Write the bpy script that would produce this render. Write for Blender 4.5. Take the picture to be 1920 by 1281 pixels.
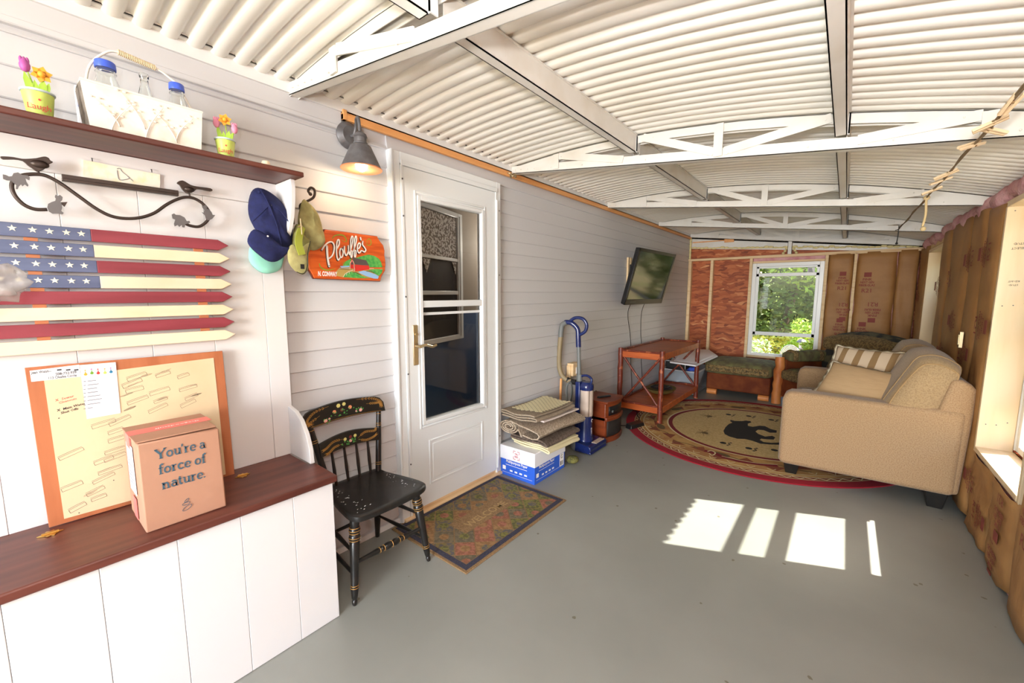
import bpy, bmesh, math, random
from math import sin, cos, pi, sqrt, atan, tan, radians, degrees
from mathutils import Vector as V, Matrix
random.seed(11)
for o in list(bpy.data.objects): bpy.data.objects.remove(o)
S = bpy.context.scene
COL = S.collection

# ------------------------------------------------------------------ camera
F_PX, VX, HY, CAMH, CAMX = 771.0, 1588.0, 550.0, 1.37, 1.993
pitch = atan((640.5 - HY) / F_PX)
yaw = atan((VX - 960) * cos(pitch) / F_PX)
FW = V((-sin(yaw) * cos(pitch), cos(yaw) * cos(pitch), -sin(pitch)))
RT = V((cos(yaw), sin(yaw), 0)); UP = RT.cross(FW)
CO = V((CAMX, 0, CAMH))
cd = bpy.data.cameras.new('camera'); cam = bpy.data.objects.new('camera', cd); COL.objects.link(cam)
cd.sensor_width = 36; cd.lens = F_PX / 1920 * 36; cd.clip_start = .02; cd.clip_end = 200
m = Matrix((RT, UP, -FW)).transposed().to_4x4(); m.translation = CO; cam.matrix_world = m
S.camera = cam

def P(px, py, ax, val):
    """point where the photo's sight line meets the real plane (axis ax at value val)"""
    d = (px - 960) * RT - (py - 640.5) * UP + F_PX * FW
    return CO + d * ((val - CO[ax]) / d[ax])
def PP(px, py, O, N):
    d = (px - 960) * RT - (py - 640.5) * UP + F_PX * FW
    return CO + d * ((O - CO).dot(N) / d.dot(N))

# ------------------------------------------------------------------ light
S.view_settings.view_transform = 'Standard'; S.view_settings.look = 'None'
S.view_settings.gamma = 1; S.view_settings.use_curve_mapping = False
S.view_settings.exposure = 0.5
w = bpy.data.worlds.new('sky'); S.world = w; w.use_nodes = True
nt = w.node_tree; bg = nt.nodes['Background']
sk = nt.nodes.new('ShaderNodeTexSky'); sk.sky_type = 'NISHITA'; sk.sun_disc = False
sk.sun_elevation = radians(46); sk.sun_rotation = radians(60); sk.air_density = 1.2; sk.dust_density = 2
nt.links.new(sk.outputs[0], bg.inputs[0]); bg.inputs[1].default_value = 0.75
def lamp(name, kind, loc, energy, col=(1, 1, 1), **kw):
    l = bpy.data.lights.new(name, kind); l.energy = energy; l.color = col
    for k, v in kw.items(): setattr(l, k, v)
    o = bpy.data.objects.new(name, l); COL.objects.link(o); o.location = loc; return o
SUND = V((-1, -.434, -1.126)).normalized()
sun = lamp('sun', 'SUN', (8, 6, 8), 14.0, (1, .96, .88), angle=radians(.5))
sun.rotation_euler = SUND.to_track_quat('-Z', 'Y').to_euler()
# the photographer's flash, by the camera and above it
lamp('camera_flash', 'POINT', (1.93, -.12, 1.56), 20, (.97, .985, 1), shadow_soft_size=.05)
bf = lamp('ceiling_flash_fill', 'SPOT', (1.97, -.14, 1.58), 95, (.98, .985, 1), shadow_soft_size=.06, spot_size=radians(140), spot_blend=1)  # second flash lamp, added to brighten the ceiling
bf.rotation_euler = V((.08, .70, .78)).to_track_quat('-Z', 'Y').to_euler()
# unseen fill light added beyond the near end to brighten the porch
dl = lamp('near_end_fill', 'AREA', (2.6, -5.2, 1.35), 420, (.97, .985, 1), shape='RECTANGLE', size=2.3, size_y=2.0)
dl.rotation_euler = (radians(90), 0, radians(6))

# ------------------------------------------------------------------ materials
def mat(name, col, rough=.55, metal=0, var=None, bump=None, spec=.5, trans=0, emit=None, coat=0, alpha=1, sheen=0):
    """var=(scale xyz, colour2, contrast lo, hi[, kind]); bump=(scale xyz, strength, dist)"""
    m = bpy.data.materials.get(name)
    if m: return m
    m = bpy.data.materials.new(name); m.use_nodes = True
    n = m.node_tree.nodes; L = m.node_tree.links; b = n['Principled BSDF']
    c4 = (*col, 1)
    b.inputs['Base Color'].default_value = c4; b.inputs['Roughness'].default_value = rough
    b.inputs['Metallic'].default_value = metal; b.inputs['Specular IOR Level'].default_value = spec
    b.inputs['Transmission Weight'].default_value = trans; b.inputs['Coat Weight'].default_value = coat
    b.inputs['Alpha'].default_value = alpha; b.inputs['Sheen Weight'].default_value = sheen
    if emit: b.inputs['Emission Color'].default_value = (*emit[0], 1); b.inputs['Emission Strength'].default_value = emit[1]
    tc = None
    def tex(scale, kind='noise', detail=4):
        nonlocal tc
        if not tc: tc = n.new('ShaderNodeTexCoord')
        mp = n.new('ShaderNodeMapping'); mp.inputs['Scale'].default_value = scale
        L.new(tc.outputs['Object'], mp.inputs[0])
        if kind == 'noise':
            t = n.new('ShaderNodeTexNoise'); t.inputs['Scale'].default_value = 1; t.inputs['Detail'].default_value = detail
            L.new(mp.outputs[0], t.inputs[0]); return t.outputs[0]
        if kind == 'voronoi':
            t = n.new('ShaderNodeTexVoronoi'); t.inputs['Scale'].default_value = 1
            L.new(mp.outputs[0], t.inputs[0]); return t.outputs['Color']
        if kind == 'wave':
            t = n.new('ShaderNodeTexWave'); t.inputs['Scale'].default_value = 1; t.inputs['Distortion'].default_value = 4
            t.inputs['Detail'].default_value = 3
            L.new(mp.outputs[0], t.inputs[0]); return t.outputs['Fac']
    if var:
        kind = var[4] if len(var) > 4 else 'noise'
        f = tex(var[0], kind)
        r = n.new('ShaderNodeValToRGB'); e = r.color_ramp.elements
        e[0].position = var[2]; e[0].color = c4; e[1].position = var[3]; e[1].color = (*var[1], 1)
        L.new(f, r.inputs[0]); L.new(r.outputs[0], b.inputs['Base Color'])
    if bump:
        f = tex(bump[0], bump[3] if len(bump) > 3 else 'noise')
        bp = n.new('ShaderNodeBump'); bp.inputs['Strength'].default_value = bump[1]; bp.inputs['Distance'].default_value = bump[2]
        L.new(f, bp.inputs['Height']); L.new(bp.outputs[0], b.inputs['Normal'])
    return m
def rgb(r, g, b):
    f = lambda c: (c / 255 / 12.92) if c / 255 <= .04045 else ((c / 255 + .055) / 1.055) ** 2.4
    return (f(r), f(g), f(b))

M_SID = mat('vinyl_siding', rgb(209, 208, 209), .5, bump=((3, 60, 90), .08, .002))
M_WHT = mat('white_paint', rgb(232, 231, 229), .45)
M_BEAD = mat('white_beadboard', rgb(222, 220, 219), .5, var=((3, 2, 4), rgb(226, 222, 218), .4, .7))
M_ALU = mat('white_aluminium', rgb(226, 222, 214), .38, var=((5, 5, 5), rgb(214, 206, 192), .5, .8))
M_ROOF = mat('white_roof_sheet', rgb(244, 241, 233), .4, var=((2, 4, 2), rgb(236, 230, 216), .45, .8))
M_DOOR = mat('door_white', rgb(233, 236, 236), .35)
M_VIN = mat('white_vinyl', rgb(238, 238, 236), .3)
M_PINE = mat('pine_board', rgb(236, 204, 158), .6, var=((3, 3, 26), rgb(216, 172, 118), .5, .8), bump=((2, 2, 30), .1, .002))
M_PINEH = mat('pine_jamb', rgb(240, 214, 176), .5, var=((14, 14, 1.5), rgb(230, 196, 150), .45, .8))
M_TRIM = mat('orange_wood_strip', rgb(236, 170, 104), .5, var=((20, 2, 20), rgb(222, 150, 84), .4, .7))
M_MAHO = mat('mahogany_stain', rgb(104, 54, 42), .42, var=((26, 2.2, 14), rgb(78, 36, 28), .38, .68), bump=((30, 3, 20), .15, .002))
M_BLK = mat('black_paint', rgb(26, 24, 22), .32, var=((30, 30, 30), rgb(36, 31, 27), .5, .7))
M_IRON = mat('dark_bronze_metal', rgb(66, 54, 48), .42, .5)
M_GRYM = mat('grey_cut_metal', rgb(104, 100, 100), .5, .3)
M_GOLD = mat('gold_paint', rgb(190, 140, 70), .4, .3)
M_BRASS = mat('brass', rgb(200, 160, 84), .3, .9)
M_NICK = mat('satin_brass', rgb(196, 176, 140), .28, .9)
M_RED = mat('flag_red', rgb(146, 56, 66), .55, var=((30, 3, 30), rgb(132, 46, 56), .4, .6))
M_CREAM = mat('flag_cream', rgb(236, 214, 184), .55, var=((6, 3, 6), rgb(232, 200, 152), .5, .8))
M_BLUE = mat('flag_blue', rgb(96, 104, 134), .6, var=((30, 3, 30), rgb(86, 94, 124), .4, .6))
M_STAR = mat('star_cream', rgb(244, 236, 206), .5)
M_BATT = mat('batten_wood', rgb(196, 122, 80), .6)
M_CARD = mat('cardboard', rgb(180, 134, 108), .8, var=((4, 4, 4), rgb(170, 124, 98), .4, .7))
M_TEAL = mat('teal_print', rgb(62, 92, 108), .8)
M_PTAPE = mat('pink_tape', rgb(232, 120, 112), .5)
M_WPAP = mat('white_paper', rgb(240, 240, 242), .7)
M_INK = mat('dark_ink', rgb(60, 56, 58), .8)
M_GREYINK = mat('grey_ink', rgb(120, 116, 122), .8)
M_REDINK = mat('red_ink', rgb(200, 70, 66), .8)
M_PLY = mat('orange_plywood', rgb(184, 112, 72), .5, var=((3, 20, 3), rgb(170, 98, 60), .4, .65), bump=((2, 30, 2), .1, .001))
M_MANILA = mat('manila_paper', rgb(222, 198, 160), .7, var=((4, 4, 4), rgb(212, 184, 144), .5, .8))
M_GLASS = mat('clear_glass', (1, 1, 1), .02, trans=1)
M_JAR = mat('jar_glass', (.96, .98, .97), .03, trans=1)
def window_glass():
    m = bpy.data.materials.new('window_glass'); m.use_nodes = True
    n = m.node_tree.nodes; L = m.node_tree.links; out = n['Material Output']; n.remove(n['Principled BSDF'])
    t = n.new('ShaderNodeBsdfTransparent'); t.inputs[0].default_value = (.93, .96, .93, 1)
    g = n.new('ShaderNodeBsdfGlossy'); g.inputs['Roughness'].default_value = .01
    f = n.new('ShaderNodeFresnel'); f.inputs[0].default_value = 1.55
    x = n.new('ShaderNodeMixShader'); L.new(f.outputs[0], x.inputs[0]); L.new(t.outputs[0], x.inputs[1]); L.new(g.outputs[0], x.inputs[2])
    L.new(x.outputs[0], out.inputs[0]); return m
M_PANE = window_glass()
M_JLID = mat('blue_lid', rgb(66, 96, 208), .35)
M_BASK = mat('cream_tin', rgb(240, 234, 222), .5, var=((14, 14, 14), rgb(228, 216, 196), .55, .75), bump=((30, 30, 30), .15, .003))
M_WICK = mat('greyed_weave', rgb(150, 138, 126), .8, var=((200, 200, 30), rgb(90, 78, 70), .4, .6))
M_RATT = mat('rattan_wrap', rgb(222, 200, 164), .6)
M_LIME = mat('lime_pot', rgb(196, 214, 104), .45)
M_LEAF = mat('lime_leaf', rgb(168, 206, 70), .45)
M_LEAFE = mat('pale_leaf', rgb(222, 234, 170), .5)
M_TUL = mat('tulip_purple', rgb(178, 84, 156), .5)
M_TULP = mat('tulip_pink', rgb(222, 140, 168), .5)
M_DAF = mat('flower_orange', rgb(246, 168, 50), .5)
M_DAFC = mat('flower_centre', rgb(230, 110, 110), .5)
M_RIMP = mat('pot_rim_blue', rgb(196, 212, 214), .5)
M_NAVY = mat('navy_cotton', rgb(25, 31, 80), .9, var=((60, 60, 60), rgb(20, 26, 70), .4, .6))
M_MINT = mat('mint_cotton', rgb(150, 220, 198), .8)
M_KHAKI = mat('khaki_cotton', rgb(166, 158, 104), .85, var=((40, 40, 40), rgb(146, 138, 88), .4, .7))
M_OLIVE = mat('olive_cotton', rgb(128, 124, 70), .85)
M_LIMEG = mat('lime_strap', rgb(150, 156, 50), .7)
M_LAMP = mat('charcoal_metal', rgb(104, 102, 104), .45, .2, var=((30, 30, 30), rgb(88, 84, 84), .4, .7))
M_COPR = mat('copper_inside', rgb(222, 140, 92), .4, .3)
M_BULB = mat('bulb', (1, .9, .75), .4, emit=((1, .72, .42), 14))
M_SIGN = mat('sign_orange_wood', rgb(216, 98, 34), .35, var=((2, 5, 60), rgb(190, 76, 22), .45, .65), coat=.3)
M_SIGNE = mat('sign_dark_edge', rgb(104, 40, 22), .4)
M_SGRN = mat('sign_green', rgb(64, 160, 76), .5, var=((60, 60, 60), rgb(110, 190, 90), .4, .65))
M_SGR2 = mat('sign_leaf_green', rgb(120, 170, 50), .5)
M_SRED = mat('sign_red', rgb(214, 52, 44), .5)
M_SGRY = mat('sign_grey', rgb(90, 80, 80), .5)
M_SBLU = mat('sign_water', rgb(150, 192, 236), .5)
M_STAN = mat('sign_tan', rgb(188, 160, 90), .5)
M_SWHT = mat('sign_white', rgb(248, 244, 240), .4)
M_SBLK = mat('sign_black', rgb(30, 22, 20), .5)
M_KRAFT = mat('kraft_facing', rgb(172, 124, 72), .6, var=((3, 3, 5), rgb(154, 106, 58), .4, .7), bump=((9, 9, 3), .5, .02))
M_KINK = mat('kraft_red_print', rgb(140, 62, 50), .7)
M_PINK = mat('pink_fibreglass', rgb(226, 180, 180), .95, var=((14, 14, 14), rgb(206, 142, 148), .35, .7), bump=((40, 40, 40), .8, .01))
M_FOAM = mat('spray_foam', rgb(234, 218, 160), .8, bump=((40, 40, 40), .6, .01))
M_ORW = mat('hickory_orange', rgb(196, 98, 44), .38, var=((3, 18, 18), rgb(170, 78, 32), .4, .65))
M_BARK = mat('hickory_bark', rgb(110, 44, 28), .42, var=((22, 22, 22), rgb(176, 96, 60), .56, .66), bump=((40, 40, 20), .4, .004))
M_LOG = mat('peeled_log', rgb(214, 134, 70), .5, var=((10, 10, 3), rgb(180, 96, 46), .5, .7))
M_LEATH = mat('brown_leather', rgb(122, 62, 30), .75, spec=.2, var=((6, 6, 6), rgb(98, 44, 22), .4, .6))
M_SOFA = mat('tan_sofa_fabric', rgb(174, 141, 104), .9, var=((160, 160, 160), rgb(154, 121, 86), .42, .62), bump=((220, 220, 220), .25, .002), sheen=.2)
M_SOFAC = mat('cushion_fabric', rgb(170, 141, 102), .9, var=((160, 160, 160), rgb(150, 122, 86), .42, .62), bump=((220, 220, 220), .25, .002), sheen=.2)
M_PIPE = mat('piping', rgb(160, 128, 86), .8)
M_FRINGE = mat('cream_fringe', rgb(236, 222, 190), .9)
M_PIL = mat('tan_pillow', rgb(190, 156, 114), .9, bump=((9, 9, 40), .4, .01))
M_STRA = mat('stripe_light', rgb(214, 190, 160), .9); M_STRB = mat('stripe_brown', rgb(150, 118, 78), .9)
M_BLKP = mat('black_plastic', rgb(24, 24, 26), .38)
M_SCR = mat('tv_screen', rgb(14, 11, 6), .08, spec=.22)
M_VBLU = mat('vacuum_blue', rgb(24, 38, 92), .25, coat=.4)
M_VGRY = mat('vacuum_grey', rgb(112, 114, 112), .4)
M_VHOSE = mat('vacuum_hose', rgb(146, 128, 96), .45, bump=((1, 1, 220), .7, .004))
M_VCAN = mat('dust_cup', rgb(206, 186, 170), .15, spec=.7)
M_CORD = mat('black_cord', rgb(30, 28, 28), .5)
M_CHERRY = mat('cherry_cabinet', rgb(132, 60, 28), .35, var=((4, 4, 18), rgb(112, 46, 22), .4, .65))
M_GRILL = mat('dark_grille', rgb(40, 32, 28), .7)
M_CBLUE = mat('carton_blue', rgb(44, 96, 208), .5)
M_CWHT = mat('carton_white', rgb(236, 236, 240), .5)
M_RUGA = mat('beige_rug', rgb(190, 172, 150), .95, var=((90, 90, 90), rgb(150, 132, 112), .42, .6), bump=((200, 200, 200), .5, .003))
M_RUGB = mat('taupe_rug', rgb(160, 144, 124), .95, var=((120, 120, 120), rgb(138, 122, 102), .42, .6), bump=((200, 200, 200), .5, .003))
M_RUGC = mat('cream_lattice_rug', rgb(222, 208, 170), .95, var=((32, 32, 32), rgb(148, 132, 102), .46, .52, 'noise'), bump=((200, 200, 200), .5, .003))
M_RUGD = mat('brown_rug', rgb(112, 96, 84), .95, var=((60, 60, 60), rgb(86, 72, 62), .42, .6))
M_RUGE = mat('cream_rug', rgb(224, 212, 172), .95)
M_BURG = mat('burgundy_rug', rgb(150, 14, 34), .95, bump=((200, 200, 200), .4, .002))
M_DRED = mat('dark_red_rug', rgb(120, 24, 30), .95)
M_TANR = mat('gold_tan_rug', rgb(196, 152, 88), .95, var=((5, 5, 5), rgb(168, 116, 66), .42, .62), bump=((200, 200, 200), .4, .002))
M_BRNR = mat('rust_brown_rug', rgb(136, 72, 44), .95)
M_CRMR = mat('field_cream_rug', rgb(206, 178, 122), .95, var=((60, 60, 60), rgb(190, 160, 104), .42, .6), bump=((200, 200, 200), .4, .002))
M_BEAR = mat('bear_black', rgb(38, 32, 26), .95)
M_LCRM = mat('line_cream_rug', rgb(222, 204, 156), .95)
M_OLRG = mat('olive_rug', rgb(104, 84, 48), .95)
M_MATB = mat('mat_brown', rgb(146, 116, 80), .95, var=((150, 150, 150), rgb(122, 94, 60), .42, .6), bump=((200, 200, 200), .4, .002))
M_MNAV = mat('mat_navy', rgb(62, 60, 76), .95, var=((150, 150, 150), rgb(46, 46, 60), .42, .6))
M_MGRN = mat('mat_green', rgb(122, 116, 58), .95, var=((60, 60, 60), rgb(86, 84, 50), .45, .55))
M_MRED = mat('mat_red', rgb(158, 102, 80), .95, var=((60, 60, 60), rgb(132, 86, 62), .45, .55))
M_MBLU = mat('mat_blue', rgb(88, 84, 84), .95, var=((60, 60, 60), rgb(124, 108, 66), .45, .55))
M_MTAN = mat('mat_tan', rgb(150, 114, 74), .95, var=((60, 60, 60), rgb(130, 96, 60), .45, .55))
M_MGRY = mat('mat_grey_green', rgb(118, 104, 80), .95, var=((60, 60, 60), rgb(94, 86, 66), .45, .55))
M_TAP1 = mat('tapestry_green', rgb(92, 80, 54), .95, var=((14, 14, 9), rgb(112, 108, 66), .4, .62), bump=((160, 160, 160), .4, .002))
M_TAP2 = mat('tapestry_gold_band', rgb(138, 112, 70), .95, var=((60, 60, 60), rgb(100, 80, 48), .46, .54))
M_TAP3 = mat('tapestry_dark', rgb(46, 44, 40), .95, var=((10, 10, 10), rgb(94, 86, 60), .48, .6))
M_BIN = mat('clear_plastic_bin', rgb(206, 214, 220), .2, alpha=.45)
M_BAG = mat('cloudy_plastic_bag', rgb(196, 190, 186), .15, alpha=.5, bump=((12, 12, 12), .5, .01))
M_WPL = mat('white_plastic', rgb(226, 222, 222), .4)
M_TEALP = mat('teal_plastic', rgb(40, 160, 150), .35)
M_ORNG = mat('orange_plastic', rgb(240, 96, 36), .4)
M_BASKW = mat('olive_woven_bowl', rgb(120, 104, 50), .7)
M_CINT = mat('interior_taupe', rgb(142, 128, 114), .8)
M_NAVYD = mat('navy_inner_door', rgb(46, 76, 116), .5)
M_LACE = mat('lace', rgb(226, 220, 214), .9, var=((60, 60, 60), rgb(132, 120, 110), .47, .53))
M_CHIP = mat('wood_chip_ground', rgb(190, 160, 122), .95, var=((3, 3, 3), rgb(120, 130, 60), .4, .65), bump=((14, 14, 14), .8, .05))
M_FOL = [mat('foliage_%s' % k, c, .6) for k, c in (('deep', rgb(104, 122, 44)), ('bright', rgb(150, 176, 54)), ('pale', rgb(196, 214, 150)), ('yellow', rgb(186, 178, 60)))]
M_TRUNK = mat('tree_bark', rgb(92, 74, 56), .9, bump=((12, 12, 3), .8, .03))
M_TERR = mat('terracotta', rgb(176, 104, 74), .8)
M_MINTD = mat('mint_green_door', rgb(160, 214, 190), .5)

def osb_mat():
    m = bpy.data.materials.new('osb_sheathing'); m.use_nodes = True
    n = m.node_tree.nodes; L = m.node_tree.links; b = n['Principled BSDF']
    tc = n.new('ShaderNodeTexCoord')
    nz = n.new('ShaderNodeTexNoise'); nz.inputs['Scale'].default_value = 5
    mx = n.new('ShaderNodeMix'); mx.data_type = 'VECTOR'; mx.inputs[0].default_value = .12
    L.new(tc.outputs['Object'], nz.inputs[0]); L.new(tc.outputs['Object'], mx.inputs[4]); L.new(nz.outputs['Color'], mx.inputs[5])
    mp = n.new('ShaderNodeMapping'); mp.inputs['Scale'].default_value = (11, 11, 46); L.new(mx.outputs[1], mp.inputs[0])
    v = n.new('ShaderNodeTexVoronoi'); v.inputs['Scale'].default_value = 1; L.new(mp.outputs[0], v.inputs[0])
    r = n.new('ShaderNodeValToRGB'); e = r.color_ramp.elements
    e[0].position = 0; e[0].color = (*rgb(112, 46, 20), 1); e[1].position = 1; e[1].color = (*rgb(224, 160, 104), 1)
    q = e.new(.45); q.color = (*rgb(170, 84, 40), 1); q = e.new(.82); q.color = (*rgb(196, 112, 62), 1)
    L.new(v.outputs['Color'], r.inputs[0]); L.new(r.outputs[0], b.inputs['Base Color']); b.inputs['Roughness'].default_value = .6
    bp = n.new('ShaderNodeBump'); bp.inputs['Strength'].default_value = .3; bp.inputs['Distance'].default_value = .004
    L.new(v.outputs['Color'], bp.inputs['Height']); L.new(bp.outputs[0], b.inputs['Normal']); return m
M_OSB = osb_mat()
def floor_mat():
    m = bpy.data.materials.new('grey_painted_floor'); m.use_nodes = True
    n = m.node_tree.nodes; L = m.node_tree.links; b = n['Principled BSDF']
    tc = n.new('ShaderNodeTexCoord')
    a = n.new('ShaderNodeTexNoise'); a.inputs['Scale'].default_value = 1.7; a.inputs['Detail'].default_value = 6
    L.new(tc.outputs['Object'], a.inputs[0])
    r = n.new('ShaderNodeValToRGB'); e = r.color_ramp.elements
    e[0].position = .35; e[0].color = (*rgb(138, 138, 131), 1); e[1].position = .7; e[1].color = (*rgb(149, 149, 141), 1)
    L.new(a.outputs[0], r.inputs[0])
    d = n.new('ShaderNodeTexVoronoi'); d.inputs['Scale'].default_value = 7; L.new(tc.outputs['Object'], d.inputs[0])
    k = n.new('ShaderNodeTexNoise'); k.inputs['Scale'].default_value = 60; L.new(tc.outputs['Object'], k.inputs[0])
    ad = n.new('ShaderNodeMath'); ad.operation = 'MULTIPLY_ADD'; ad.inputs[1].default_value = .12; L.new(k.outputs[0], ad.inputs[0]); L.new(d.outputs['Distance'], ad.inputs[2])
    lt = n.new('ShaderNodeMath'); lt.operation = 'LESS_THAN'; lt.inputs[1].default_value = .115; L.new(ad.outputs[0], lt.inputs[0])
    mx = n.new('ShaderNodeMix'); mx.data_type = 'RGBA'; L.new(lt.outputs[0], mx.inputs[0]); L.new(r.outputs[0], mx.inputs[6])
    mx.inputs[7].default_value = (*rgb(110, 104, 88), 1)
    L.new(mx.outputs[2], b.inputs['Base Color']); b.inputs['Roughness'].default_value = .42
    mp = n.new('ShaderNodeMapping'); mp.inputs['Rotation'].default_value = (0, 0, .9); mp.inputs['Scale'].default_value = (30, 2, 1)
    L.new(tc.outputs['Object'], mp.inputs[0]); s = n.new('ShaderNodeTexNoise'); s.inputs['Scale'].default_value = 1; L.new(mp.outputs[0], s.inputs[0])
    bp = n.new('ShaderNodeBump'); bp.inputs['Strength'].default_value = .12; bp.inputs['Distance'].default_value = .002
    L.new(s.outputs[0], bp.inputs['Height']); L.new(bp.outputs[0], b.inputs['Normal']); return m
M_FLOOR = floor_mat()

# ------------------------------------------------------------------ mesh builder
class MB:
    def __init__(s): s.bm = bmesh.new(); s.mi = 0
    def m(s, i): s.mi = i; return s
    def v(s, p): return s.bm.verts.new(V(p))
    def f(s, vs, mi=None):
        try: f = s.bm.faces.new(vs)
        except ValueError: return None
        f.material_index = s.mi if mi is None else mi; return f
    def quad(s, *ps): return s.f([s.v(p) for p in ps])
    def hexa(s, a, b):
        """a,b: two matching rings of points (bottom, top)"""
        n = len(a); A = [s.v(p) for p in a]; B = [s.v(p) for p in b]
        s.f(A[::-1]); s.f(B)
        for i in range(n): s.f([A[i], A[(i + 1) % n], B[(i + 1) % n], B[i]])
        return s
    def box(s, x0, x1, y0, y1, z0, z1):
        return s.hexa([(x0, y0, z0), (x1, y0, z0), (x1, y1, z0), (x0, y1, z0)], [(x0, y0, z1), (x1, y0, z1), (x1, y1, z1), (x0, y1, z1)])
    def prism(s, poly, d):
        """polygon (may be concave) extruded by vector d"""
        d = V(d); A = [V(p) for p in poly]
        nrm = V((0, 0, 0))
        for i in range(len(A)): nrm += A[i].cross(A[(i + 1) % len(A)])
        if nrm.dot(d) < 0: A = A[::-1]
        return s.hexa(A, [p + d for p in A])
    def frame(s, d):
        d = V(d).normalized(); a = V((0, 0, 1)) if abs(d.z) < .9 else V((1, 0, 0))
        u = d.cross(a).normalized(); return u, d.cross(u).normalized()
    def bar(s, p, q, wd, h, up=(0, 0, 1)):
        """rectangular bar p->q, width wd sideways, h along up"""
        p, q = V(p), V(q); d = (q - p).normalized(); sd = d.cross(V(up)).normalized(); u = sd.cross(d)
        c = lambda o: [o - sd * wd / 2 - u * h / 2, o + sd * wd / 2 - u * h / 2, o + sd * wd / 2 + u * h / 2, o - sd * wd / 2 + u * h / 2]
        return s.hexa(c(p), c(q))
    def tube(s, pts, r, n=10, closed=False, flat=None, caps=True):
        pts = [V(p) for p in pts]; N = len(pts); R = r if isinstance(r, (list, tuple)) else [r] * N
        rings = []; u = None
        for i, p in enumerate(pts):
            a = pts[(i - 1) % N] if (closed or i > 0) else p; b = pts[(i + 1) % N] if (closed or i < N - 1) else p
            t = (b - a).normalized() if (b - a).length > 1e-9 else V((0, 0, 1))
            if u is None: u, w_ = s.frame(t)
            else:
                u = (u - t * u.dot(t))
                u = u.normalized() if u.length > 1e-6 else s.frame(t)[0]
            w_ = t.cross(u)
            ring = []
            for k in range(n):
                a_ = 2 * pi * k / n; o = (u * cos(a_) + w_ * sin(a_)) * R[i]
                if flat: fn = V(flat[0]).normalized(); o = o - fn * o.dot(fn) * (1 - flat[1])
                ring.append(s.v(p + o))
            rings.append(ring)
        rng = range(N) if closed else range(N - 1)
        for i in rng:
            A, B = rings[i], rings[(i + 1) % N]
            for k in range(n): s.f([A[k], A[(k + 1) % n], B[(k + 1) % n], B[k]])
        if caps and not closed: s.f(rings[0][::-1]); s.f(rings[-1])
        return s
    def cyl(s, p, q, r, r2=None, n=16, caps=True): return s.tube([p, q], [r, r if r2 is None else r2], n, caps=caps)
    def lathe(s, p, q, prof, n=20):
        """prof: (fraction along p->q, radius)"""
        p, q = V(p), V(q); u, w_ = s.frame(q - p); rings = []
        for t, r in prof:
            c = p + (q - p) * t
            rings.append([s.v(c + (u * cos(2 * pi * k / n) + w_ * sin(2 * pi * k / n)) * max(r, 1e-5)) for k in range(n)])
        for A, B in zip(rings, rings[1:]):
            for k in range(n): s.f([A[k], A[(k + 1) % n], B[(k + 1) % n], B[k]])
        if prof[0][1] > 1e-4: s.f(rings[0][::-1])
        if prof[-1][1] > 1e-4: s.f(rings[-1])
        return s
    def ball(s, c, r, nu=14, nv=8, M=None, fn=None):
        c = V(c); r = V(r) if not isinstance(r, (int, float)) else V((r, r, r)); rings = []
        def pt(a, b):
            d = V((cos(a) * cos(b), sin(a) * cos(b), sin(b))); o = V((d.x * r.x, d.y * r.y, d.z * r.z))
            if fn: o = fn(d, o)
            if M: o = M @ o
            return c + o
        top, bot = s.v(pt(0, pi / 2)), s.v(pt(0, -pi / 2))
        for j in range(1, nv): rings.append([s.v(pt(2 * pi * i / nu, -pi / 2 + pi * j / nv)) for i in range(nu)])
        for A, B in zip(rings, rings[1:]):
            for k in range(nu): s.f([A[k], A[(k + 1) % nu], B[(k + 1) % nu], B[k]])
        for k in range(nu):
            s.f([bot, rings[0][(k + 1) % nu], rings[0][k]]); s.f([top, rings[-1][k], rings[-1][(k + 1) % nu]])
        return s
    def grid(s, fn, nu, nv, mi=None, closed=False):
        g = [[s.v(fn(i / nu, j / nv)) for j in range(nv + 1)] for i in range(nu + 1)]
        for i in range(nu):
            for j in range(nv):
                k = mi(i / nu, j / nv) if callable(mi) else mi
                s.f([g[i][j], g[i + 1][j], g[i + 1][j + 1], g[i][j + 1]], k)
        return g
    def ribbon(s, pts, wd, nrm, h=.0015, taper=None):
        """flat painted stroke following pts"""
        pts = [V(p) for p in pts]; nrm = V(nrm).normalized(); L_, R_ = [], []
        for i, p in enumerate(pts):
            a = pts[max(i - 1, 0)]; b = pts[min(i + 1, len(pts) - 1)]
            t = (b - a).normalized(); sd = nrm.cross(t).normalized()
            w_ = wd * (taper(i / (len(pts) - 1)) if taper else 1) / 2
            L_.append(p + sd * w_); R_.append(p - sd * w_)
        for i in range(len(pts) - 1):
            a = [L_[i], R_[i], R_[i + 1], L_[i + 1]]
            s.hexa(a, [q + nrm * h for q in a])
        return s
    def text(s, txt, O, u, v, size, wd=None, h=.001, bold=0, shear=0, align='l', res=3, mirror=False):
        """lettering with its baseline start at O, running along u, up along v"""
        cu = bpy.data.curves.new('t', 'FONT'); cu.body = txt; cu.size = 1; cu.offset = bold; cu.shear = shear; cu.resolution_u = res
        cu.fill_mode = 'FRONT'
        ob = bpy.data.objects.new('t', cu); COL.objects.link(ob)
        bpy.context.view_layer.update()
        me = bpy.data.meshes.new_from_object(ob.evaluated_get(bpy.context.evaluated_depsgraph_get()))
        bpy.data.objects.remove(ob); bpy.data.curves.remove(cu)
        if not me.vertices: return s
        O, u, v = V(O), V(u).normalized(), V(v).normalized(); n_ = u.cross(v)
        xs = [q.co.x for q in me.vertices]; W0 = max(xs) - min(xs); x0 = min(xs)
        sx = (wd / W0) if wd else size; off = -W0 * sx / 2 if align == 'c' else 0
        vs = [s.v(O + u * ((q.co.x - x0) * sx + off) + v * (q.co.y * size) + n_ * h) for q in me.vertices]
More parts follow.
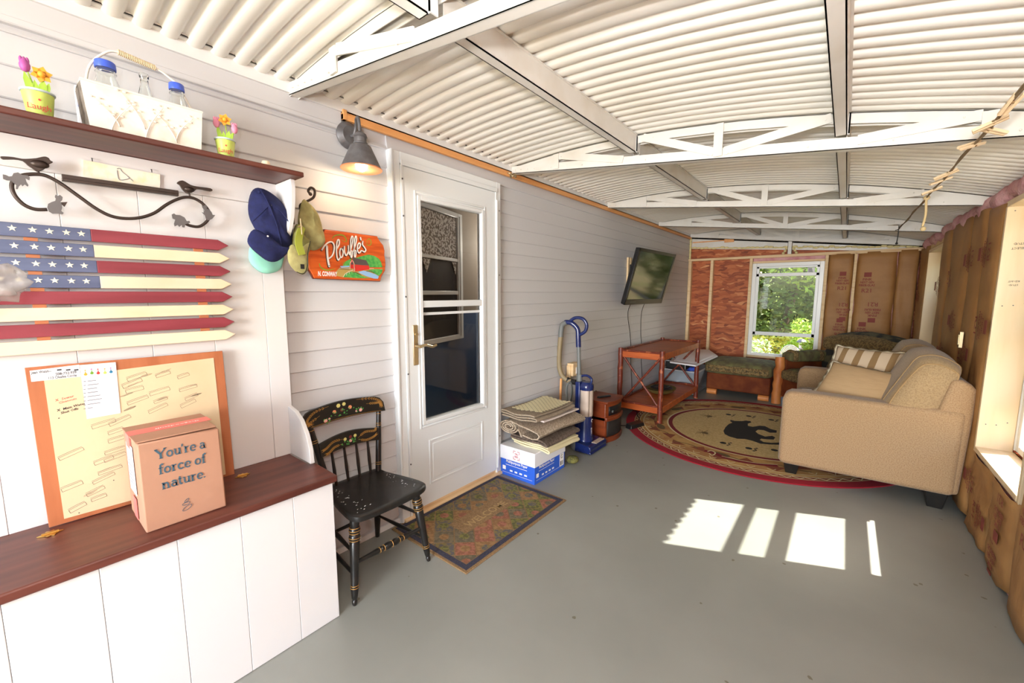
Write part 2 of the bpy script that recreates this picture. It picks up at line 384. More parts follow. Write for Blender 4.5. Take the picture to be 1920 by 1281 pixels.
        for p in me.polygons: s.f([vs[i] for i in p.vertices])
        bpy.data.meshes.remove(me); return s
    def build(s, name, mats, parent=None, smooth=30, bevel=0, seg=2, sub=0, W=True, solid=0, kind=None):
        me = bpy.data.meshes.new(name); bmesh.ops.recalc_face_normals(s.bm, faces=s.bm.faces) if s.__dict__.get('fixn', True) else None
        s.bm.to_mesh(me); s.bm.free()
        for mm in (mats if isinstance(mats, (list, tuple)) else [mats]): me.materials.append(mm)
        if smooth:
            me.shade_smooth()
            if smooth < 180: me.set_sharp_from_angle(angle=radians(smooth))
        o = bpy.data.objects.new(name, me); COL.objects.link(o)
        if parent:
            o.parent = parent
            if W and parent.parent is None and parent.type == 'EMPTY':
                o.matrix_local = root_m(parent).inverted()
            elif W and parent.parent is None:      # parent is a mesh thing with its own origin
                o.matrix_local = root_m(parent).inverted()
        if bevel:
            b = o.modifiers.new('bevel', 'BEVEL'); b.width = bevel; b.segments = seg; b.limit_method = 'ANGLE'; b.angle_limit = radians(40)
            b.harden_normals = False
        if sub: q = o.modifiers.new('sub', 'SUBSURF'); q.levels = sub; q.render_levels = sub
        if solid: q = o.modifiers.new('solid', 'SOLIDIFY'); q.thickness = solid; q.offset = 0
        if kind: o['kind'] = kind
        return o
def root_m(o): return Matrix.Translation(o.location) @ o.rotation_euler.to_matrix().to_4x4()
def thing(name, label, cat, loc=(0, 0, 0), rz=0, group=None, kind=None):
    o = bpy.data.objects.new(name, None); COL.objects.link(o); o.location = loc; o.rotation_euler = (0, 0, rz)
    o.empty_display_size = .1
    if kind: o['kind'] = kind
    else: o['label'] = label; o['category'] = cat
    if group: o['group'] = group
    return o
def tag(o, label, cat, group=None, kind=None):
    """single-mesh thing: origin to its base"""
    me = o.data; xs = [v.co for v in me.vertices]
    c = V(((min(v.x for v in xs) + max(v.x for v in xs)) / 2, (min(v.y for v in xs) + max(v.y for v in xs)) / 2, min(v.z for v in xs)))
    me.transform(Matrix.Translation(-c)); o.location = c
    o['label'] = label; o['category'] = cat
    if group: o['group'] = group
    if kind: o['kind'] = kind
    return o
def copy_tree(o, parent=None):
    c = o.copy(); COL.objects.link(c)
    if parent: c.parent = parent
    for ch in [x for x in o.children]: copy_tree(ch, c)
    return c
def struct(name, mb, mats, **k): o = mb.build(name, mats, **k); o['kind'] = 'structure'; return o
def smooth_pts(pts, n=6, closed=False):
    pts = [V(p) for p in pts]; N = len(pts); out = []
    for i in range(N if closed else N - 1):
        g = (lambda k: pts[k % N]) if closed else (lambda k: pts[min(max(k, 0), N - 1)])
        a, b, c, d = g(i - 1), g(i), g(i + 1), g(i + 2)
        for k in range(n):
            t = k / n
            out.append(.5 * ((2 * b) + (c - a) * t + (2 * a - 5 * b + 4 * c - d) * t * t + (3 * b - a - 3 * c + d) * t ** 3))
    if not closed: out.append(pts[-1])
    return out
def zmap(lst, ox, oy, sc, ax, val): return [P(ox + a / sc, oy + b / sc, ax, val) for a, b in lst]
def disc(mb, c, u, v, r, n=14, h=.001, a0=0, wob=0):
    c, u, v = V(c), V(u), V(v); nn = u.cross(v).normalized()
    poly = [c + (u * cos(a0 + 2 * pi * k / n) + v * sin(a0 + 2 * pi * k / n)) * r * (1 + wob * (k % 2)) for k in range(n)]
    mb.prism(poly, nn * h)
X, Y, Z = V((1, 0, 0)), V((0, 1, 0)), V((0, 0, 1))
# ================================================================== STRUCTURE
RW, FY, NY = 2.648, 6.93, -1.55            # right wall face, far wall face, near end
def roofz(x):
    u = min(x / 2.75, 1); z = 2.285 - .12 * x + .14 * 4 * u * (1 - u)
    if x > 2.75: z -= .204 * (x - 2.75)
    return z
b = MB().box(-.1, 3.0, NY - .2, 7.2, -.12, 0); struct('floor', b, M_FLOOR)
# left wall of lap siding, with an opening for the storm door
b = MB(); EXPO = .0955; z0 = 1.377 - EXPO * 14.42
DY0, DY1, DZ = 1.45, 2.25, 2.075
def siding(y0, y1, za, zb):
    k = math.floor((za - 1.377) / EXPO)
    while 1.377 + k * EXPO < zb - .001:
        lo = max(1.377 + k * EXPO, za); hi = min(1.377 + (k + 1) * EXPO, zb); k += 1
        if hi - lo < .004: continue
        xo = -.001; fr = (hi - (1.377 + (k - 1) * EXPO)) / EXPO
        a = [(-.02, y0, lo), (-.004, y0, lo), (-.0005, y0, lo + .0035), (-.0105, y0, hi), (-.02, y0, hi)]
        b.hexa(a, [(p[0], y1, p[2]) for p in a])
siding(NY - .2, DY0 - .06, 0, 2.165); siding(DY1 + .045, 7.2, 0, 2.22); siding(DY0 - .06, DY1 + .045, 2.145, 2.22)
b.box(-.1, -.02, NY - .2, DY0 - .03, 0, 2.4); b.box(-.1, -.02, DY1 + .03, 7.2, 0, 2.4); b.box(-.1, -.02, DY0 - .03, DY1 + .03, DZ + .03, 2.4)
b.box(-.02, .0, NY - .2, 1.13, 2.185, 2.30)
struct('wall_left', b, M_SID)
b = MB().box(-.02, .004, NY - .2, 1.12, 2.165, 2.187); b.box(-.02, .008, NY - .2, 1.12, 2.163, 2.168); struct('trim_1', b, M_SID, bevel=.002)
b = MB().box(-.018, .012, NY - .2, 6.93, 2.252, 2.312); struct('trim_2', b, M_WHT, bevel=.001)
b = MB().box(0, .022, 1.13, 6.93, 2.215, 2.243); b.box(0, .012, 1.13, 6.93, 2.243, 2.262); b.box(0, .023, 1.13, 1.15, 2.215, 2.262); struct('trim_3', b, M_TRIM, bevel=.002)
b = MB().box(0, .045, NY - .2, 6.93, 2.300, 2.306); b.box(0, .005, NY - .2, 6.93, 2.296, 2.335); b.box(.04, .045, NY - .2, 6.93, 2.300, 2.318); struct('trim_4', b, M_ALU, bevel=.001)
b = MB().box(-.001, .01, NY - .2, DY0 - .06, 0, .03); struct('baseboard_left', b, M_WHT)
# floor wall corner of far bay
b = MB()
prof = []
y = NY - .2; pit = .0755
while y < 7.35: prof += [(y, .018), (y + .006, .007), (y + .015, .002), (y + .030, 0), (y + .045, .002), (y + .055, .007), (y + .061, .018), (y + .068, .021)]; y += pit
def prof_fn():
    xs = [-.03 + 3.02 * i / 18 for i in range(19)]
    g = [[b.v((x, yy, roofz(max(x, 0)) + dz + .002)) for yy, dz in prof] for x in xs]
    t = [[b.v((x, yy, roofz(max(x, 0)) + dz + .005)) for yy, dz in prof] for x in xs]
    for i in range(18):
        for j in range(len(prof) - 1):
            b.f([g[i][j], g[i][j + 1], g[i + 1][j + 1], g[i + 1][j]]); b.f([t[i][j], t[i + 1][j], t[i + 1][j + 1], t[i][j + 1]])
    for r in (0, 18):
        for j in range(len(prof) - 1): b.f([g[r][j], g[r][j + 1], t[r][j + 1], t[r][j]])
prof_fn(); b.__dict__['fixn'] = False
struct('ceiling', b, M_ROOF, smooth=60)
# right wall sheathing with window holes
W2 = (2.76, 3.53, .475, 1.84); W3 = (5.47, 6.30, .475, 1.80)
b = MB()
def wall_x(x0, x1, y0, y1, z0, z1, holes):
    ys = sorted([y0, y1] + [h[0] for h in holes] + [h[1] for h in holes])
    for a, c in zip(ys, ys[1:]):
        h = [h for h in holes if h[0] <= a and c <= h[1]]
        if h: b.box(x0, x1, a, c, z0, h[0][2]); b.box(x0, x1, a, c, h[0][3], z1)
        else: b.box(x0, x1, a, c, z0, z1)
wall_x(2.792, 2.83, NY - .2, 7.1, -.1, 1.90, [W2, W3])
struct('wall_right', b, M_OSB)
# far wall sheathing (window hole)
W1 = (.895, 1.735, .455, 1.80)
b = MB()
for a in ((-.02, W1[0], -.1, 2.10), (W1[1], 2.83, -.1, 2.0), (W1[0], W1[1], -.1, W1[2]), (W1[0], W1[1], W1[3], 2.02)): b.box(a[0], a[1], 7.02, 7.05, a[2], a[3])
struct('wall_far', b, M_OSB)
# white fascia strip between the far truss and the sheathing
b = MB(); b.hexa([(-.01, 7.0, 2.075), (2.7, 7.0, 1.87), (2.7, 7.02, 1.87), (-.01, 7.02, 2.075)], [(-.01, 7.0, 2.25), (2.7, 7.0, 1.96), (2.7, 7.02, 1.96), (-.01, 7.02, 2.25)])
for i in range(14):
    a_, c_ = 2.8 * i / 14, 2.8 * (i + 1) / 14
    b.hexa([(a_, 7.0, 2.23 - .12 * a_), (c_, 7.0, 2.23 - .12 * c_), (c_, 7.012, 2.23 - .12 * c_), (a_, 7.012, 2.23 - .12 * a_)], [(a_, 7.0, roofz(a_)), (c_, 7.0, roofz(c_)), (c_, 7.012, roofz(c_)), (a_, 7.012, roofz(a_))])
struct('trim_5', b, M_ALU)
b = MB()
for i in range(46):
    x = 2.6 * i / 45; b.ball((x, 7.0, 2.085 - .058 * x + random.uniform(-.008, .008)), (.035, .014, .012 + random.random() * .008), 8, 5)
for i in range(14): b.ball((.01, 6.955, 1.88 + .028 * i), (.018, .016, .02), 8, 5)
for s_ in (-1, 1):
    for i in range(4): b.ball((1.33 + s_ * (.04 + .018 * i), 6.99, 1.99 - .03 * i), (.02, .014, .016), 8, 5)
f_ = tag(b.build('spray_foam_bead', M_FOAM, smooth=180), 'pale yellow expanding foam squeezed along the top of the far wall sheathing', 'foam', kind='stuff')

# --- studs and plates of the far wall
def stud(x0, x1, y0, y1, z0, z1, label, name='wall_stud', group=None, m_=M_PINE):
    return tag(MB().box(x0, x1, y0, y1, z0, z1).build(name, m_, bevel=.003), label, 'stud' if 'stud' in name else 'board', group)
stud(-.0, .045, 6.93, 7.015, 0, 1.872, 'pale pine stud at the far left corner beside the siding')
stud(.325, .365, 6.93, 7.015, 0, 1.872, 'pale pine stud standing midway across the bare orange sheathing')
stud(.855, .893, 6.93, 7.015, 0, 1.872, 'pale pine stud at the left side of the far window')
stud(1.737, 1.772, 6.93, 7.015, 0, 1.872, 'pine stud at the right side of the far window')
stud(2.035, 2.066, 6.925, 7.015, .04, 1.885, 'pine stud showing between two brown insulation sheets of the far wall')
b = MB(); b.hexa([(-.01, 6.925, 1.872), (2.74, 6.925, 1.872), (2.74, 7.015, 1.872), (-.01, 7.015, 1.872)], [(-.01, 6.925, 1.905), (2.74, 6.925, 1.915), (2.74, 7.015, 1.915), (-.01, 7.015, 1.905)])
tag(b.build('top_plate', M_PINE, bevel=.003), 'long horizontal pine plate along the top of the far wall', 'board')
tag(MB().box(.896, 1.735, 6.935, 7.01, 1.80, 1.828).build('window_header', M_PINE, bevel=.003), 'horizontal pine board directly above the far window', 'board')
tag(MB().box(.896, 1.735, 6.97, 7.01, 1.828, 1.872).build('insulation_strip', M_PINK), 'thin pink insulation strip above the far window board', 'insulation')
tag(MB().box(.896, 1.735, 6.93, 7.01, .43, .455).build('window_sill_board', M_PINE, bevel=.003), 'pine board under the far window', 'board')
tag(MB().box(.03, .62, 6.985, 6.999, 2.16, 2.175).box(.49, .62, 6.975, 6.999, 2.135, 2.185).build('nailing_block', M_TRIM), 'small orange wood block and strip at the far wall top left', 'board')
b = MB().box(1.305, 1.355, 6.955, 6.965, 1.895, 2.115); b.box(1.305, 1.309, 6.955, 7.0, 1.895, 2.115); b.box(1.351, 1.355, 6.955, 7.0, 1.895, 2.115)
tag(b.build('post_bracket', M_ALU), 'short white metal bracket above the far window plate', 'bracket')

# --- insulation
def kraft_panel(mb, O, U, Vv, N, bulge=.018, seed=0, nu=8, nv=22, tuck=.012, rag=.0):
    O, U, Vv, N = V(O), V(U), V(Vv), V(N); rs = random.Random(seed)
    ph = [rs.uniform(0, 6) for _ in range(4)]
    lo = [rs.uniform(-rag, rag) for _ in range(nu + 1)]; sdv = [rs.uniform(-1, 1) * min(rag, .008) for _ in range(nv + 1)]
    def fn(a, t):
        e = min(a, 1 - a) * 2
        k = bulge * (sin(pi * a) ** .6 if 0 < a < 1 else 0) * (.75 + .25 * sin(5 * t + ph[0])) + .006 * sin(9 * t + ph[1] + 3 * a) * e + .004 * sin(17 * t + 7 * a + ph[2])
        q = O + U * a + Vv * t + N * (k - (tuck if e < .02 else 0))
        if t == 0: q += Vv.normalized() * lo[int(round(a * nu))]
        if a in (0, 1): q += U.normalized() * sdv[int(round(t * nv))]
        return q
    mb.grid(fn, nu, nv); return fn
def kraft_print(parent, fn, U, Vv, N, spots, s=.05):
    """spots: (a, t, angle, block?) printed lettering on the facing"""
    U, Vv, N = V(U), V(Vv), V(N); u0, v0 = U.normalized(), Vv.normalized()
    for a, t, ang in spots:
        mb = MB()
        c = fn(a, t) + N * .006; u = u0 * cos(ang) + v0 * sin(ang); v = -u0 * sin(ang) + v0 * cos(ang)
        mb.text('R21', c - v * s * 1.1, u, v, s * 1.15, bold=.01, align='c', res=2)
        for i, (tx, wd) in enumerate((('FIBERGLAS', 2.6), ('NEXT GEN', 2.2), ('PINK', 1.5))):
            mb.text(tx, c + v * s * (.2 + .62 * i), u, v, s * .62, wd=s * wd, align='c', bold=.03, res=1)
        q = c + v * s * 2.15
        A = [q - u * s * .6, q + u * s * .6, q + u * s * .6 + v * s * .95, q - u * s * .6 + v * s * .95]
        mb.prism(A, N * .0006)
        mb.build('printed_lettering', M_KINK, parent, smooth=0)
def batt(label, O, U, Vv, N, spots, seed, s=.05, bulge=.018, group=None, **k):
    O = V(O); mb = MB(); fn = kraft_panel(mb, O, U, Vv, N, bulge, seed, **k)
    t = thing('insulation_batt', label, 'insulation', O, group=group)
    mb.__dict__['fixn'] = False
    o = mb.build('kraft_facing', M_KRAFT, t, smooth=180, solid=.003)
    # pink filling behind the facing
    O2 = O - V(N) * .012; q = [O2, O2 + V(U), O2 + V(U) + V(Vv), O2 + V(Vv)]
    MB().hexa(q, [p - V(N) * .07 for p in q]).build('pink_filling', M_PINK, t)
    kraft_print(t, fn, U, Vv, N, spots, s * 1.3); return t
UP_, DN = 0, pi
# far wall, right of the window (faces -y)
batt('brown R21 insulation sheet on the far wall just right of the window', (1.775, 6.935, .04), (.258, 0, 0), (0, 0, 1.84), (0, -1, 0), [(.62, .78, 0), (.66, .45, 0), (.75, .62, pi), (.8, .28, pi)], 1, .043)
batt('wide brown R21 insulation sheet on the far wall behind the armchair', (2.068, 6.935, .04), (.38, 0, 0), (0, 0, 1.85), (0, -1, 0), [(.3, .76, 0), (.5, .62, pi), (.28, .42, 0), (.5, .28, pi)], 2, .046)
batt('narrow dark insulation sheet at the far right corner of the far wall', (2.45, 6.935, .04), (.19, 0, 0), (0, 0, 1.85), (0, -1, 0), [], 3, .04)
# right wall (faces -x): u runs toward the camera (-y) so the print reads
def rbatt(label, y0, y1, z0, z1, spots, seed, s=.05, group=None, x=RW, **k):
    return batt(label, (x, y1, z0), (0, y0 - y1, 0), (0, 0, z1 - z0), (-1, 0, 0), spots, seed, s, group=group, **k)
rbatt('brown insulation sheet in the corner beyond the far right window', 6.33, 6.92, .04, 1.88, [(.5, .7, pi / 2)], 4, .045)
Q = pi / 2
rbatt('insulation sheet just on the camera side of the far right window', 5.06, 5.44, .04, 1.90, [(.5, .75, Q), (.45, .42, -Q), (.5, .15, Q)], 5, .05, rag=.006)
rbatt('second brown insulation sheet from the near right window, behind the sofa back', 4.32, 5.05, .04, 1.91, [(.25, .78, -Q), (.3, .45, Q), (.75, .6, Q), (.7, .3, -Q)], 6, .05, rag=.006)
rbatt('brown insulation sheet with the outlet box, behind the sofa cushions', 3.93, 4.31, .04, 1.90, [(.4, .84, Q), (.5, .5, -Q), (.5, .24, Q)], 7, .052, rag=.006)
rbatt('brown insulation sheet beside the pine jamb of the near right window', 3.56, 3.92, .04, 1.87, [(.5, .86, Q), (.5, .62, -Q), (.5, .3, Q)], 8, .052, rag=.008)
rbatt('low insulation sheet under the near window, nearer the sofa', 3.13, 3.55, .01, .448, [(.6, .35, -Q), (.25, .62, Q)], 9, .045, nv=10, rag=.01, bulge=.012)
rbatt('low torn insulation sheet under the near window, farther from the sofa', 2.72, 3.12, .01, .448, [(.45, .28, pi), (.6, .80, pi)], 10, .042, nv=10, rag=.012, bulge=.016)
rbatt('tall insulation sheet at the right frame edge nearest the camera', 2.30, 2.70, .01, 1.84, [(.5, .22, 0), (.55, .40, pi), (.5, .7, 0)], 12, .05, rag=.012, bulge=.03)
rbatt('insulation sheet past the right frame edge beside the camera', 1.85, 2.29, .01, 1.84, [(.5, .3, 0), (.5, .75, 0)], 13, .05)
stud(2.66, 2.79, .2, 1.84, 0, .04, 'pine bottom plate along the right wall by the camera', 'bottom_plate')
stud(2.66, 2.79, .2, 6.9, 1.845 + .0, 1.885, 'long pine top plate of the right wall above the windows', 'top_plate', m_=M_PINE)
# rolled pink insulation on top of the right wall
b = MB(); N_ = 90; pts = []; R_ = []
for i in range(N_ + 1):
    y = 1.6 + 5.2 * i / N_; pts.append((2.69 + .012 * sin(i * 1.3), y, 1.925 + .012 * sin(i * .8))); R_.append(.052 + .014 * sin(i * .9) + .01 * sin(i * 2.3 + 1))
b.tube(pts, R_, 12)
tag(b.build('insulation_roll', M_PINK, smooth=180), 'lumpy pink fibreglass insulation stuffed on top of the right wall', 'insulation')

# --- windows
def window(name, O, U, N, w_, h_, rails, fw=.045, depth=.05, extra=None):
    """white vinyl window; O lower corner on the inside face, U width dir, N inward normal; rails: list of (z0,z1)"""
    O, U, N = V(O), V(U), V(N); t = thing(name, '', '', O, kind='structure')
    pt = lambda a, z, d: O + U * a + Z * z + N * d
    def bx(mb, a0, a1, z0, z1, d0, d1):
        q = [pt(a0, z0, d0), pt(a1, z0, d0), pt(a1, z1, d0), pt(a0, z1, d0)]; mb.hexa(q, [p + N * (d1 - d0) for p in q])
    mb = MB()
    for r in ((0, fw, 0, h_), (w_ - fw, w_, 0, h_), (fw, w_ - fw, 0, fw - .01), (fw, w_ - fw, h_ - fw, h_)): bx(mb, *r, -depth, 0)
    for r in ((-.012, .0, 0, h_), (w_, w_ + .012, 0, h_)): bx(mb, *r, -.012, .006)
    mb.build('window_frame', M_VIN, t, bevel=.004)
    for z0, z1, d in rails:
        mb = MB(); bx(mb, fw, w_ - fw, z0, z1, -depth + .012 + d, -depth + .034 + d); mb.build('sash_rail', M_VIN, t, bevel=.003)
    zs = [fw] + [q for r in rails for q in r[:2]] + [h_ - fw]
    return t, pt, bx
t, pt, bx = window('window_1', (W1[0], 6.965, W1[2]), X, -Y, .84, 1.345, [(.305, .355, .0), (.43 + .735, .43 + .77, -.004)], fw=.05)
# raised inner sash
mb = MB()
for r in ((.05, .085, .31, 1.195), (.755, .79, .31, 1.195), (.05, .79, .31, .355), (.05, .79, 1.155, 1.20)): bx(mb, *r, -.035, -.008)
mb.build('sash', M_VIN, t, bevel=.003)
mb = MB()
for r in ((.05, .08, 1.195, 1.295), (.76, .79, 1.195, 1.295), (.05, .79, 1.27, 1.295)): bx(mb, *r, -.05, -.028)
mb.build('upper_sash', M_VIN, t, bevel=.003)
mb = MB(); mb.quad(pt(.085, .355, -.02), pt(.755, .355, -.02), pt(.755, 1.155, -.02), pt(.085, 1.155, -.02)); mb.build('pane', M_PANE, t)
mb = MB(); mb.quad(pt(.08, .62, -.042), pt(.76, .62, -.042), pt(.76, 1.27, -.042), pt(.08, 1.27, -.042)); mb.build('pane', M_PANE, t)
st = MB(); bx(st, .655, .735, 1.195, 1.265, -.041, -.0405); st = st.build('energy_sticker', M_WPAP, t)
mb = MB()
for i in range(5): bx(mb, .662, .662 + random.uniform(.04, .066), 1.20 + .013 * i, 1.206 + .013 * i, -.0405, -.040)
mb.build('sticker_print', M_INK, st)
def side_window(name, W, open_):
    y0, y1, z0, z1 = W
    t, pt, bx = window(name, (2.795, y1 - .012, z0 + .012), -Y, -X, y1 - y0 - .024, z1 - z0 - .024, [], fw=.045, depth=.045)
    w_ = y1 - y0 - .024; o = z0 + .012
    for nm, a, c, d in (('sash_rail', .724, .822, -.018), ('meeting_rail', 1.116, 1.2, -.026), ('upper_rail', 1.353, 1.42, -.034)):
        mb = MB(); bx(mb, .045, w_ - .045, a - o, c - o, d - .02, d); mb.build(nm, M_VIN, t, bevel=.003)
    mb = MB(); bx(mb, .045, .07, .71 - o, 1.36 - o, -.04, -.018); bx(mb, w_ - .07, w_ - .045, .71 - o, 1.36 - o, -.04, -.018); mb.build('sash_stile', M_VIN, t, bevel=.003)
    mb = MB(); mb.quad(pt(.07, .78 - o, -.03), pt(w_ - .07, .78 - o, -.03), pt(w_ - .07, 1.33 - o, -.03), pt(.07, 1.33 - o, -.03)); mb.build('pane', M_PANE, t)
    mb = MB(); mb.quad(pt(.045, 1.15 - o, -.04), pt(w_ - .045, 1.15 - o, -.04), pt(w_ - .045, z1 - .06 - o, -.04), pt(.045, z1 - .06 - o, -.04)); mb.build('pane', M_PANE, t)
    # pine boards lining the opening
    MB().box(RW - .002, 2.79, y1, y1 + .028, z0 - .03, z1 + .004).build('jamb', M_PINEH, t, bevel=.002)
    MB().box(RW - .002, 2.79, y0 - .028, y0, z0 - .03, z1 + .004).build('jamb', M_PINEH, t, bevel=.002)
    MB().box(RW - .004, 2.80, y0, y1, z0 - .028, z0).build('window_sill', M_PINEH, t, bevel=.002)
    MB().box(RW - .004, 2.79, y0, y1, z1, z1 + .03).build('header', M_PINEH, t, bevel=.002)
    return t
w2 = side_window('window_2', W2, 1); side_window('window_3', W3, 1)
# lumber stamp on the near jamb (faces the camera)
mb = MB()
for zz, tx, sz, fl in ((1.62, 'SELECT', .016, 1), (1.645, 'STUD', .016, 1), (1.42, 'STUD', .014, 1), (1.44, 'KD-HT', .014, 1)):
    mb.text(tx, (2.705, 3.529, zz), -X if fl else X, -Z if fl else Z, sz, align='c', res=1, h=.0008)
mb.build('lumber_stamp', M_INK, w2, smooth=0)
mb = MB()
for zz in (1.815, .62, 1.3):
    for xx in (2.675, 2.715, 2.755): disc(mb, (xx, 3.529, zz + random.uniform(-.02, .02)), X, Z, .003, 8)
mb.build('nail_heads', M_LAMP, w2, smooth=0)
tag(MB().box(2.61, 2.63, 4.08, 4.12, 1.0, 1.11).box(2.606, 2.612, 4.088, 4.112, 1.02, 1.09).build('outlet_box', M_NICK, bevel=.002), 'small metal outlet box poking through the right wall insulation', 'outlet box')

# --- storm door in the left wall
t = thing('door_1', '', '', (0, (DY0 + DY1) / 2, 0), kind='structure')
b = MB(); b.box(-.02, .028, 1.385, 1.448, 0, 2.145); b.box(-.02, .028, 2.252, 2.30, 0, 2.145); b.box(-.02, .028, 1.448, 2.252, 2.078, 2.145)
b.box(.028, .036, 1.385, 1.40, 0, 2.145)
b.build('door_frame', M_DOOR, t, bevel=.004)
b = MB(); b.box(.0, .034, 1.448, 1.464, 0.02, 2.085); b.box(.0, .034, 2.24, 2.252, .02, 2.085); b.box(.0, .04, 1.448, 2.252, 2.072, 2.10); b.build('storm_frame', M_DOOR, t, bevel=.002)
b = MB(); b.box(.0, .02, 2.238, 2.262, .28, .5); b.box(0, .042, 2.243, 2.258, .06, 2.02); b.build('hinge_rail', M_DOOR, t, bevel=.003)
# glass opening y 1.572..2.10, z .585..1.905
g0, g1, h0, h1 = 1.575, 2.095, .59, 1.905
b = MB(); b.box(-.008, .03, 1.466, g0, .045, 2.07); b.box(-.008, .03, g1, 2.238, .045, 2.07); b.box(-.008, .03, g0, g1, .045, h0); b.box(-.008, .03, g0, g1, h1, 2.07)
slab = b.build('door_slab', M_DOOR, t)
def mould(y0, y1, z0, z1, w_, x0, x1, nm):
    b = MB()
    for q in ((y0, y0 + w_, z0, z1), (y1 - w_, y1, z0, z1), (y0 + w_, y1 - w_, z0, z0 + w_), (y0 + w_, y1 - w_, z1 - w_, z1)): b.box(x0, x1, *q)
    return b.build(nm, M_DOOR, slab, bevel=.004, W=False if False else True)
def subw(o): o.matrix_local = Matrix.Identity(4); return o
subw(mould(1.535, 2.135, .545, 1.955, .014, .028, .036, 'glass_moulding')); subw(mould(1.553, 2.117, .565, 1.93, .024, .028, .04, 'glass_frame'))
subw(mould(1.60, 2.09, .17, .46, .014, .028, .036, 'lower_panel')); b = MB().box(.028, .033, 1.63, 2.06, .2, .43); subw(b.build('raised_panel', M_DOOR, slab, bevel=.004))
b = MB().box(.004, .034, g0, g1, 1.285, 1.325); b.build('middle_rail', M_DOOR, t, bevel=.003)
b = MB().box(.0, .018, g0, g1, 1.238, 1.254); b.build('sash_edge', M_DOOR, t)
b = MB(); b.quad((.012, g0, 1.32), (.012, g1, 1.32), (.012, g1, h1), (.012, g0, h1)); b.build('pane', M_PANE, t)
b = MB(); b.quad((.006, g0, h0), (.006, g1, h0), (.006, g1, 1.29), (.006, g0, 1.29)); b.build('pane', M_PANE, t)
b = MB(); b.box(.03, .04, 1.497, 1.532, .945, 1.185); hp = b.build('handle_plate', M_NICK, t, bevel=.008, seg=3)
b = MB(); b.cyl((.04, 1.515, 1.06), (.085, 1.515, 1.06), .009); b.tube(smooth_pts([(.083, 1.512, 1.06), (.087, 1.55, 1.066), (.083, 1.60, 1.052), (.08, 1.635, 1.058)]), .0085, 10); b.cyl((.04, 1.515, 1.13), (.05, 1.515, 1.13), .010); b.build('door_handle', M_NICK, t)
b = MB()
for z_ in (.35, .9, 1.35, 1.8, 2.0): b.cyl((.034, 1.456, z_), (.037, 1.456, z_), .005, n=8)
for z_ in (.3, 1.0, 1.5, 1.95): b.cyl((.034, 2.276, z_), (.037, 2.276, z_), .004, n=8)
b.build('screws', M_LAMP, t)
b = MB(); b.box(-.03, .05, 1.40, 2.30, 0.0, .022); b.box(-.03, .02, 1.46, 2.25, .022, .045); b.build('threshold', M_PINE, t, bevel=.004)
# dim room behind the glass
b = MB(); b.box(-1.9, -1.88, .2, 3.6, -.1, 2.4); b.box(-1.9, -.12, .2, .22, -.1, 2.4); b.box(-1.9, -.12, 3.58, 3.6, -.1, 2.4); b.box(-1.9, -.12, .2, 3.6, 2.38, 2.4); b.box(-1.9, -.1, .2, 3.6, -.1, -.0)
struct('wall_interior', b, M_CINT)
# inner door standing open behind the glass, with a lace-curtained window
t = thing('door_2', '', '', (-.2, 1.6, 0), kind='structure')
A = P(775, 640, 0, -.14); B = P(868, 640, 0, -.34)
du = V((B.x - A.x, B.y - A.y, 0)); nn = V((du.y, -du.x, 0)).normalized()
if nn.x < 0: nn = -nn
Od = V((A.x, A.y, 0))
def dd(px, py): return PP(px, py, Od, nn)
def panel(mb, pts, dpt): mb.prism(pts, nn * dpt)
b = MB(); q = [dd(740, 640), dd(905, 640)]
lo, hi = V((q[0].x, q[0].y, .04)), V((q[1].x, q[1].y, .04))
b.hexa([lo, hi, hi - nn * .035, lo - nn * .035], [V((p.x, p.y, 1.22)) for p in (lo, hi, hi - nn * .035, lo - nn * .035)]); b.build('lower_door', M_NAVYD, t)
b = MB(); b.hexa([V((p.x, p.y, 1.22)) for p in (lo, hi, hi - nn * .035, lo - nn * .035)], [V((p.x, p.y, 2.05)) for p in (lo, hi, hi - nn * .035, lo - nn * .035)]); b.build('upper_door', M_CINT, t)
wy = lambda px: dd(px, 600)
L0, R0 = wy(765), wy(865); zt, zb = dd(863, 404).z, dd(863, 634).z
def fr(a, c, z0, z1, d0, d1, mb):
    q = [L0.lerp(R0, a), L0.lerp(R0, c)]
    ring = [V((q[0].x, q[0].y, z0)), V((q[1].x, q[1].y, z0)), V((q[1].x, q[1].y, z1)), V((q[0].x, q[0].y, z1))]
    mb.hexa([p + nn * d0 for p in ring], [p + nn * d1 for p in ring])
hh = zt - zb
b = MB(); fr(.90, 1, zb, zt, 0, .02, b); fr(0, .9, zb, zb + .035, 0, .02, b); fr(0, .9, zt - .035, zt, 0, .02, b); fr(.93, .96, zb + .02, zt - .02, .02, .026, b)
fr(0, .9, zb + hh * .36, zb + hh * .39, 0, .016, b); fr(0, .9, zb + hh * .62, zb + hh * .645, 0, .016, b); b.build('window_casing', M_VIN, t, bevel=.003)
b = MB(); fr(0, .9, zb, zt, 0, .004, b); b.build('window_dark', M_GRILL, t)
b = MB(); fr(.0, .88, zb + hh * .645, zt - .04, .004, .008, b)
for k, c_ in enumerate((.3, .86)):
    q = L0.lerp(R0, c_); z_ = zb + hh * .615; b.prism([V((q.x, q.y, z_)) + nn * .008 - du.normalized() * .05, V((q.x, q.y, z_)) + nn * .008 + du.normalized() * (.05 if k == 0 else .01), V((q.x, q.y, z_ - .09)) + nn * .008], nn * .003)
b.build('lace_curtain', M_LACE, t)

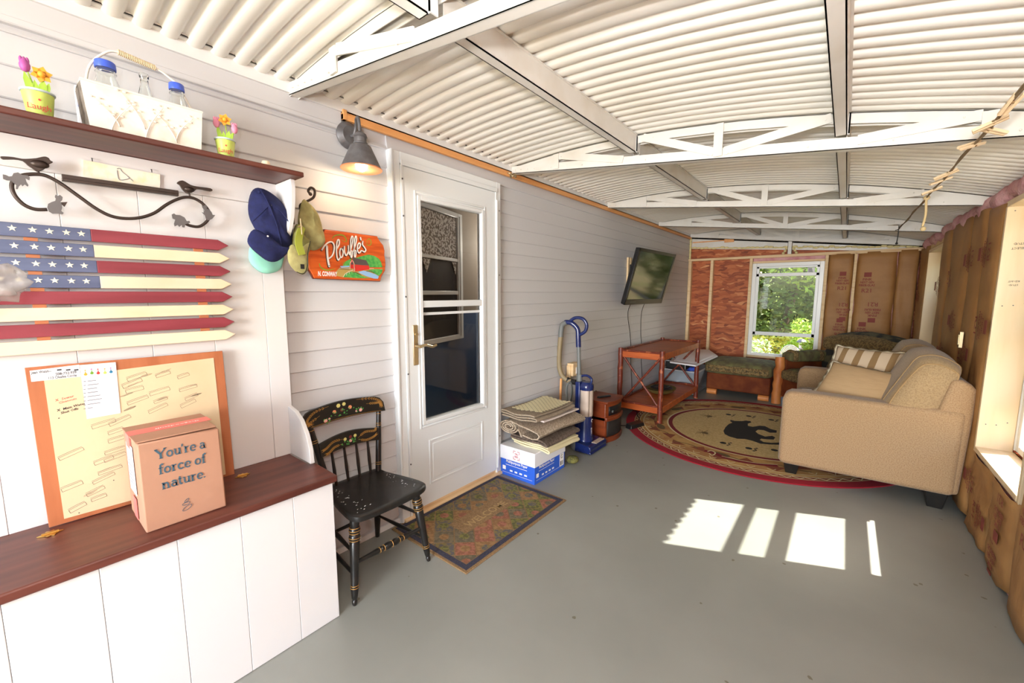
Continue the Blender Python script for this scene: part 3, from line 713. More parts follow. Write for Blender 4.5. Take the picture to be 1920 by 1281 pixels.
# --- aluminium roof trusses and purlins
TY = [.91, 2.47, 4.04, 5.53, 6.95]; CHB = lambda x: 2.245 - .12 * x
tl = ['nearest white roof truss, crossing above the wall lamp', 'second white roof truss, meeting the wall right after the storm door', 'third white roof truss, above the sofa',
      'fourth white roof truss, next to last before the far wall', 'last white roof truss against the far wall']
PX = (.94, 1.92)
for i, y in enumerate(TY):
    t = thing('roof_truss', tl[i], 'roof truss', (0, y, 2.2), group=None)
    b = MB(); c = lambda x, d0, d1, z: (x, y + d0, CHB(x) + z)
    for (d0, d1, z0, z1) in ((-.022, .022, 0, .004), (-.022, -.018, 0, .052), (.018, .022, 0, .052), (-.018, .018, .044, .048)):
        b.hexa([(0, y + d0, CHB(0) + z0), (2.72, y + d0, CHB(2.72) + z0), (2.72, y + d1, CHB(2.72) + z0), (0, y + d1, CHB(0) + z0)],
               [(0, y + d0, CHB(0) + z1), (2.72, y + d0, CHB(2.72) + z1), (2.72, y + d1, CHB(2.72) + z1), (0, y + d1, CHB(0) + z1)])
    b.build('bottom_chord', M_ALU, t)
    b = MB(); xs = [2.72 * k / 16 for k in range(17)]
    for a, q in zip(xs, xs[1:]):
        for d0, d1, e in ((-.02, .02, .003), (-.02, -.017, .045), (.017, .02, .045)):
            b.hexa([(a, y + d0, roofz(a) - e), (q, y + d0, roofz(q) - e), (q, y + d1, roofz(q) - e), (a, y + d1, roofz(a) - e)], [(a, y + d0, roofz(a)), (q, y + d0, roofz(q)), (q, y + d1, roofz(q)), (a, y + d1, roofz(a))])
    b.build('top_chord', M_ALU, t)
    def web(x0, top0, x1, top1, wd=.042):
        z0 = roofz(x0) - .02 if top0 else CHB(x0) + .035; z1 = roofz(x1) - .02 if top1 else CHB(x1) + .035
        MB().bar((x0, y - .026, z0), (x1, y - .026, z1), .006, wd, up=(0, 0, 1)).build('web_strut', M_ALU, t)
    for x in (.40, 1.41, 2.37): MB().bar((x, y - .03, CHB(x) + .01), (x, y - .03, roofz(x) - .005), .006, .044, up=(1, 0, 0)).build('vertical_strut', M_ALU, t)
    web(.42, 1, .88, 0); web(1.0, 1, 1.39, 0); web(1.44, 0, 1.88, 1); web(1.98, 0, 2.35, 1)
    b = MB(); b.prism([(.0, y - .024, CHB(0) + .01), (.42, y - .024, CHB(.42) + .01), (.42, y - .024, roofz(.42) - .02), (0, y - .024, roofz(0) - .003)], (0, .003, 0)); b.build('gusset', M_ALU, t)
    b = MB(); b.prism([(2.37, y - .024, CHB(2.37) + .01), (2.72, y - .024, CHB(2.72) + .0), (2.72, y - .024, roofz(2.72) - .003), (2.37, y - .024, roofz(2.37) - .02)], (0, .003, 0)); b.build('gusset', M_ALU, t)
    b = MB()
    for x in (.05, .1, .16, .22, .36, .44, .60, .8, 1.02, 1.06, 1.36, 1.46, 1.8, 1.86, 2.0, 2.1, 2.3, 2.45):
        b.ball((x, y - .031, CHB(x) + .022 if x not in (.44, 1.06, 1.86, 2.3) else roofz(x) - .03), (.004, .003, .004), 6, 4)
    b.build('rivets', M_ALU, t)
ys = [NY - .15] + TY
for k, px in enumerate(PX):
    for i in range(5):
        a, c_ = ys[i] + .03, ys[i + 1] - .03
        zt = roofz(px) - .002; b = MB()
        b.box(px - .022, px + .022, a, c_, zt - .098, zt - .094)
        b.box(px + .018, px + .022, a, c_, zt - .098, zt); b.box(px - .022, px - .018, a, c_, zt - .098, zt - .07); b.box(px - .022, px + .03, a, c_, zt - .004, zt)
        pos = ['overhead nearest the camera', 'between the first and second truss', 'between the second and third truss', 'between the third and fourth truss', 'in the last bay before the far wall'][i]
        o = tag(b.build('roof_purlin', M_ALU), 'white metal purlin %s, %s row' % (pos, 'left' if k == 0 else 'middle'), 'roof beam', 'purlins under the corrugated roof')
        b = MB()
        b.box(px - .02, px + .03, c_ - .004, c_, zt - .098, zt - .01).box(px + .024, px + .03, c_ - .004, c_ + .03, zt - .095, zt - .01)
        b.build('hanger_clip', M_VIN, o)
# ================================================================== HALL TREE (bench, panel, shelf)
BT = .635                                    # bench top height
SHZ = 1.853                                  # shelf top height
t = thing('hall_tree', 'white beadboard hall bench with mahogany seat lid and high shelf against the siding', 'bench', (.2, .3, 0))
ED = [-.62, -.42, -.245, -.07, .105, .28, .455, .63, .787]
b = MB()
for a, c in zip(ED, ED[1:]): b.box(.392, .41, a + .0004, c - .0004, 0.002, .605)
b.box(.38, .392, -.62, .785, .01, .6); b.box(.01, .392, .772, .787, .002, .605); b.box(.392, .413, -.62, .787, .598, .606)
b.build('bench_box', M_BEAD, t, bevel=.0015)
b = MB(); q = [(.012, -.62), (.435, -.62), (.435, .797), (.25, .80), (.235, .775), (.012, .775)]
b.hexa([(x, y, .607) for x, y in q], [(x, y, BT) for x, y in q]); b.build('bench_top', M_MAHO, t, bevel=.006, seg=3)
b = MB()
ys_ = [-.62, -.43, -.24, -.05, .14, .33, .52, .71, .795]
for a, c in zip(ys_, ys_[1:]): b.box(.014, .052, a + .0003, c - .0003, BT, 1.74)
b.box(.012, .045, -.62, .795, BT, 1.74); b.box(.014, .062, -.62, .795, 1.74, 1.832)
b.build('back_panel', M_BEAD, t, bevel=.0015)
b = MB().box(.012, .262, -.62, .812, 1.833, SHZ); b.build('shelf', M_MAHO, t, bevel=.005, seg=3)
arc = [(.052, 1.832), (.245, 1.832), (.25, 1.80), (.242, 1.75), (.22, 1.69), (.19, 1.64), (.155, 1.61), (.12, 1.597), (.09, 1.59), (.052, 1.59)]
b = MB(); b.prism([(.052 + (x - .052) * .78, .782, z) for x, z in arc], (0, .018, 0)); b.build('shelf_bracket', M_BEAD, t, bevel=.002)
arc = [(.052, .636), (.245, .636), (.24, .70), (.215, .76), (.17, .815), (.12, .845), (.052, .86)]
b = MB(); b.prism([(x, .777, z) for x, z in arc], (0, .018, 0)); b.build('arm_bracket', M_BEAD, t, bevel=.002)
for k, (yy, xx) in enumerate(((.03, .145), (.55, .145))):
    b = MB(); q = [(-.045, 0), (-.02, .012), (-.012, .03), (0, .022), (.012, .03), (.02, .012), (.045, 0), (.02, -.012), (.012, -.03), (0, -.022), (-.012, -.03), (-.02, -.012)]
    b.prism([(xx + v_ * .75, yy + u_ * .62, BT + .001) for u_, v_ in q], (0, 0, .002)); b.cyl((xx, yy - .018, BT + .004), (xx, yy + .018, BT + .004), .004, n=10)
    b.build('hinge', M_BRASS, t)

# ---- shelf items
def flower_pot(y, x, sc, pots, label, big):
    t = thing('flower_pot', label, 'plant pot', (x, y, SHZ), group=None)
    b = MB(); b.lathe((x, y, SHZ), (x, y, SHZ + .082 * sc), [(0, .022 * sc), (.02, .0235 * sc), (.9, .032 * sc), (.93, .032 * sc), (.93, .028 * sc), (.8, .027 * sc), (.79, 0)], 24)
    pot = b.build('pot', M_LIME, t, smooth=40)
    b = MB(); b.tube([(x + cos(a) * .032 * sc, y + sin(a) * .032 * sc, SHZ + .08 * sc) for a in [2 * pi * k / 24 for k in range(24)]], .0035 * sc, 8, closed=True); b.build('rim', M_RIMP, t, smooth=180)
    nrm = V((CAMX - x, 0 - y, 0)).normalized(); u = V((-nrm.y, nrm.x, 0))
    c = V((x, y, 0)) + nrm * .0293 * sc + Z * (SHZ + .028 * sc)
    b = MB(); b.text('Laugh', c + nrm * .001, u, Z, .021 * sc, wd=.044 * sc, align='c', bold=.004, h=.0012)
    for v_ in b.bm.verts:
        s_ = (v_.co - c).dot(u); v_.co -= nrm * (s_ * s_ / (.06 * sc)) * .55
    disc(b, c + Z * .026 * sc - nrm * .0 + u * .002, u, Z, .0028, 10)
    o = b.build('lettering', M_REDINK, pot, smooth=0); o.matrix_local = Matrix.Identity(4)
    top = SHZ + .08 * sc
    for k, (du_, h_, kind) in enumerate(pots):
        base = V((x, y, top - .015)) + u * du_ * .3; tip = V((x, y, top + h_)) + u * du_ - nrm * .0
        b = MB(); b.tube([base, base.lerp(tip, .5) + u * .004, tip], .0018, 6); st = b.build('stem', M_LEAF, t, smooth=180)
        if kind == 'd':
            b = MB()
            for j in range(6):
                a = 2 * pi * j / 6 + .3; r = .023 * sc
                q = [(0, -.3), (.55, -.36), (1, 0), (.55, .36), (0, .3)]
                b.prism([tip + (u * (cos(a) * p - sin(a) * s_) + Z * (sin(a) * p + cos(a) * s_)) * r + nrm * .003 for p, s_ in q], nrm * .002)
            b.ball(tip + nrm * .006, .0085 * sc, 10, 6); hd = b.build('blossom', [M_DAF, M_DAFC], t, smooth=40)
            for p in hd.data.polygons:
                if len(p.vertices) <= 4 and (root_m(t) @ p.center - V((0, 0, 0)) - root_m(t).translation * 0 - tip).length < .011 * sc and p.area < .00003: p.material_index = 1
        else:
            b = MB(); b.ball(tip, (.0115 * sc, .0115 * sc, .019 * sc), 10, 8, fn=lambda d, o: V((o.x * (1 - .35 * max(d.z, 0)), o.y * (1 - .35 * max(d.z, 0)), o.z)))
            for s_ in (-1, 0, 1): b.ball(tip + u * s_ * .006 * sc + Z * .012 * sc, (.004, .004, .01 * sc), 8, 6)
            b.build('tulip', M_TUL if big else M_TULP, t, smooth=180)
    for du_, h_, w_ in ((-.02, .062, .016), (.014, .05, .018), (.024, .045, .014), (-.003, .045, .013)):
        base = V((x, y, top - .01)) + u * du_ * .5; tip = base + Z * h_ * sc + u * du_ * .55; b = MB()
        mid = base.lerp(tip, .5) + nrm * .004; q = [base, base.lerp(tip, .3) + u * w_ * .5 * sc + nrm * .004, base.lerp(tip, .65) + u * w_ * .42 * sc + nrm * .004, tip, base.lerp(tip, .65) - u * w_ * .42 * sc + nrm * .004, base.lerp(tip, .3) - u * w_ * .5 * sc + nrm * .004]
        b.prism(q, nrm * .0016); b.build('leaf', M_LEAF, t)
    return t
flower_pot(.118, .17, 1.0, [(-.018, .068, 't'), (.012, .052, 'd')], 'lime Laugh pot with one purple tulip, at the left end of the shelf', True)
flower_pot(.572, .17, .95, [(-.022, .058, 't'), (.004, .072, 'd'), (.032, .048, 't')], 'lime Laugh pot with two pink tulips, on the shelf right of the jar carrier', False)
t = thing('jar_carrier', 'cream tin carrier with arched wrapped handle holding jars on the shelf', 'basket', (.13, .36, SHZ))
x0, x1, y0, y1, zt = .085, .2, .215, .487, SHZ + .142
b = MB()
def pan(a, c): b.hexa(a, c)
ty = .012
for q in (((x1 - .004, y0, SHZ), (x1, y0, SHZ), (x1, y1, SHZ), (x1 - .004, y1, SHZ)),):
    b.hexa(q, [(p[0] + .004, p[1] - (ty if p[1] == y0 else -ty), zt) for p in q])
b.box(x0, x0 + .004, y0, y1, SHZ, zt); b.box(x0, x1, y1 - .002, y1 + .002, SHZ, zt); b.box(x0, x1, y0, y1, SHZ, SHZ + .004); b.build('tin_body', M_BASK, t)
b = MB(); b.hexa([(x0, y0 - .001, SHZ), (x1 - .002, y0 - .001, SHZ), (x1 - .002, y0 + .004, SHZ), (x0, y0 + .004, SHZ)], [(x0, y0 - ty, zt), (x1, y0 - ty, zt), (x1, y0 - ty + .004, zt), (x0, y0 - ty + .004, zt)]); b.build('woven_end', M_WICK, t)
b = MB(); b.tube([(x0, y0 - ty, zt), (x1 + .004, y0 - ty, zt), (x1 + .004, y1 + ty, zt), (x0, y1 + ty, zt)], .0035, 8, closed=True); b.build('rim', M_BASK, t)
hp = smooth_pts([P(160, 185, 0, .14), P(165, 130, 0, .14), P(190, 103, 0, .14), P(222, 98, 0, .14), P(288, 126, 0, .14), P(318, 146, 0, .14), P(336, 164, 0, .14), P(358, 205, 0, .14)])
b = MB(); b.tube(hp, .0035, 8); b.build('handle', M_BASK, t, smooth=180)
b = MB(); g0_, g1_ = P(222, 98, 0, .14), P(290, 127, 0, .14)
for k in range(22): c = g0_.lerp(g1_, k / 21); b.tube([c + V((cos(a), 0, sin(a))) * .0065 for a in [2 * pi * j / 10 for j in range(10)]], .0024, 6, closed=True)
b.build('rattan_grip', M_RATT, t, smooth=180, kind=None)
def embossed():
    b = MB(); x = x1 + .002
    for (ya, za, L_, s_) in ((.34, SHZ + .01, .12, 1), (.34, SHZ + .04, .10, -1), (.26, SHZ + .01, .10, 1), (.42, SHZ + .03, .09, 1), (.42, SHZ + .02, .09, -1), (.28, SHZ + .03, .07, -1)):
        pts = [(x + .001 + .0045 * ((za + L_ * k / 8 - SHZ) / .14), ya + s_ * .05 * (k / 8) ** 1.5, za + L_ * k / 8 * .9) for k in range(9)]
        b.tube(pts, [.0022 * (1 - k / 11) for k in range(9)], 6)
        for k in (4, 6, 8):
            for d in (-1, 1): p = V(pts[k]); b.ball(p + V((0, d * .009, .006)), (.0012, .006, .003), 8, 5)
    return b.build('embossed_branches', M_BASK, t, smooth=180)
embossed()
def jar(y, r, label, nm='glass_jar'):
    z = SHZ + .0045; x = .142; H = P(0, 0, 0, 0)
    t = thing(nm, label, 'jar', (x, y, z)); h_ = .222
    b = MB(); pr = [(0, r * .92), (.04, r), (.62, r), (.76, r * .82), (.84, r * .64), (.97, r * .66)]
    b.lathe((x, y, z), (x, y, z + h_), pr + [(.97, r * .6), (.84, r * .58), (.74, r * .76), (.6, r * .94), (.05, r * .92), (.04, 0)], 28)
    b.build('glass', M_JAR, t, smooth=60)
    b = MB(); b.tube([(x + cos(a) * r * .7, y + sin(a) * r * .7, z + h_ * .88) for a in [2 * pi * k / 20 for k in range(20)]], .0018, 6, closed=True); b.build('bail_ring', M_JAR, t, smooth=180)
    b = MB(); b.lathe((x, y, z + h_ * .93), (x, y, z + h_ * 1.03), [(0, r * .74), (.15, r * .76), (.9, r * .73), (1, r * .66)], 28); b.build('lid', M_JLID, t, smooth=40)
jar(.27, .034, 'glass jar with blue lid at the left end inside the tin carrier')
jar(.447, .029, 'smaller glass jar with blue lid at the right end inside the tin carrier')
b = MB(); z = SHZ + .0045; c_ = (.142, .362, z)
b.lathe(c_, (.142, .362, z + .228), [(0, .022), (.5, .025), (.64, .023), (.85, .011), (.93, .010), (.95, .0125), (1, .0125), (1, .0095), (.85, .0085), (.62, .021), (.04, .021), (.03, 0)], 22)
tag(b.build('glass_bottle', M_JAR, smooth=60), 'open clear glass bottle between the two blue-lidded jars', 'bottle')
b = MB().box(.045, .07, .205, .245, SHZ, SHZ + .165); o = tag(b.build('small_carton', M_WPAP, bevel=.002), 'small white and blue carton behind the left end of the tin carrier', 'carton')
b = MB(); b.box(.0705, .071, .207, .243, SHZ + .10, SHZ + .125); b.build('blue_print', M_JLID, o)
b = MB(); b.lathe((.2, .695, SHZ), (.2, .695, SHZ + .026), [(0, .012), (.2, .015), (.8, .015), (1, .012)], 18); tag(b.build('wooden_spool', M_CREAM), 'small round pale yellow spool near the right end of the shelf', 'spool')

# ---- metal scroll with birds and cats
WX = .092
t = thing('scroll_bracket', 'dark bronze scroll wall bracket with two birds and four grey cats above the wooden flag', 'wall decoration', (WX, .3, 1.62))
pz = lambda L_, x=WX: zmap(L_, 0, 280, 3.558, 0, x)
sc = smooth_pts(pz([(315, 402), (235, 400), (160, 370), (100, 310), (78, 245), (100, 195), (160, 172), (240, 166), (310, 178), (400, 225), (520, 310), (640, 395), (740, 445), (840, 462), (940, 455), (1030, 425), (1110, 370), (1180, 335), (1240, 320), (1300, 330), (1360, 370), (1400, 430), (1380, 480), (1330, 515), (1270, 510), (1225, 490)]), 5)
b = MB(); b.tube(sc, .0052, 10); b.build('scroll', M_IRON, t, smooth=180)
b = MB(); a, c = pz([(412, 200), (1188, 305)]); b.bar(a, c, .018, .010); b.bar(a + V((.008, 0, .008)), c + V((.008, 0, .008)), .006, .012); b.build('shelf_bar', M_IRON, t, bevel=.001)
for q, nm in (([(0, 52), (30, 50), (90, 55), (145, 66), (190, 66), (240, 62), (280, 53), (305, 52), (325, 62), (335, 78), (353, 88), (330, 100), (315, 118), (290, 138), (262, 150), (240, 148), (215, 130), (185, 110), (150, 80), (90, 70), (20, 70)], 'bird'),
              ([(1177, 228), (1190, 215), (1215, 210), (1240, 222), (1270, 240), (1310, 250), (1350, 255), (1400, 262), (1415, 275), (1400, 282), (1350, 272), (1310, 268), (1290, 285), (1262, 295), (1235, 290), (1210, 265), (1195, 240)], 'bird')):
    b = MB(); pp = smooth_pts(pz(q, WX - .003), 2, True); b.prism(pp, (.008, 0, 0))
    cc = pz([(265, 100) if nm == 'bird' and q[0][0] == 0 else (1262, 268)], WX + .003)[0]; k_ = 1.25 if q[0][0] == 0 else 1
    b.ball(cc, (.010, .016 * k_, .0095 * k_), 12, 8)
    leg = pz([(250, 140), (262, 165)] if q[0][0] == 0 else [(1262, 288), (1265, 318)]); b.cyl(leg[0], leg[1], .003, n=8)
    b.build(nm, M_IRON, t, smooth=35, bevel=.001)
cats = [[(18, 168), (40, 172), (60, 182), (80, 180), (90, 160), (120, 155), (150, 172), (185, 175), (200, 190), (196, 208), (180, 200), (170, 195), (175, 215), (190, 240), (185, 250), (165, 235), (150, 248), (140, 235), (125, 250), (118, 268), (105, 265), (108, 240), (90, 225), (72, 210), (45, 208), (20, 198)],
        [(370, 303), (385, 312), (400, 305), (418, 320), (415, 340), (402, 352), (412, 368), (415, 390), (408, 412), (425, 425), (418, 434), (385, 430), (350, 430), (325, 415), (315, 390), (320, 365), (345, 352), (368, 345), (372, 330), (365, 318)],
        [(1145, 435), (1160, 428), (1172, 438), (1200, 440), (1230, 455), (1245, 480), (1262, 478), (1268, 490), (1250, 498), (1235, 500), (1230, 522), (1215, 520), (1212, 505), (1195, 518), (1185, 505), (1165, 515), (1160, 498), (1168, 470), (1150, 462)],
        [(1345, 372), (1358, 378), (1372, 370), (1380, 385), (1378, 398), (1395, 402), (1410, 420), (1418, 438), (1435, 440), (1415, 465), (1390, 475), (1372, 465), (1365, 440), (1345, 420), (1360, 425), (1362, 405), (1350, 390)]]
for q in cats:
    b = MB(); b.prism(pz(q, WX + .004), (.0025, 0, 0)); b.build('cat', M_GRYM, t, smooth=0)
b = MB(); q = pz([(395, 355), (450, 352), (430, 385)], WX); b.prism(q, (.003, 0, 0)); b.build('leaf', M_IRON, t)
# little framed picture with a bird behind the bar
q = pz([(553, 72), (1065, 170), (1065, 272), (555, 188)], .063)
b = MB(); b.prism(q, (.006, 0, 0)); o = tag(b.build('bird_picture', mat('watercolour_paper', rgb(238, 232, 214), .7, var=((30, 30, 30), rgb(240, 226, 170), .5, .8))), 'pale watercolour bird plaque hanging under the shelf behind the bronze bar', 'picture')
b = MB(); b.tube(smooth_pts(pz([(780, 130), (800, 128), (815, 150), (850, 178), (860, 195), (800, 205), (785, 170), (782, 140)], .070), 3), .0008, 5); b.tube(pz([(850, 180), (890, 215)], .070), .0007, 5); b.build('bird_drawing', M_GREYINK, o)
b = MB()
for q in ((615, 72), (1012, 146)): p = pz([q], .072)[0]; b.tube([p + V((-.012, 0, .008)), p + V((0, 0, .006)), p + V((.001, 0, -.004))], .0012, 6)
tag(b.build('wire_hooks', M_CORD), 'two tiny wire hooks holding the bird plaque', 'hook')

# ---- wooden slat flag
FX = .094
t = thing('wooden_flag', 'wooden stars and stripes flag made of eight pointed slats on the beadboard', 'flag', (FX, .25, 1.18))
stars = [[(80, 525), (217, 537), (330, 547), (443, 555), (543, 563)], [(-40, 634), (95, 642), (230, 650), (342, 657), (457, 662), (555, 668)], [(-30, 748), (105, 755), (240, 763), (350, 768), (465, 772), (562, 776)], [(0, 862), (125, 868), (255, 873), (365, 875), (477, 878), (577, 880)]]
for k in range(8):
    zc = 1.555 - .0497 * k; hz = .0195; yb = .2 + .003 * k; m_ = M_RED if k % 2 == 0 else M_CREAM
    b = MB(); q = [(-.25, zc - hz), (.546, zc - hz), (.581, zc), (.546, zc + hz), (-.25, zc + hz)]
    if k < 4:
        q = [(yb, zc - hz)] + q[1:4] + [(yb, zc + hz)]
    b.prism([(FX - .009, y, z) for y, z in q], (.009, 0, 0)); sl = b.build('slat', m_, t, bevel=.0015)
    if k < 4:
        b = MB(); b.box(FX - .009, FX, -.25, yb, zc - hz, zc + hz); o = b.build('canton_board', M_BLUE, sl, bevel=.0015); o.matrix_local = Matrix.Identity(4)
        for s_ in stars[k]:
            c = P(s_[0] / 3.558, 280 + s_[1] / 3.558, 0, FX); b = MB()
            b.prism([c + V((0, sin(2 * pi * j / 10) * (.0098 if j % 2 == 0 else .004), cos(2 * pi * j / 10) * (.0098 if j % 2 == 0 else .004))) for j in range(10)], (.0008, 0, 0))
            o = b.build('star', M_STAR, sl, smooth=0); o.matrix_local = Matrix.Identity(4)
for y in (.058, .47): MB().box(FX - .019, FX - .0095, y, y + .028, 1.19, 1.565).build('batten', M_BATT, t)
# ---- cloudy plastic bag at the left frame edge
b = MB(); cb = V((.30, -.012, 1.40))
b.ball(cb, (.03, .058, .05), 26, 16, fn=lambda d, o: o * (1 + .16 * sin(6 * d.x + 5 * d.z) + .12 * sin(9 * d.y + 4 * d.z) + .08 * sin(17 * d.z + 8 * d.y)))
b.ball(cb + V((.0, -.03, -.05)), (.03, .036, .03), 18, 12, fn=lambda d, o: o * (1 + .15 * sin(8 * d.y + 3 * d.z)))
b.tube([(.06, -.06, 1.62), (.20, -.05, 1.55), (.29, -.03, 1.44)], [.004, .006, .02], 10)
tag(b.build('plastic_bag', M_BAG, smooth=180), 'crumpled cloudy plastic bag poking in at the left edge before the flag', 'bag')

# ---- map board on the bench
c0 = P(92, 990, 2, BT); xb = c0.x; BRp = P(440, 890, 0, xb); TLp = P(46, 690, 0, .075)
Ob = V((xb, c0.y, BT + .001)); Ub = V((0, BRp.y - c0.y, 0)); Vb = V((.075 - xb, 0, 0)) + Z * (P(46, 690, 0, .075).z - BT); 
Nb = Ub.cross(Vb).normalized()
if Nb.x < 0: Nb = -Nb
t = thing('map_board', 'orange plywood board with a yellowed site plan taped on it, leaning on the bench', 'board', Ob)
def bp(px, py, d=.0): return PP(px, py, Ob + Nb * (.006 + d), Nb)
cor = [bp(92, 990), bp(440, 889), bp(417, 658), bp(46, 690)]
b = MB(); b.prism([p - Nb * .0065 for p in cor], Nb * .0065); b.build('plywood', M_PLY, t, bevel=.001)
zb_ = lambda L_, d=.0014: [bp(a / 3.285, 620 + c / 3.285, d) for a, c in L_]
b = MB(); b.prism(zb_([(395, 1160), (1390, 885), (1315, 168), (270, 300)], .0002), Nb * .0012); sheet = b.build('site_plan', M_MANILA, t)
def sub(o): o.matrix_local = Matrix.Identity(4); return o
b = MB(); random.seed(5)
# plan marks: tilted little plots with house boxes, in rows
Ubn, Vbn = Ub.normalized(), Vb.normalized(); ND = Nb * .0005
plots = [(845, 285), (815, 325), (830, 365), (850, 430), (1005, 270), (1130, 280), (985, 375), (1160, 355), (990, 430), (1180, 410), (975, 480), (1160, 450), (640, 575), (740, 555), (715, 620), (720, 670), (710, 740), (710, 780), (640, 800), (680, 860), (640, 910), (590, 990), (610, 1030), (480, 1090), (440, 760), (445, 960)]
for (a, c) in plots:
    p = zb_([(a, c)])[0]; ang = random.uniform(.15, .35); u = Ubn * cos(ang) + Vbn * sin(ang); v = Vbn * cos(ang) - Ubn * sin(ang)
    w_, h_ = random.uniform(.018, .03), random.uniform(.004, .006)
    q = [p - u * w_ - v * h_, p + u * w_ - v * h_, p + u * w_ + v * h_, p - u * w_ + v * h_, p - u * w_ - v * h_]
    for j in range(4): b.ribbon([q[j], q[j + 1]], .0008, Nb, .0004)
    b.ribbon([p - u * w_ + v * (h_ + .004), p + v * (h_ + .0045), p + u * w_ + v * (h_ + .0035)], .0008, Nb, .0004)
sub(b.build('plan_lines', M_INK, sheet, smooth=0))
b = MB()
for (a, c) in ((900, 275), (1020, 248), (1190, 335), (1210, 395), (800, 480), (1000, 420), (660, 750), (650, 855), (590, 930), (560, 1000), (560, 1080), (820, 330), (780, 395)):
    p = zb_([(a, c)], .001)[0]; ang = random.uniform(.15, .4); u = Ubn * cos(ang) + Vbn * sin(ang); b.ribbon([p - u * .017, p - u * .005, p + u * .006, p + u * .017], random.uniform(.004, .008), Nb, .0004, taper=lambda k: .5 + sin(pi * k) * .5)
sub(b.build('correction_fluid', M_SWHT, sheet, smooth=0))
b = MB()
for tx, a, c, s_ in (('X  Sewer', 340, 438, .011), ('Cleanouts', 362, 452, .010)): b.text(tx, zb_([(a, c)], .001)[0], Ubn + Vbn * .17, Vbn, s_, res=1)
sub(b.build('red_handwriting', M_REDINK, sheet, smooth=0))
b = MB()
for tx, a, c, s_ in (('X  Main Water', 350, 500, .0105), ('Shut Offs', 375, 515, .0105)): b.text(tx, zb_([(a, c)], .001)[0], Ubn + Vbn * .17, Vbn, s_, bold=.02, res=1)
for a, c in ((362, 540), (487, 1123), (700, 922)): disc(b, zb_([(a, c)], .001)[0], Ubn, Vbn, .0016, 8)
for a, c in ((445, 745), (445, 770), (447, 950), (447, 968)): p = zb_([(a, c)], .001)[0]; b.ribbon([p - Ubn * .013 - Vbn * .003, p + Ubn * .013 + Vbn * .003], .0008, Nb, .0004)
sub(b.build('black_handwriting', M_INK, sheet, smooth=0))
b = MB(); b.prism(zb_([(193, 316), (497, 283), (487, 210), (182, 248)], .0016), Nb * .0006); lab = b.build('address_label', M_WPAP, t)
b = MB()
pa = zb_([(190, 268)], .0024)[0]; b.text('Jean Walsh--', pa, Ubn, Vbn, .0115, wd=.042, bold=.012)
pa = zb_([(343, 276)], .0024)[0]; b.text('508-733-939', pa, Ubn, Vbn, .0115, wd=.045, bold=.012)
pa = zb_([(300, 300)], .0024)[0]; b.text('113 Okafes Circle', pa, Ubn, Vbn, .0115, wd=.060, bold=.012)
for a in (365, 420, 470): p = zb_([(a, 242)], .0022)[0]; b.ribbon([p - Ubn * .005, p + Ubn * .005], .0045, Nb, .0004)
sub(b.build('printed_address', M_INK, lab, smooth=0))
b = MB(); q = zb_([(535, 545), (743, 508), (712, 195), (490, 213)], .0026); b.prism(q, Nb * .0006)
note = tag(b.build('note_paper', M_WPAP), 'white list paper with a row of bright vases, clipped to the map board', 'paper')
def nn_(mb, name, m_): o = mb.build(name, m_, note, smooth=0); return o
nq = lambda a, c: zb_([(a, c)], .0034)[0]
for cx_, cy_, m_, fm in ((527, 270, M_DAF, M_DAF), (566, 262, M_SGR2, M_TUL), (605, 262, M_SRED, M_SRED), (647, 260, M_LIME, M_DAF), (684, 255, mat('vase_teal', rgb(40, 130, 170), .5), M_TUL)):
    b = MB(); c = nq(cx_, cy_); disc(b, c, Ubn, Vbn, .0042, 12, .0004); b.ribbon([c, c + Vbn * .009], .0022, Nb, .0004); nn_(b, 'vase', m_)
    b = MB(); disc(b, c + Vbn * .013, Ubn, Vbn, .0026, 8, .0004, wob=-.4); nn_(b, 'flower', fm)
b = MB()
for i, (wd) in enumerate((.02, .026, .022, .024, .03, .034, .03, .012)):
    p = nq(515, 315 + 24 * i); b.ribbon([p, p + Ubn * .005], .0022, Nb, .0003); b.ribbon([p + Ubn * .009, p + Ubn * (.009 + wd)], .0022, Nb, .0003)
nn_(b, 'list_writing', M_GREYINK)
lamp('inner_door_fill', 'POINT', (-.45, 2.9, 1.8), 14, (1, .9, .78), shadow_soft_size=.1)  # added unseen lamp that brightens the inner door behind the storm glass

# ---- cardboard box
bx0, bx1, by0, by1, bh = .15, .372, .216, .428, .288
t = thing('cardboard_box', "tan cardboard box printed You're a force of nature, on the bench seat", 'box', (.26, .32, BT))
b = MB(); zt = BT + bh
q0 = [(bx0, by0, BT), (bx1, by0, BT), (bx1, by1, BT), (bx0, by1, BT)]; q1 = [(bx0, by0, zt), (bx1, by0, zt - .004), (bx1, by1 - .004, zt - .008), (bx0, by1, zt)]
b.hexa(q0, q1); b.build('carton', M_CARD, t, bevel=.004, seg=2)
b = MB(); b.box(bx0 + .005, bx0 + .107, by0 - .003, by1, zt, zt + .003); b.box(bx0 + .111, bx1 - .004, by0 - .003, by1 - .01, zt - .002, zt + .002); b.build('top_flap', M_CARD, t, bevel=.001)
xm = bx0 + .10
b = MB(); b.box(xm - .028, xm + .028, by0 - .004, by1 + .001, zt + .0025, zt + .0038); b.box(xm - .028, xm + .028, by0 - .0045, by0 - .001, zt - .04, zt + .003); tp = b.build('packing_tape', M_PTAPE, t)
b = MB(); b.text('thegoodstuff', (xm + .004, by1 - .03, zt + .004), -Y, X, .02, wd=.12, bold=.01, res=1); sub(b.build('tape_lettering', M_SWHT, tp, smooth=0))
b = MB(); b.box(xm - .04, xm + .05, by0 - .0035, by0 - .002, BT + .10, zt - .03); ll = b.build('shipping_label', M_WPAP, t)
b = MB()
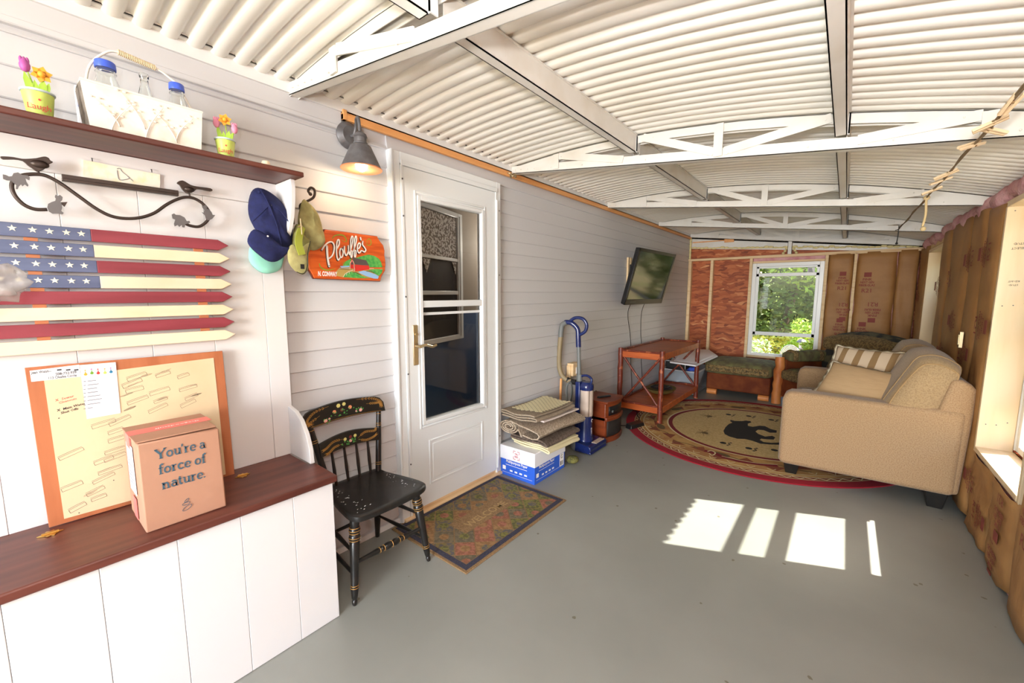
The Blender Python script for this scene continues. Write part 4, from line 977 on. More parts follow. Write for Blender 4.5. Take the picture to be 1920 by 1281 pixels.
for i in range(7): b.box(xm - .03, xm + random.uniform(.0, .04), by0 - .0042, by0 - .0036, BT + .13 + .012 * i, BT + .1325 + .012 * i)
sub(b.build('label_lines', M_GREYINK, ll))
b = MB(); b.box(xm - .02, xm + .03, by0 - .0035, by0 - .002, BT + .012, BT + .082); b.build('pink_tag', M_PTAPE, t)
b = MB(); xf = bx1 + .0012
# slab-serif lettering drawn with pen strokes: thick stems, thin joins, bracket serifs
GL = {'Y': (.78, [([(.02, .7), (.36, .34)], .15), ([(.74, .7), (.38, .34)], .08), ([(.38, .34), (.38, 0)], .15), ([(-.06, .7), (.2, .7)], .05), ([(.6, .7), (.84, .7)], .05), ([(.24, .0), (.54, .0)], .05)]),
      'o': (.56, 'o'), 'e': (.52, 'e'), 'c': (.50, 'c'), 'a': (.52, 'a'),
      'u': (.60, [([(.12, .46), (.12, .15), (.2, .03), (.32, .03), (.44, .14)], .10), ([(.45, .46), (.45, .0)], .13), ([(.02, .46), (.14, .46)], .05), ([(.34, .46), (.47, .46)], .05), ([(.45, .0), (.57, .0)], .05)]),
      "'": (.2, [([(.1, .72), (.05, .52)], .10)]),
      'r': (.44, [([(.12, .46), (.12, 0)], .13), ([(.12, .3), (.22, .42), (.36, .44)], .09), ([(.0, .46), (.14, .46)], .05), ([(.0, .0), (.26, .0)], .05)]),
      'f': (.36, [([(.36, .66), (.28, .72), (.16, .66), (.14, .5), (.14, 0)], .12), ([(.0, .44), (.32, .44)], .06), ([(.02, 0), (.3, 0)], .05)]),
      't': (.36, [([(.14, .62), (.14, .12), (.2, .03), (.32, .05)], .12), ([(.0, .44), (.32, .44)], .06)]),
      'n': (.64, [([(.12, .46), (.12, 0)], .13), ([(.12, .3), (.24, .42), (.36, .42), (.45, .32), (.46, 0)], .12), ([(.0, .46), (.14, .46)], .05), ([(.0, 0), (.26, 0)], .05), ([(.34, 0), (.58, 0)], .05)]),
      '.': (.22, [([(.08, .0), (.08, .08)], .13)]), ' ': (.26, [])}
def arcp(cx_, cy_, rx, ry, a0, a1, n=14): return [(cx_ + rx * cos(radians(a0 + (a1 - a0) * k / n)), cy_ + ry * sin(radians(a0 + (a1 - a0) * k / n))) for k in range(n + 1)]
def slab(mb, txt, O, u, v, s, wd=None, h=.0006):
    adv = sum(GL[c][0] for c in txt); k = (wd / adv) if wd else s; x = 0; nrm = V(u).cross(V(v))
    for ch in txt:
        a, st = GL[ch]
        if st in ('o', 'e', 'c', 'a'):
            r = (.20, .215); base = [(arcp(.26, .225, *r, 0, 360), .10)]
            if st == 'o': st2 = base
            elif st == 'e': st2 = [(arcp(.26, .225, *r, 0, 320), .10), ([(.06, .225), (.46, .225)], .05)]
            elif st == 'c': st2 = [(arcp(.26, .225, *r, 40, 320), .11), ([(.40, .36), (.40, .34)], .12)]
            else: st2 = [(arcp(.23, .14, .17, .13, 0, 360), .09), ([(.08, .36), (.18, .44), (.3, .43), (.38, .34), (.39, .04), (.5, .0)], .11)]
        else: st2 = st
        for q, w_ in st2: mb.ribbon([V(O) + V(u) * ((x + a_) * k) + V(v) * (c_ * s) for a_, c_ in q], w_ * (k + s) / 2, nrm, h)
        x += a
for tx, px, py, px2 in (("You're a", 292, 862, 388), ('force of', 298, 890, 389), ('nature.', 304, 918, 389)):
    p, p2 = P(px, py, 0, xf), P(px2, py, 0, xf); slab(b, tx, p, Y, Z, .043, wd=(p2.y - p.y))
b.build('slogan_lettering', M_TEAL, t, smooth=0)
b = MB()
for cx_, cy_, r, an in ((350, 938.5, .0075, .7), (349, 944.5, .010, .0), (351, 952, .0135, .45)):
    c = P(cx_, cy_, 0, xf); q = [c + (Y * cos(an) + Z * sin(an)) * (r * cos(a)) + (Z * cos(an) - Y * sin(an)) * (r * .42 * sin(a) * (1 - .0 * cos(a))) for a in [2 * pi * k / 20 for k in range(21)]]; b.ribbon(q, .0012, X, .0006)
b.build('leaf_logo', M_TEAL, t, smooth=0)

# ---- wall lamp
t = thing('wall_lamp', 'charcoal barn style wall lamp with cone shade and lit bulb left of the storm door', 'lamp', (0, 1.17, 2.15))
c = P(655, 255, 0, .012); 
b = MB(); b.lathe((0.002, c.y, c.z), (.032, c.y, c.z), [(0, .064), (.3, .066), (.6, .058), (.8, .05), (1, .044)], 32); b.build('backplate', M_LAMP, t, smooth=30)
LX = .165; s0 = P(675, 246, 0, LX); ax_ = V((LX, s0.y, 0)); zs = s0.z
b = MB(); b.tube(smooth_pts([(.03, c.y, c.z - .005), (.055, c.y, c.z - .004), (.075, c.y + .0, c.z + .03), (.11, (c.y + ax_.y) / 2, c.z + .05), (LX - .01, ax_.y, c.z + .035), (LX, ax_.y, zs - .01)]), .0075, 10); b.build('arm', M_LAMP, t, smooth=180)
b = MB(); b.lathe((LX, ax_.y, zs - .075), (LX, ax_.y, zs), [(0, .033), (.3, .032), (.34, .028), (.6, .028), (.64, .032), (.8, .028), (1, .008)], 24); b.build('socket', M_LAMP, t, smooth=30)
zsh = P(672, 318, 0, LX).z + .005
b = MB(); b.lathe((LX, ax_.y, zsh), (LX, ax_.y, zs - .06), [(0, .093), (.1, .088), (.92, .047), (1, .033)], 36); sh = b.build('lamp_shade', M_LAMP, t, smooth=30)
b = MB(); b.lathe((LX, ax_.y, zsh - .001), (LX, ax_.y, zs - .066), [(0, .0915), (.1, .086), (.92, .045), (1, .0)], 36); b.lathe((LX, ax_.y, zsh - .002), (LX, ax_.y, zsh + .003), [(0, .0935), (.5, .095), (1, .0935)], 36); sub(b.build('shade_lining', M_COPR, sh, smooth=30))
b = MB(); b.ball((LX, ax_.y, zsh + .022), (.027, .027, .034), 20, 12); b.cyl((LX, ax_.y, zsh + .04), (LX, ax_.y, zs - .065), .014); b.build('light_bulb', M_BULB, t, smooth=180)
lamp('wall_lamp_light', 'POINT', (LX, ax_.y, zsh - .022), 1.6, (1, .78, .52), shadow_soft_size=.025)

# ---- painted sign
SX = .03; sz = lambda L_, x=SX: zmap(L_, 560, 410, 9.853, 0, x)
t = thing('name_sign', "orange wooden sign reading Plouffe's N. Conway with a painted red covered bridge", 'sign', (SX, 1.1, 1.45))
out = [(455, 210), (700, 238), (1420, 335), (1430, 365), (1480, 440), (1530, 500), (1555, 600), (1550, 680), (1565, 760), (1572, 850), (1562, 960), (1520, 1030), (1492, 1080), (1475, 1155), (900, 1130), (262, 1105), (235, 1050), (200, 985), (170, 945), (130, 800), (135, 640), (190, 500), (300, 390), (420, 300)]
b = MB(); b.prism(sz(out, SX - .018), (.018, 0, 0)); b.build('plaque', M_SIGN, t, bevel=.003)
b = MB(); q = sz(out, SX - .019); cc = sum(q, V()) / len(q); b.prism([cc + (p - cc) * 1.022 for p in q], (.012, 0, 0)); b.build('plaque_edge', M_SIGNE, t, bevel=.002)
def paint(nm, polys, m_, lvl=1, parent=t):
    b = MB()
    for q in polys: b.prism(sz(q, SX + .0004 * lvl), (.0004, 0, 0))
    return b.build(nm, m_, parent, smooth=0)
paint('painted_hill', [[(820, 850), (870, 790), (960, 740), (1070, 720), (1180, 690), (1290, 665), (1400, 690), (1480, 740), (1520, 800), (1548, 900), (1400, 900), (1100, 890), (820, 870)]], M_SGRN)
paint('painted_meadow', [[(700, 1060), (690, 980), (740, 920), (850, 890), (1100, 920), (1400, 930), (1550, 930), (1540, 1000), (1480, 1060), (1465, 1100), (1100, 1100), (820, 1085)]], M_STAN)
paint('painted_grass', [[(820, 1080), (860, 1020), (960, 980), (1080, 1000), (1140, 1050), (1300, 1100), (1100, 1100)], [(1280, 960), (1400, 930), (1550, 940), (1530, 1010), (1480, 1060), (1400, 1010)]], M_SGRN, 2)
paint('painted_river', [[(1100, 985), (1200, 960), (1290, 985), (1420, 1030), (1480, 1070), (1465, 1110), (1390, 1108), (1240, 1060), (1130, 1010)], [(760, 880), (930, 868), (940, 895), (790, 905)]], M_SBLU, 3)
paint('painted_bridge', [[(1040, 850), (1300, 870), (1305, 940), (1045, 978)], [(945, 830), (985, 730), (1035, 850), (1035, 970), (1015, 960), (1012, 830), (985, 790), (965, 830), (965, 930), (945, 920)], [(968, 850), (1010, 850), (1012, 925), (968, 918)]], M_SRED, 4)
paint('bridge_roof', [[(985, 712), (1060, 730), (1245, 770), (1300, 868), (1045, 850)], [(968, 830), (986, 792), (1010, 830), (1012, 850), (968, 850)]], M_SGRY, 5)
b = MB()
for q in ([(950, 925), (948, 830), (968, 790), (985, 775), (1005, 790), (1022, 835), (1030, 970)], [(750, 915), (945, 920)], [(1305, 920), (1390, 925)], [(820, 1080), (860, 1020), (930, 975), (1010, 950)], [(880, 1050), (890, 1010)], [(935, 1020), (935, 985)]): b.ribbon(sz(q, SX + .0028), .0016, X, .0004)
b.build('white_rails', M_SWHT, t, smooth=0)
b = MB()
for q in ([(1000, 995), (1060, 1000), (1160, 1050)], [(1250, 970), (1330, 975), (1400, 1010)], [(760, 925), (940, 930)]): b.ribbon(smooth_pts(sz(q, SX + .0028), 4), .0025, X, .0004)
b.build('dark_banks', M_SBLK, t, smooth=0)
b = MB()
for q, w_ in (([(620, 375), (660, 320), (740, 300), (820, 310), (870, 360), (880, 420), (840, 425), (800, 400)], .004), ([(1250, 420), (1300, 370), (1335, 420), (1330, 480), (1280, 490), (1255, 455), (1285, 425)], .003), ([(380, 825), (400, 890), (460, 935), (540, 955), (620, 940), (680, 925)], .004), ([(810, 830), (850, 800), (850, 840), (820, 860)], .002)):
    b.ribbon(smooth_pts(sz(q, SX + .0006), 4), w_, X, .0004, taper=lambda k: .35 + .9 * sin(pi * min(k + .1, 1)))
b.build('green_scrolls', M_SGR2, t, smooth=0)
SC = [([(430, 575), (480, 500), (550, 440), (620, 435), (655, 500), (650, 600), (615, 690), (560, 735)], 3.6), ([(522, 510), (528, 640), (542, 770), (565, 880)], 5.0),
      ([(700, 560), (745, 480), (748, 400), (722, 395), (702, 470), (698, 600), (708, 710), (732, 765), (765, 720)], 3.4), ([(800, 545), (768, 570), (758, 640), (775, 715), (805, 700), (822, 620), (800, 545)], 3.4),
      ([(845, 515), (848, 610), (872, 680), (900, 650), (918, 590)], 3.4), ([(918, 500), (922, 600), (940, 665)], 3.4),
      ([(945, 640), (985, 480), (1003, 360), (985, 325), (962, 400), (958, 560), (966, 705), (984, 700), (988, 610), (962, 590)], 3.0),
      ([(1008, 600), (1050, 480), (1070, 370), (1055, 322), (1032, 400), (1025, 560), (1032, 700), (1052, 690), (1056, 600), (1030, 585)], 3.0), ([(1082, 560), (1120, 540), (1140, 480), (1118, 450), (1088, 500), (1088, 590), (1118, 635), (1158, 590)], 3.4), ([(1142, 352), (1150, 392)], 3.6), ([(1185, 420), (1180, 480), (1215, 530), (1240, 580), (1215, 615), (1178, 595)], 3.4)]
for nm, m_, dx, dx2, lv, g in (('name_shadow', M_SBLK, -14, 14, .0010, 1.0), ('name_lettering', M_SWHT, 0, 0, .0022, 1.0)):
    b = MB()
    for q, w_ in SC: b.ribbon(smooth_pts(sz([(a + dx, c + dx2) for a, c in q], SX + lv), 6), w_ * .0019 * g, X, .0008)
    for q, w_ in SC:
        for e in (q[0], q[-1]): disc(b, sz([(e[0] + dx, e[1] + dx2)], SX + lv)[0], Y, Z, w_ * .00095 * g, 10, .0008)
    b.build(nm, m_, t, smooth=0)
a, c = sz([(355, 1055), (715, 1065)], SX + .0016); b = MB(); b.text('N. CONWAY', a, Y, Z, .030, wd=(c - a).length, bold=.04, shear=.15); b.build('town_lettering', M_SWHT, t, smooth=0)

# ---- hook and hats
t = thing('coat_hook', 'curled dark coat hook at the right edge of the hall bench panel', 'hook', (.06, .87, 1.8))
b = MB(); b.tube(smooth_pts([P(565, 400, 0, .03), P(563, 385, 0, .05), P(575, 378, 0, .08), P(588, 370, 0, .09), P(590, 357, 0, .09), P(583, 352, 0, .09), P(578, 358, 0, .09), P(582, 364, 0, .09)]), .0055, 10); b.ball(P(582, 364, 0, .09), .008, 10, 6)
b.box(.015, .03, .845, .865, 1.68, 1.78); b.build('hook', M_IRON, t, smooth=40)
def hatmesh(name, outline, xc, depth, m_, seed, parent=None, wr=.004, label=None, cat=None, nrm=X):
    """soft puffed shape from a silhouette lying at x=xc"""
    pts = [P(a, c, 0, xc) for a, c in outline]; pts = smooth_pts(pts, 3, True); cen = sum(pts, V()) / len(pts); b = MB(); rs = random.Random(seed)
    n = len(pts); K = 7; rings = []
    for s_ in (1, -1):
        prev = None
        for k in range(K):
            t_ = k / (K - 1); r = cos(t_ * pi / 2); d = sin(t_ * pi / 2) * depth * s_
            if s_ < 0: d *= .35
            ring = [b.v(cen + (p - cen) * max(r, .02) + X * (d + (t_ > 0) * (wr * sin(i * .55 + 5 * t_ + seed) * r + wr * 1.6 * sin(60 * (cen + (p - cen) * r).z + 38 * (cen + (p - cen) * r).y + seed * 2) * sin(t_ * 3)))) for i, p in enumerate(pts)]
            if prev:
                for i in range(n): b.f([prev[i], prev[(i + 1) % n], ring[(i + 1) % n], ring[i]])
            prev = ring
        b.f(prev)
    bmesh.ops.remove_doubles(b.bm, verts=b.bm.verts, dist=1e-5)
    o = b.build(name, m_, parent, smooth=180)
    if label: tag(o, label, cat)
    return o
t = thing('navy_cap', 'navy baseball cap hanging brim down on the right of the beadboard panel', 'cap', (.1, .72, 1.5))
hatmesh('crown', [(484, 352), (505, 360), (525, 376), (541, 400), (547, 430), (546, 458), (538, 466), (515, 462), (498, 455), (482, 435), (468, 410), (465, 385), (471, 360)], .10, .06, M_NAVY, 1, t)
hatmesh('brim', [(476, 430), (500, 440), (530, 462), (544, 465), (536, 478), (520, 490), (503, 490), (485, 478), (468, 462), (464, 448)], .155, .018, M_NAVY, 2, t, wr=.002)
b = MB()
for q in ([(489, 356), (505, 385), (520, 425), (528, 462)], [(505, 385), (490, 400), (474, 415)], [(505, 385), (525, 395), (544, 420)]): b.tube(smooth_pts([P(a_, c_, 0, .148 + .012 * (k_ in (1, 2))) for k_, (a_, c_) in enumerate(q)], 4), .0022, 6)
b.ball(P(486, 360, 0, .15), .006, 8, 6); b.build('cap_seams', M_NAVY, t, smooth=180)
b = MB(); disc(b, P(502, 443, 0, .178), Y, Z, .0035, 6); b.build('emblem', M_SWHT, t)
b = MB(); b.ball(P(509, 385, 0, .165), .002, 6, 4); b.ball(P(508, 403, 0, .17), .002, 6, 4); b.build('eyelets', M_CORD, t)
hatmesh('mint_cap', [(472, 462), (500, 480), (530, 478), (531, 490), (524, 506), (505, 513), (487, 510), (470, 495), (466, 478)], .085, .016, M_MINT, 3, label='mint green cap whose brim shows under the navy cap', cat='cap', wr=.002)
hatmesh('khaki_hat', [(569, 374), (577, 380), (590, 400), (602, 425), (609, 444), (603, 462), (588, 470), (572, 462), (562, 440), (558, 415), (562, 390)], .09, .05, M_KHAKI, 4, label='crumpled khaki sun hat hanging from the curled hook', cat='hat', wr=.008)
t = thing('olive_cap', 'olive cap with black edging hanging brim down beside the orange sign', 'cap', (.12, .83, 1.45))
hatmesh('crown', [(549, 440), (556, 420), (568, 440), (580, 452), (581, 470), (570, 480), (556, 475), (549, 460)], .13, .03, M_OLIVE, 5, t)
hatmesh('brim', [(548, 458), (562, 465), (580, 455), (578, 480), (577, 505), (568, 515), (553, 508), (541, 492), (539, 470)], .16, .016, M_KHAKI, 6, t, wr=.002)
b = MB(); b.tube(smooth_pts([P(582, 452, 0, .17), P(577, 475, 0, .178), P(576, 500, 0, .178), P(569, 513, 0, .175), P(556, 510, 0, .175)]), .0016, 6); b.build('black_edging', M_CORD, t, smooth=180)
b = MB(); p = P(567, 500, 0, .186); b.box(p.x, p.x + .002, p.y - .008, p.y + .008, p.z - .01, p.z + .01); b.build('patch', M_CORD, t)
b = MB(); b.ribbon(smooth_pts([P(566, 425, 0, .15), P(560, 445, 0, .17), P(560, 460, 0, .18), P(566, 478, 0, .185)]), .028, X, .006); lan = tag(b.build('lime_lanyard', M_LIMEG, smooth=0), 'lime green strap hanging over the olive cap', 'strap')
b = MB(); b.cyl(P(563, 410, 0, .17), P(566, 440, 0, .17), .003, n=8); b.cyl(P(558, 426, 0, .17), P(567, 424, 0, .17), .003, n=8); b.build('metal_clip', M_NICK, lan)
# ================================================================== FLOOR OBJECTS, LEFT
# ---- black painted side chair, facing away from the wall
t = thing('side_chair', 'black painted wooden chair with stencilled flower crest rail, beside the hall bench', 'chair', (.24, 1.06, 0))
SZ = .425
o_ = [(.455, .90), (.462, .97), (.465, 1.05), (.462, 1.14), (.455, 1.20), (.435, 1.245), (.40, 1.26), (.34, 1.255), (.24, 1.235), (.15, 1.215), (.09, 1.21), (.065, 1.19), (.06, 1.05), (.065, .925), (.09, .905), (.15, .90), (.24, .875), (.34, .86), (.40, .855), (.44, .868)]
o_ = [V((x, y, 0)) for x, y in o_]; o_ = smooth_pts(o_, 2, True); b = MB(); c = V((.26, 1.06, 0))
def ring(k, z, dish=0): return [b.v(V((c.x + (p.x - c.x) * k, c.y + (p.y - c.y) * k, z))) for p in o_]
rs_ = [ring(.93, SZ - .034), ring(.99, SZ - .028), ring(1, SZ - .016), ring(.995, SZ - .005), ring(.96, SZ), ring(.85, SZ - .003), ring(.5, SZ - .008), ring(.02, SZ - .008)]
for A, B in zip(rs_, rs_[1:]):
    for i in range(len(o_)): b.f([A[i], A[(i + 1) % len(o_)], B[(i + 1) % len(o_)], B[i]])
b.f(rs_[0][::-1]); b.f(rs_[-1])
seat = b.build('seat', M_BLK, t, smooth=50)
b = MB(); random.seed(3)
for i in range(60):
    k = random.random(); x = .12 + .3 * random.random(); y = 1.2 if random.random() < .5 else .92; y += random.gauss(0, .022); L_ = random.uniform(.002, .008); a = random.gauss(0, .3)
    b.ribbon([(x, y, SZ - .0022), (x + L_ * sin(a), y + L_ * cos(a), SZ - .0022)], random.uniform(.001, .003), Z, .0006)
sub(b.build('paint_chips', M_WPAP, seat, smooth=0))
def turned(p, q, prof, nm, n=16, rings=()):
    b = MB(); b.lathe(p, q, prof, n); l = b.build(nm, M_BLK, t, smooth=40)
    if rings:
        b = MB(); p, q = V(p), V(q)
        for f, r in rings:
            c_ = p.lerp(q, f); u, w_ = b.frame(q - p); b.tube([c_ + (u * cos(a) + w_ * sin(a)) * r for a in [2 * pi * k / 16 for k in range(16)]], .0014, 5, closed=True)
        sub(b.build('gold_rings', M_GOLD, l, smooth=180))
    return l
fl = [(0, .008), (.02, .011), (.05, .012), (.065, .008), (.08, .013), (.12, .0145), (.18, .017), (.2, .0175), (.22, .016), (.5, .0195), (.70, .022), (.72, .0185), (.74, .024), (.78, .024), (.80, .019), (.82, .024), (.86, .024), (.88, .018), (.93, .0215), (1, .018)]
gr = [(.2, .0176), (.225, .0165), (.73, .022), (.76, .0245), (.81, .022), (.84, .0245), (.87, .022)]
for (fx, fy, tx, ty_) in ((.402, .861, .375, .895), (.417, 1.265, .385, 1.215)): turned((fx, fy, 0), (tx, ty_, SZ - .03), fl, 'front_leg', rings=gr)
rl = [(0, .012), (.3, .017), (.6, .018), (1, .0145)]
for (fx, fy, tx, ty_) in ((.024, .885, .105, .935), (.022, 1.222, .105, 1.185)): turned((fx, fy, 0), (tx, ty_, SZ - .03), rl, 'rear_leg')
# stretchers
st1 = [(0, .008), (.2, .011), (.3, .014), (.33, .009), (.36, .014), (.39, .010), (.42, .016), (.46, .017), (.5, .012), (.54, .017), (.58, .016), (.61, .010), (.64, .014), (.67, .009), (.7, .014), (.8, .011), (1, .008)]
turned((.397, .872, .19), (.405, 1.248, .19), st1, 'turned_stretcher', rings=[(.33, .0125), (.39, .0135), (.5, .0155), (.61, .0135), (.67, .0125)])
for yf, yr, z in ((.872, .905, .13), (.874, .91, .235), (1.25, 1.212, .13), (1.248, 1.205, .25)): turned((.398, yf, z), (.055, yr, z + .01), [(0, .006), (.5, .0105), (1, .006)], 'side_stretcher')
turned((.05, .91, .16), (.05, 1.21, .16), [(0, .006), (.5, .010), (1, .006)], 'rear_stretcher')
# posts and rails
for y0_, y1_ in ((.925, .868), (1.195, 1.245)): turned((.10, y0_, SZ - .01), (.048, y1_, .752), [(0, .0155), (.5, .0145), (1, .0125)], 'back_post', rings=[(.12, .0158), (.15, .0158), (.72, .0143), (.75, .0142), (.9, .0138)])
def rail(nm, y0, y1, zb, zt, xb, xt, crown, endr, th=.015, bow=.014):
    b = MB(); n = 20
    def fn(a, s):
        y = y0 + (y1 - y0) * a; e = sin(pi * a); k = 1
        top = zt + crown * e - endr * (max(0, 1 - min(a, 1 - a) / .09) ** 2); bot = zb + crown * .55 * e
        z = bot + (top - bot) * s; x = xb + (xt - xb) * s - bow * e
        return V((x, y, z))
    F = b.grid(lambda a, s: fn(a, s) + X * th, n, 3); G = b.grid(lambda a, s: fn(a, s), n, 3)
    for i in range(n): b.f([F[i][0], G[i][0], G[i + 1][0], F[i + 1][0]]); b.f([F[i][3], F[i + 1][3], G[i + 1][3], G[i][3]])
    for i in (0, n):
        for j in range(3): b.f([F[i][j], F[i][j + 1], G[i][j + 1], G[i][j]])
    o = b.build(nm, M_BLK, t, smooth=40, bevel=.002); return o, (lambda y, s: fn((y - y0) / (y1 - y0), s) + X * (th + .001))
cr, cf = rail('crest_rail', .835, 1.275, .728, .805, .052, .036, .022, .03)
r2, rf = rail('middle_rail', .895, 1.215, .585, .648, .078, .066, .022, 0)
for i in range(4):
    y = .965 + .063 * i; turned((.092, y + (.0), SZ - .01), (.062 + .0, .962 + .066 * i, .60), [(0, .006), (.4, .0085), (1, .0055)], 'spindle', n=10)
def bloom(par, f, specs, wheat, leaves, edge=None):
    b = MB(); rs = random.Random(4)
    for y, s_, r in leaves:
        for k in range(9):
            a = rs.uniform(0, 2 * pi); c_ = f(y, s_) + V((0, cos(a) * r, sin(a) * r * .5)); L_ = rs.uniform(.006, .012); d = V((0, cos(a), sin(a) * .7)).normalized() * L_
            b.ribbon([c_, c_ + d * .5, c_ + d], .006, X, .0004, taper=lambda k_: .2 + sin(pi * min(k_ + .1, 1)))
    sub(b.build('painted_leaves', M_SGRN, par, smooth=0))
    for i, (y, s_, r, m_) in enumerate(specs):
        b = MB(); c_ = f(y, s_) + X * .0006; disc(b, c_, Y, Z, r, 12, .0006, wob=-.12); disc(b, c_ + X * .0006, Y, Z, r * .55, 10, .0004, wob=-.15); sub(b.build('painted_flower', m_, par, smooth=0))
    b = MB()
    for pts in wheat:
        pp = [f(y, s_) for y, s_ in pts]; pp = smooth_pts(pp, 5); b.ribbon(pp, .0012, X, .0004)
        for i in range(2, len(pp) - 1):
            d = (pp[i + 1] - pp[i]).normalized(); n_ = V((0, -d.z, d.y))
            for s in (-1, 1): b.ribbon([pp[i], pp[i] + d * .006 + n_ * s * .005, pp[i] + d * .013 + n_ * s * .0045], .0022, X, .0004, taper=lambda k_: .3 + sin(pi * min(k_ + .1, 1)))
    if edge: b.ribbon([f(y, s_) for y, s_ in edge], .0014, X, .0004)
    sub(b.build('painted_wheat', M_GOLD, par, smooth=0))
Mp1, Mp2, Mp3, Mp4 = mat('petal_peach', rgb(240, 160, 110), .6), mat('petal_pink', rgb(238, 180, 170), .6), mat('petal_yellow', rgb(226, 214, 130), .6), mat('petal_wine', rgb(130, 50, 52), .6)
bloom(cr, cf, [(1.02, .78, .011, Mp3), (1.05, .8, .010, Mp3), (.995, .5, .010, Mp1), (1.08, .55, .0105, Mp1), (1.035, .5, .0095, Mp4), (.945, .15, .0095, Mp2), (.965, .2, .006, Mp2), (1.135, .28, .0095, Mp2), (1.11, .25, .005, Mp2)],
      [[(.92, .55), (.87, .35), (.86, .3), (.875, .2)], [(1.17, .6), (1.22, .6), (1.245, .62), (1.25, .4)], [(.97, .9), (.9, .85), (.86, .6), (.855, .3)], [(1.12, .92), (1.2, .92), (1.25, .75), (1.258, .4)]],
      [(1.03, .3, .03), (1.0, .3, .02), (1.08, .3, .03), (.95, .12, .012), (1.13, .3, .014)], edge=[(.87 + .02 * k, .06) for k in range(20)])
bloom(r2, rf, [(1.03, .55, .009, Mp3), (1.085, .62, .009, Mp3), (1.06, .6, .009, Mp4), (1.058, .35, .009, Mp2)], [[(1.02, .6), (.97, .7), (.93, .5), (.91, .45)], [(1.01, .3), (.97, .3), (.94, .1), (.925, .08)], [(1.1, .4), (1.14, .75), (1.19, .8), (1.2, .95)], [(1.1, .3), (1.14, .15), (1.18, .3), (1.2, .5)]], [(1.06, .25, .02), (1.09, .3, .015), (1.03, .25, .015)])

# ---- doormat
mx0, mx1, my0, my1 = .03, .645, 1.31, 2.242
t = thing('doormat', 'rectangular doormat with coloured diamond tiles and navy border in front of the storm door', 'doormat', ((mx0 + mx1) / 2, (my0 + my1) / 2, 0))
MB().box(mx0, mx1, my0, my1, 0, .007).build('backing', M_MATB, t, bevel=.002)
b = MB()
def rectring(mb, a, w_, z0, z1):
    x0, x1, y0, y1 = mx0 + a, mx1 - a, my0 + a, my1 - a
    for q in ((x0, x1, y0, y0 + w_), (x0, x1, y1 - w_, y1), (x0, x0 + w_, y0 + w_, y1 - w_), (x1 - w_, x1, y0 + w_, y1 - w_)): mb.box(*q, z0, z1)
rectring(b, .016, .03, .007, .0085); b.build('navy_border', M_MNAV, t)
def clip(poly, x0, x1, y0, y1):
    for ax, v_, s in ((0, x0, 1), (0, x1, -1), (1, y0, 1), (1, y1, -1)):
        out = []
        for i in range(len(poly)):
            p, q = poly[i], poly[(i + 1) % len(poly)]; a, c_ = (p[ax] - v_) * s, (q[ax] - v_) * s
            if a >= 0: out.append(p)
            if a * c_ < 0: k = a / (a - c_); out.append((p[0] + (q[0] - p[0]) * k, p[1] + (q[1] - p[1]) * k))
        poly = out
        if len(poly) < 3: return []
    return poly
b = MB(); px_, py_ = .168, .152; TM = [M_MTAN, M_MGRN, M_MRED, M_MBLU, M_MGRY]
seq = {0: [1, 3, 0, 3, 2, 0], 1: [2, 4, 4, 0, 3, 1]}
rs = random.Random(8)
for i in range(-1, 12):
    for j in range(-1, 16):
        if (i + j) % 2: continue
        cx_, cy_ = mx0 + .05 + px_ / 2 * i, my0 + .06 + py_ / 2 * j; k = rs.choice([0, 1, 2, 3, 4, 3, 0])
        g = .94
        q = clip([(cx_ - px_ / 2 * g, cy_), (cx_, cy_ - py_ / 2 * g), (cx_ + px_ / 2 * g, cy_), (cx_, cy_ + py_ / 2 * g)], mx0 + .05, mx1 - .05, my0 + .05, my1 - .05)
        if q: b.m(k).prism([(x, y, .007) for x, y in q], (0, 0, .0014))
        q = clip([(cx_ + cos(a) * .03, cy_ + sin(a) * .028) for a in [pi / 4 * n for n in range(8)]], mx0 + .05, mx1 - .05, my0 + .05, my1 - .05)
        if q: b.m((k + rs.choice([1, 2, 3])) % 5).prism([(x, y, .0084) for x, y in q], (0, 0, .0006))
b.build('diamond_tiles', TM, t, smooth=0, kind='stuff')
b = MB(); b.box(.262, .405, 1.545, 2.0, .0085, .0098); wp = b.build('centre_panel', M_MATB, t)
b = MB(); b.text('WELCOME', (.375, 1.60, .0100), Y, -X, .075, wd=.36, bold=.02, h=.0004); sub(b.build('raised_lettering', mat('mat_letter', rgb(168, 138, 92), .95), wp, smooth=0))

# ---- copy paper carton
t = thing('paper_carton', 'blue and white multipurpose paper carton under the stack of folded rugs', 'carton', (.19, 2.5, 0))
cx0, cx1, cy0, cy1, ch = .035, .352, 2.285, 2.69, .235
MB().box(cx0, cx1, cy0, cy1, 0, .165).build('carton_base', M_CBLUE, t, bevel=.002)
MB().box(cx0 - .004, cx1 + .004, cy0 - .004, cy1 + .004, .13, ch).build('carton_lid', M_CWHT, t, bevel=.003)
b = MB()
for nrm, O, u, wd in ((-Y, (cx0 + .0, cy0 - .0012, 0), X, cx1 - cx0), (X, (cx1 + .0012, cy0, 0), Y, cy1 - cy0)):
    O = V(O); u = V(u)
    b.text('Multipurpose Paper', O + u * .055 + Z * .108, u, Z, .03, wd=.20, bold=.02, h=.0004, res=2)
    for j, z_ in enumerate((.09,)): b.ribbon([O + u * .05 + Z * z_, O + u * .25 + Z * z_], .003, nrm, .0004)
    for k in range(4): b.ribbon([O + u * (.09 + .045 * k) + Z * .05, O + u * (.115 + .045 * k) + Z * .05], .012, nrm, .0004)
    b.ribbon([O + u * .02 + Z * .028, O + u * (wd - .02) + Z * .028], .0016, nrm, .0004)
    b.ribbon([O + u * .02 + Z * .062, O + u * .05 + Z * .062], .03, nrm, .0004)
